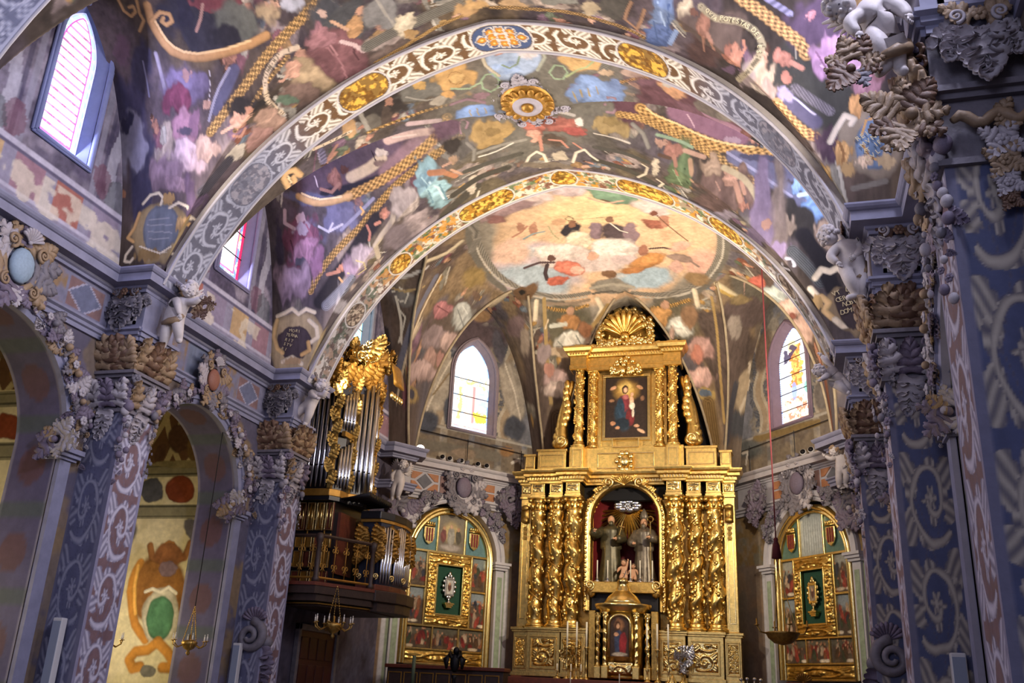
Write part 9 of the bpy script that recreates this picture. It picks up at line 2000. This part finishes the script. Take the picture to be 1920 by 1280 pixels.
pipes_on((-5.78, 22.52), (-5.80, 22.92), 4, 6.25, (7.2, 7.5), None, 't', 0.05); pipes_on((-5.78, 22.52), (-5.80, 22.92), 4, 7.75, (8.6, 8.9), None, 't', 0.05)
for x, y in ((-6.93, 20.97), (-6.0, 20.97), (-5.80, 21.58), (-5.78, 22.52), (-5.80, 22.97)):     # gilded carved stiles with leaves
    s_ = prism('carved_stile', [(x - 0.05, y - 0.05), (x + 0.06, y - 0.05), (x + 0.06, y + 0.05), (x - 0.05, y + 0.05)], 6.2, 9.4, M_goldd)
    for k in range(9): put('stile_leaf', LF[k % 3], M_goldd, s_, op(x + 0.02, y - 0.07, 6.3 + 0.33 * k), 0.32, (0, 0.4 * (-1) ** k, 0.3))
b = MB(); b.box(op(-5.86, 21.05, 7.55), op(-5.76, 21.55, 7.68)); b.build('tier_bar', M_goldd, org); b = MB(); b.box(op(-5.86, 22.52, 7.55), op(-5.76, 22.95, 7.68)); b.build('tier_bar', M_goldd, org)
def pierced(a, c, z, name='pierced_carving', s=0.42, n=6, M=None):
    e = empty(name, op(a[0], a[1], z), math.atan2(c[1] - a[1], c[0] - a[0]), org); L = math.hypot(c[0] - a[0], c[1] - a[1])
    for i in range(n): u = L * (i + 0.5) / n; put('leaf', LF[i % 3], M or M_goldpaint, e, (u, -0.05, 0), s, (PI if i % 2 else 0, 0.5 * (-1) ** i, 0), (1.2, 1.3, 1))
    return e
pierced((-6.9, 20.94), (-6.0, 20.94), 9.2); pierced((-5.96, 21.0), (-5.78, 21.6), 9.15, n=5); pierced((-5.74, 21.6), (-5.44, 22.0), 9.35, n=4); pierced((-5.44, 22.1), (-5.74, 22.5), 9.3, n=4); pierced((-5.74, 22.5), (-5.76, 22.95), 9.1, n=4)
# crest: gilded scrolls, leaves and the curved valance
cr = empty('crest', op(-5.7, 22.0, 9.55), 0, org); rr = random.Random(5)
for i in range(26): put('leaf', LF[i % 3], (M_goldpaint, M_goldd, M_goldp)[i % 3], cr, ((rr.random() - 0.6) * 1.1, (rr.random() - 0.5) * 1.7, rr.random() * 0.25), 0.4 + 0.25 * rr.random(), ((rr.random() - 0.5) * 0.8, (rr.random() - 0.5) * 1.8, rr.random() * 3))
for i in range(6): put('scroll', ME_volute if i % 2 else ME_voluteR, M_goldp, cr, (0.1 - 0.05 * i, -0.8 + 0.3 * i, 0.22 + 0.1 * (i % 2)), 0.17, (0, 0, 0.4))
b = MB(); n = 10; V = []; F = []
for i in range(n + 1):
    a = -0.2 + 1.5 * i / n
    for j in range(5): V.append(op(-5.42 + 0.30 * math.sin(a) + 0.0, 22.3 + 0.16 * j, 10.0 - 0.95 * (1 - math.cos(a)) - 0.02 * (j % 2)))
for i in range(n):
    for j in range(4): F.append((i * 5 + j, i * 5 + j + 1, i * 5 + j + 6, i * 5 + j + 5))
b.add(V, F); v = b.build('valance', M_goldpaint, org, True); sm = v.modifiers.new('t', 'SOLIDIFY'); sm.thickness = 0.05
for i in range(5): put('valance_tassel', ME_ball, M_goldp, org, op(-5.15, 22.3 + 0.16 * i, 9.0), 0.06, (0, 0, 0), (1, 1, 1.6))
# fan of dark horizontal trumpets
for i in range(12):
    y = 21.35 + 0.12 * i; b = MB(); b.tube([op(-5.9, y, 6.0), op(-5.5, y - 0.05, 6.03), op(-5.0, y - 0.12, 6.08)], [0.025, 0.035, 0.075], 8); b.build('trumpet_pipe', M_black, org, True)
# small front organ on the balcony edge
fo = thing('choir_organ', 'small dark blue organ case with three pipe towers on the balcony edge', 'organ', (-5.2, 23.0, 3.88)); FI = Vector((-5.2, 23.0, 3.88))
def prism2(name, plan, z0, z1, M, bevel=0.0):
    n = len(plan); b = MB(); b.add([(x - FI.x, y - FI.y, z0 - FI.z) for x, y in plan] + [(x - FI.x, y - FI.y, z1 - FI.z) for x, y in plan], [tuple(range(n))[::-1], tuple(range(n, 2 * n))] + [(i, (i + 1) % n, n + (i + 1) % n, n + i) for i in range(n)]); return b.build(name, M, fo, bevel=bevel)
FP = [(-5.5, 22.0), (-4.98, 22.0), (-4.80, 22.45), (-4.72, 23.0), (-4.80, 23.6), (-4.98, 24.0), (-5.5, 24.0)]
prism2('case', shrink(FP, 0.96), 3.88, 5.62, M_blue); prism2('base_moulding', shrink(FP, 1.03), 3.88, 4.02, M_redwood, 0.02); prism2('cornice', shrink(FP, 1.06), 5.62, 5.82, M_ocase, 0.02); prism2('cornice_gold', shrink(FP, 1.03), 5.55, 5.62, M_goldpaint)
prism('front_floor', [(-5.6, 21.9), (-4.9, 21.9), (-4.6, 22.5), (-4.52, 23.0), (-4.6, 23.7), (-4.9, 24.2), (-5.6, 24.2)], 3.6, 3.87, M_wood, None, 0.02); prism('front_soffit', shrink([(-5.6, 21.9), (-4.9, 21.9), (-4.6, 22.5), (-4.52, 23.0), (-4.6, 23.7), (-4.9, 24.2), (-5.6, 24.2)], 0.85), 3.38, 3.6, M_wood)
def fpipes(a, c, n, z0, z1):
    L = math.hypot(c[0] - a[0], c[1] - a[1])
    for i in range(n):
        t = (i + 0.5) / n; x = a[0] + (c[0] - a[0]) * t; y = a[1] + (c[1] - a[1]) * t; r = L / n * 0.45; b = MB(); h_ = z1 - z0 - 0.12 * abs(t - 0.5); b.lathe([(r * 0.3, 0), (r, 0.28), (r, h_)], 10, (x - FI.x + 0.03, y - FI.y - 0.02, z0 - FI.z)); o = b.build('pipe', M_tin, fo, True)
fpipes((-4.95, 22.06), (-4.80, 22.42), 4, 4.05, 5.45); fpipes((-4.77, 22.5), (-4.71, 22.98), 5, 4.05, 5.5); fpipes((-4.71, 23.02), (-4.79, 23.56), 5, 4.05, 5.45)
pipes_z = [( -5.45, 21.97), (-5.0, 21.97), (-4.80, 22.45), (-4.71, 23.0), (-4.8, 23.6)]
for k, (x, y) in enumerate(pipes_z):
    e = empty('gilded_carving', (x - FI.x + 0.04, y - FI.y - 0.06, 5.45 - FI.z), 0.9 if k > 1 else 0.3, fo)
    for i in range(5): put('leaf', LF[i % 3], M_goldpaint, e, (0.02 * (-1) ** i, -0.02, -0.16 * i), 0.34, (PI, 0.5 * (-1) ** i, 0), (1.2, 1.3, 1))
    put('scroll', ME_volute, M_goldp, e, (0, -0.04, -1.25), 0.08)
# ------------------------------------------------------------------ candles, chandeliers, spotlights, furniture
def candle(name, label, loc, hs, hw, r, group=None, M_st=None, flame=False):
    t = thing(name, label, 'candle', loc, 0, group); b = MB(); b.lathe([(0.11, 0), (0.11, 0.02), (0.06, 0.05), (0.03, 0.1), (0.025, hs * 0.3), (0.05, hs * 0.36), (0.025, hs * 0.42), (0.02, hs * 0.75), (0.045, hs * 0.8), (0.02, hs * 0.86), (0.07, hs * 0.97), (0.07, hs)], 12); b.build('candlestick', M_st or M_goldp, t, True)
    b = MB(); b.lathe([(r, hs), (r, hs + hw)], 10); c = b.build('wax', M_wax, t, True); b = MB(); b.tube([(0, 0, hs + hw), (0, 0, hs + hw + 0.03)], 0.004, 4); b.build('wick', M_black, c); return t
b = MB(); b.box((-3.7, 28.6, 0.75), (3.7, 29.68, 2.14)); tag(b.build('altar_step', M_redwood, None, bevel=0.02), 'long reddish wooden altar step carrying the tall candles', 'altar step')
cs = [(-1.62, 29.0, 'leftmost tall white candle on the altar step'), (-1.33, 29.0, 'second tall white candle from the left on the altar step'), (-1.03, 29.0, 'tall white candle just left of the tabernacle'), (0.78, 29.0, 'tall white candle just right of the tabernacle'), (1.08, 29.0, 'second tall white candle from the right on the altar step'), (1.40, 29.0, 'rightmost tall white candle on the altar step')]
for x, y, l in cs: candle('candle', l, (x - 0.05, y, 2.14), 0.92, 0.72, 0.028, 'tall candles on the altar step')
for x, l in ((-0.83, 'slim candle before the left edge of the red niche'), (-0.5, 'slim candle before the left saint statue'), (0.22, 'slim candle before the carved children'), (0.52, 'slim candle before the bishop statue'), (0.9, 'slim candle before the right edge of the red niche')): candle('candle', l, (x + AXC, 29.82, 5.06), 0.12, 0.55, 0.02, 'slim candles in the niche', M_silver)
for x, l in ((-1.9, 'short candle at the left end of the altar step'), (-1.48, 'short candle between the tall left candles'), (-1.18, 'short candle beside the left gilded column plinth')): candle('candle', l, (x, 28.75, 2.14), 0.22, 0.2, 0.022, 'short candles on the altar step')
# altar table with pink cloth
t = thing('altar_table', 'altar table under a pink cloth in front of the tabernacle', 'table', (-0.45, 27.3, 0.75)); b = MB(); b.box((-1.1, -0.45, 0), (1.1, 0.45, 1.0)); b.build('table_block', M_pale, t); b = MB(); b.box((-1.2, -0.52, 0.98), (1.2, 0.52, 1.05)).box((-1.2, -0.53, 0.6), (1.2, -0.5, 1.05)); b.build('cloth', M_pink, t, bevel=0.02)
for x, l in ((-0.75, 'thin candle at the left end of the pink altar table'), (0.62, 'thin candle at the right end of the pink altar table')): candle('candle', l, (x - 0.4, 27.2, 1.80), 0.08, 0.42, 0.016, 'thin candles on the altar table')
t = thing('gilded_urn', 'pointed gold urn at the lower right of the altar', 'urn', (1.55, 28.2, 0.75)); b = MB(); b.lathe([(0.2, 0), (0.2, 0.05), (0.07, 0.2), (0.06, 0.8), (0.14, 0.95), (0.2, 1.12), (0.17, 1.3), (0.08, 1.5), (0.01, 1.62)], 14); b.build('urn_body', M_goldp, t, True)
# candelabra with glittering foliage either side of the tabernacle
for s, l in ((-1, 'left'), (1, 'right')):
    t = thing('flower_candelabrum', 'bushy gilded candelabrum on the altar step, %s of the tabernacle' % l, 'candelabrum', (s * 1.62 + (0.0 if s < 0 else 0.12), 29.25, 2.14)); b = MB(); b.lathe([(0.14, 0), (0.14, 0.04), (0.05, 0.1), (0.03, 0.7)], 10); b.build('stem', M_goldp, t, True); r = random.Random(8 + s)
    for i in range(22): put('leaf', LF[i % 3], M_goldp if s < 0 else M_silver, t, ((r.random() - 0.5) * 0.4, (r.random() - 0.5) * 0.2, 0.25 + 0.75 * r.random()), 0.2 + 0.1 * r.random(), ((r.random() - .5), (r.random() - 0.5) * 3, r.random() * 3))
# choir stalls, lectern, paschal candle
t = thing('choir_stall', 'low brown choir stall with gold panels before the left reliquary altar', 'stall', (-4.6, 26.6, 0.75)); b = MB(); b.box((-1.7, -0.25, 0), (1.75, 0.25, 1.45)); b.build('stall_body', M_wood, t, bevel=0.02); b = MB(); b.box((-1.76, -0.32, 1.45), (1.8, 0.3, 1.55)); b.build('top_rail', M_redwood, t, bevel=0.02)
for i in range(7): panel_frame('gold_panel', 0.42, 0.5, 0.03, M_goldpaint, t, (-1.45 + 0.48 * i, -0.25, 1.1), 0.02)
t = thing('lectern', 'dark eagle shaped lectern silhouetted before the left reliquary altar', 'lectern', (-3.95, 25.4, 0.75)); b = MB(); b.lathe([(0.25, 0), (0.25, 0.06), (0.06, 0.14), (0.05, 1.2), (0.10, 1.3)], 12); b.build('post', M_black, t, True); b = MB(); b.ball((0, 0, 1.62), (0.14, 0.12, 0.26), 10, 8).ball((0.04, -0.05, 1.92), (0.09, 0.1, 0.10), 8, 6); b.build('eagle_body', M_black, t, True)
for s in (-1, 1): b = MB(); b.tube([(0, 0, 1.65), (s * 0.16, -0.03, 1.86), (s * 0.24, -0.05, 1.7), (s * 0.22, -0.04, 1.45)], [0.06, 0.09, 0.09, 0.03], 8); b.build('wing', M_black, t, True)
t = thing('paschal_candle', 'greenish painted paschal candle beside the left reliquary altar', 'candle', (-5.05, 25.2, 0.75)); b = MB(); b.lathe([(0.18, 0), (0.18, 0.05), (0.05, 0.12), (0.05, 0.9), (0.11, 1.0)], 12); b.build('stand', M_goldpaint, t, True); b = MB(); b.lathe([(0.05, 1.0), (0.05, 1.75)], 12); b.build('wax', mat('green_wax', '#5d6b52', 0.6, noise=0.2), t, True)
t = thing('throne_back', 'red brown wooden chair back below the right reliquary altar', 'chair', (5.05, 26.3, 0.75)); b = MB(); b.box((-0.42, -0.06, 0), (0.42, 0.06, 1.5)); b.build('back_panel', M_redwood, t, bevel=0.03); b = MB(); b.box((-0.42, -0.5, 0.42), (0.42, 0.0, 0.5)); b.build('seat', M_redwood, t, bevel=0.02)
for sx in (-1, 1):
    for y in (-0.46, 0.0): b = MB(); b.box((sx * 0.38 - 0.03, y - 0.03, 0), (sx * 0.38 + 0.03, y + 0.03, 0.43)); b.build('leg', M_redwood, t)
put('crest', ME_shell, M_goldpaint, t, (0, 0, 1.5), 0.2)
t = thing('silver_candelabrum', 'silver branched candelabrum right of the altar', 'candelabrum', (3.7, 27.8, 0.75)); b = MB(); b.lathe([(0.2, 0), (0.2, 0.05), (0.05, 0.15), (0.04, 1.4)], 12); b.build('stem', M_silver, t, True)
for i in range(4): a = -0.9 + 0.6 * i; b = MB(); b.tube([(0, 0, 1.25), (0.16 * math.sin(a) * 1.5, 0, 1.3), (0.22 * math.sin(a) * 1.5, 0, 1.5 + 0.05 * math.cos(a))], 0.018, 6); b.ball((0.22 * math.sin(a) * 1.5, 0, 1.52 + 0.05 * math.cos(a)), 0.05, 8, 6); b.build('branch', M_silver, t, True)
# door under the organ
o = struct(empty('door_1', (-6.97, 23.1, 0.75)), 'dark red panelled door under the organ'); b = MB(); b.box((-0.02, -1.0, 0), (0.04, 1.0, 2.15)); b.build('door_leaf', mat('dark_red_door', '#451a17', 0.5, noise=0.25), o)
for i in range(4):
    for j in range(3): b = MB(); b.box((0.04, -0.88 + 0.46 * i, 0.15 + 0.66 * j), (0.06, -0.52 + 0.46 * i, 0.68 + 0.66 * j)); b.build('door_panel', MATS['dark_red_door'], o, bevel=0.012)
b = MB(); b.box((-0.02, -1.14, 0), (0.1, -1.0, 2.3)).box((-0.02, 1.0, 0), (0.1, 1.14, 2.3)).box((-0.02, -1.14, 2.15), (0.1, 1.14, 2.3)); b.build('door_frame', M_grey, o, bevel=0.01)

def chandelier(label, loc, s, zc, arms=8, M=None, chains=True):
    t = thing('chandelier', label, 'chandelier', loc); M = M or M_goldd; b = MB(); b.lathe([(0.02, -0.34), (0.06, -0.28), (0.03, -0.22), (0.14, -0.16), (0.2, -0.06), (0.22, 0.0), (0.16, 0.04), (0.03, 0.06), (0.03, 0.2)], 14); b.xf(Matrix.Scale(s, 4)).build('bowl', M, t, True)
    for i in range(arms):
        a = 2 * PI * i / arms + 0.2; c, d = math.cos(a), math.sin(a); b = MB(); b.tube([(0.18 * c, 0.18 * d, -0.06), (0.34 * c, 0.34 * d, -0.14), (0.46 * c, 0.46 * d, -0.06), (0.48 * c, 0.48 * d, 0.04)], 0.016, 6); b.lathe([(0.05, 0.03), (0.055, 0.05)], 8, (0.48 * c, 0.48 * d, 0)); ar = b.xf(Matrix.Scale(s, 4)).build('arm', M, t, True)
        b = MB(); b.lathe([(0.018, 0.05), (0.018, 0.17)], 8, (0.48 * c, 0.48 * d, 0)); b.xf(Matrix.Scale(s, 4)).build('candle_tube', M_wax, ar, True); b = MB(); b.ball((0.48 * c, 0.48 * d, 0.2), (0.012, 0.012, 0.035), 6, 5); b.xf(Matrix.Scale(s, 4)).build('bulb', M_wax, ar, True)
    for i in range(3):
        a = 2 * PI * i / 3; b = MB(); k = 16; p0 = Vector((0.2 * math.cos(a), 0.2 * math.sin(a), 0)) * s; p1 = Vector((0, 0, 0.95 * s))
        for j in range(k): q = p0.lerp(p1, (j + 0.5) / k); b.ball(q, (0.012, 0.012, 0.028), 5, 4)
        b.build('chain', M, t, True)
    b = MB(); b.tube([(0, 0, 0.95 * s), (0, 0, zc - loc[2])], 0.010, 5); b.build('suspension_cord', M_black, t); return t
chandelier('brass chandelier with candle bulbs hanging under the organ balcony', (-5.35, 20.7, 2.95), 0.92, 3.55, 8)
chandelier('brass chandelier hanging in the chapel arch right of the green cartouche', (-7.0, 17.6, 2.32), 0.75, 7.0, 6)
chandelier('brass chandelier half hidden by the pier left of the green cartouche', (-8.25, 16.6, 2.25), 0.75, 7.5, 6)
# hanging sanctuary lamp with red cord and tassel
t = thing('sanctuary_lamp', 'bronze sanctuary lamp on a red tasselled cord before the right altar', 'lamp', (4.62, 24.0, 3.2)); b = MB(); b.lathe([(0.02, -0.2), (0.2, -0.16), (0.34, -0.04), (0.38, 0.05), (0.4, 0.08), (0.3, 0.1)], 18); b.build('bowl', M_goldd, t, True)
for i in range(4): a = PI / 2 * i + 0.3; b = MB(); b.tube([(0.38 * math.cos(a), 0.38 * math.sin(a), 0.05), (0.52 * math.cos(a), 0.52 * math.sin(a), 0.08), (0.6 * math.cos(a), 0.6 * math.sin(a), 0.22)], 0.02, 6); b.lathe([(0.05, 0.22), (0.07, 0.24), (0.02, 0.25), (0.02, 0.38)], 8, (0.6 * math.cos(a), 0.6 * math.sin(a), 0)); b.build('arm', M_goldd, t, True)
M_cord = mat('red_cord', '#5a1a20', 0.8, noise=0.2)
for i in range(3): a = 2 * PI * i / 3; b = MB(); b.tube([(0.36 * math.cos(a), 0.36 * math.sin(a), 0.06), (-0.04, 0, 1.55)], 0.01, 5); b.build('chain', M_goldd, t)
b = MB(); b.tube([(-0.04, 0, 1.5), (-0.04, 0, 10.5)], 0.02, 6); b.build('cord', M_cord, t); b = MB(); b.lathe([(0.03, 2.4), (0.06, 2.36), (0.05, 2.3), (0.08, 2.22), (0.12, 1.9), (0.02, 1.88)], 10, (-0.04, 0, -0.1)); b.build('tassel', M_cord, t, True)
# spotlights on the cornices
def spot(label, loc, rz, s=1.0, lit=False, M=None):
    t = thing('spotlight', label, 'spotlight', loc, rz, 'cornice spotlights'); b = MB(); b.lathe([(0.075, 0), (0.08, 0.02), (0.08, 0.2), (0.05, 0.26), (0.02, 0.27)], 12); b.xf(Matrix.Translation((0, -0.08 * s, 0.11 * s)) @ Matrix.Rotation(PI / 2 - 0.25, 4, 'X') @ Matrix.Rotation(PI, 4, 'X') @ Matrix.Scale(s, 4)); b.build('housing', M or M_lampbody, t, True)
    b = MB(); b.lathe([(0.066, 0.0), (0.001, 0.004)], 12); b.xf(Matrix.Translation((0, -0.088 * s, 0.112 * s)) @ Matrix.Rotation(PI / 2 - 0.25, 4, 'X') @ Matrix.Scale(s, 4)); b.build('lens', M_lamp if lit else M_black, t, True); b = MB(); b.box((-0.03 * s, -0.02, 0), (0.03 * s, 0.03, 0.1 * s)); b.build('bracket', M_black, t)
ordn = ('first', 'second', 'third', 'fourth', 'fifth')
for i, u in enumerate((1.02, 1.3, 1.75, 2.4, 2.75)): spot('white spotlight on the left apse cornice, %s after the lit pair' % ordn[i], PL_DL.p(u, 8.62, 0.2), 0.2, 1.15)
spot('large glowing floodlight on the left apse cornice beside the organ', PL_DL.p(0.16, 8.62, 0.22), 0.3, 2.0, True)
for i, u in enumerate((1.15, 1.5)): spot('small white spotlight on the right apse cornice, %s from the chrome floodlight' % ordn[i], PL_DR.p(u, 8.62, 0.2), -0.3, 1.2)
spot('large chrome floodlight on the right apse cornice', PL_DR.p(0.42, 8.62, 0.22), -0.2, 2.2, False, M_silver)
spot('small glowing spotlight on the cornice above the organ', (-6.0, 20.2, 8.62), 0.3, 0.9, True)
# thin safety railings on the apse ledges
for pl, sd in ((PL_DL, 'left'), (PL_DR, 'right')):
    t = thing('ledge_railing', 'thin dark wire railing along the %s apse ledge' % sd, 'railing', pl.p(0, 8.62, 0.1)); inv = Vector(pl.p(0, 8.62, 0.1)); b = MB(); b.tube([Vector(pl.p(-0.5, 9.55, 0.1)) - inv, Vector(pl.p(4.6, 9.45, 0.1)) - inv], 0.014, 5); b.build('wire', M_black, t)
    for u in (-0.4, 2.0, 4.2): b = MB(); b.tube([Vector(pl.p(u, 8.62, 0.1)) - inv, Vector(pl.p(u, 9.55, 0.1)) - inv], 0.014, 5); b.build('post', M_black, t)
# slim column loudspeakers on the piers
for loc, rz, l in (((-6.62, 13.36, 1.2), 0, 'on the left pier nearest the viewer'), ((-6.75, 19.05, 1.15), 0, 'on the pier beside the organ'), ((6.78, 13.34, 1.1), 0, 'on the middle right pier')):
    t = thing('column_loudspeaker', 'slim pale column loudspeaker ' + l, 'loudspeaker', loc, rz); b = MB(); b.box((-0.09, -0.07, 0), (0.09, 0.06, 1.25)); b.build('cabinet', M_lampbody, t, bevel=0.015); b = MB(); b.box((-0.075, -0.078, 0.05), (0.075, -0.069, 1.2)); b.build('grille', mat('speaker_grille', '#8890a0', 0.7), t)
# carved boss at the crown of the farther nave bay
t = thing('vault_boss', 'gilded rosette boss with white leaf curls at the vault crown', 'boss', (0.02, 16.3, 13.42)); b = MB(); b.lathe([(0.62, 0.06), (0.6, 0.0), (0.52, -0.06), (0.42, -0.06), (0.40, -0.10)], 28); b.build('outer_ring', M_goldpaint, t, True)
for k in range(16): a = 2 * PI * k / 16; put('petal', ME_ball, M_goldpaint, t, (0.46 * math.cos(a), 0.46 * math.sin(a), -0.07), 0.1, (0, 0, a), (1.2, 0.8, 0.5))
b = MB(); b.lathe([(0.34, -0.06), (0.32, -0.12), (0.2, -0.13), (0.13, -0.10)], 24); b.build('white_ring', M_white, t, True); b = MB(); b.lathe([(0.14, -0.1), (0.13, -0.16), (0.06, -0.2), (0.001, -0.2)], 16); b.build('centre_bud', M_goldpaint, t, True)
for k in range(12): a = 2 * PI * k / 12; put('leaf', LF[k % 3], M_white, t, (0.55 * math.cos(a), 0.55 * math.sin(a), 0.0), 0.36, (-PI / 2, 0, a - PI / 2), (1.4, 1.0, 1))
for k in range(8): a = 2 * PI * (k + 0.5) / 8; put('curl', ME_volute, M_white, t, (0.78 * math.cos(a), 0.78 * math.sin(a), -0.02), 0.1, (PI / 2, 0, a))
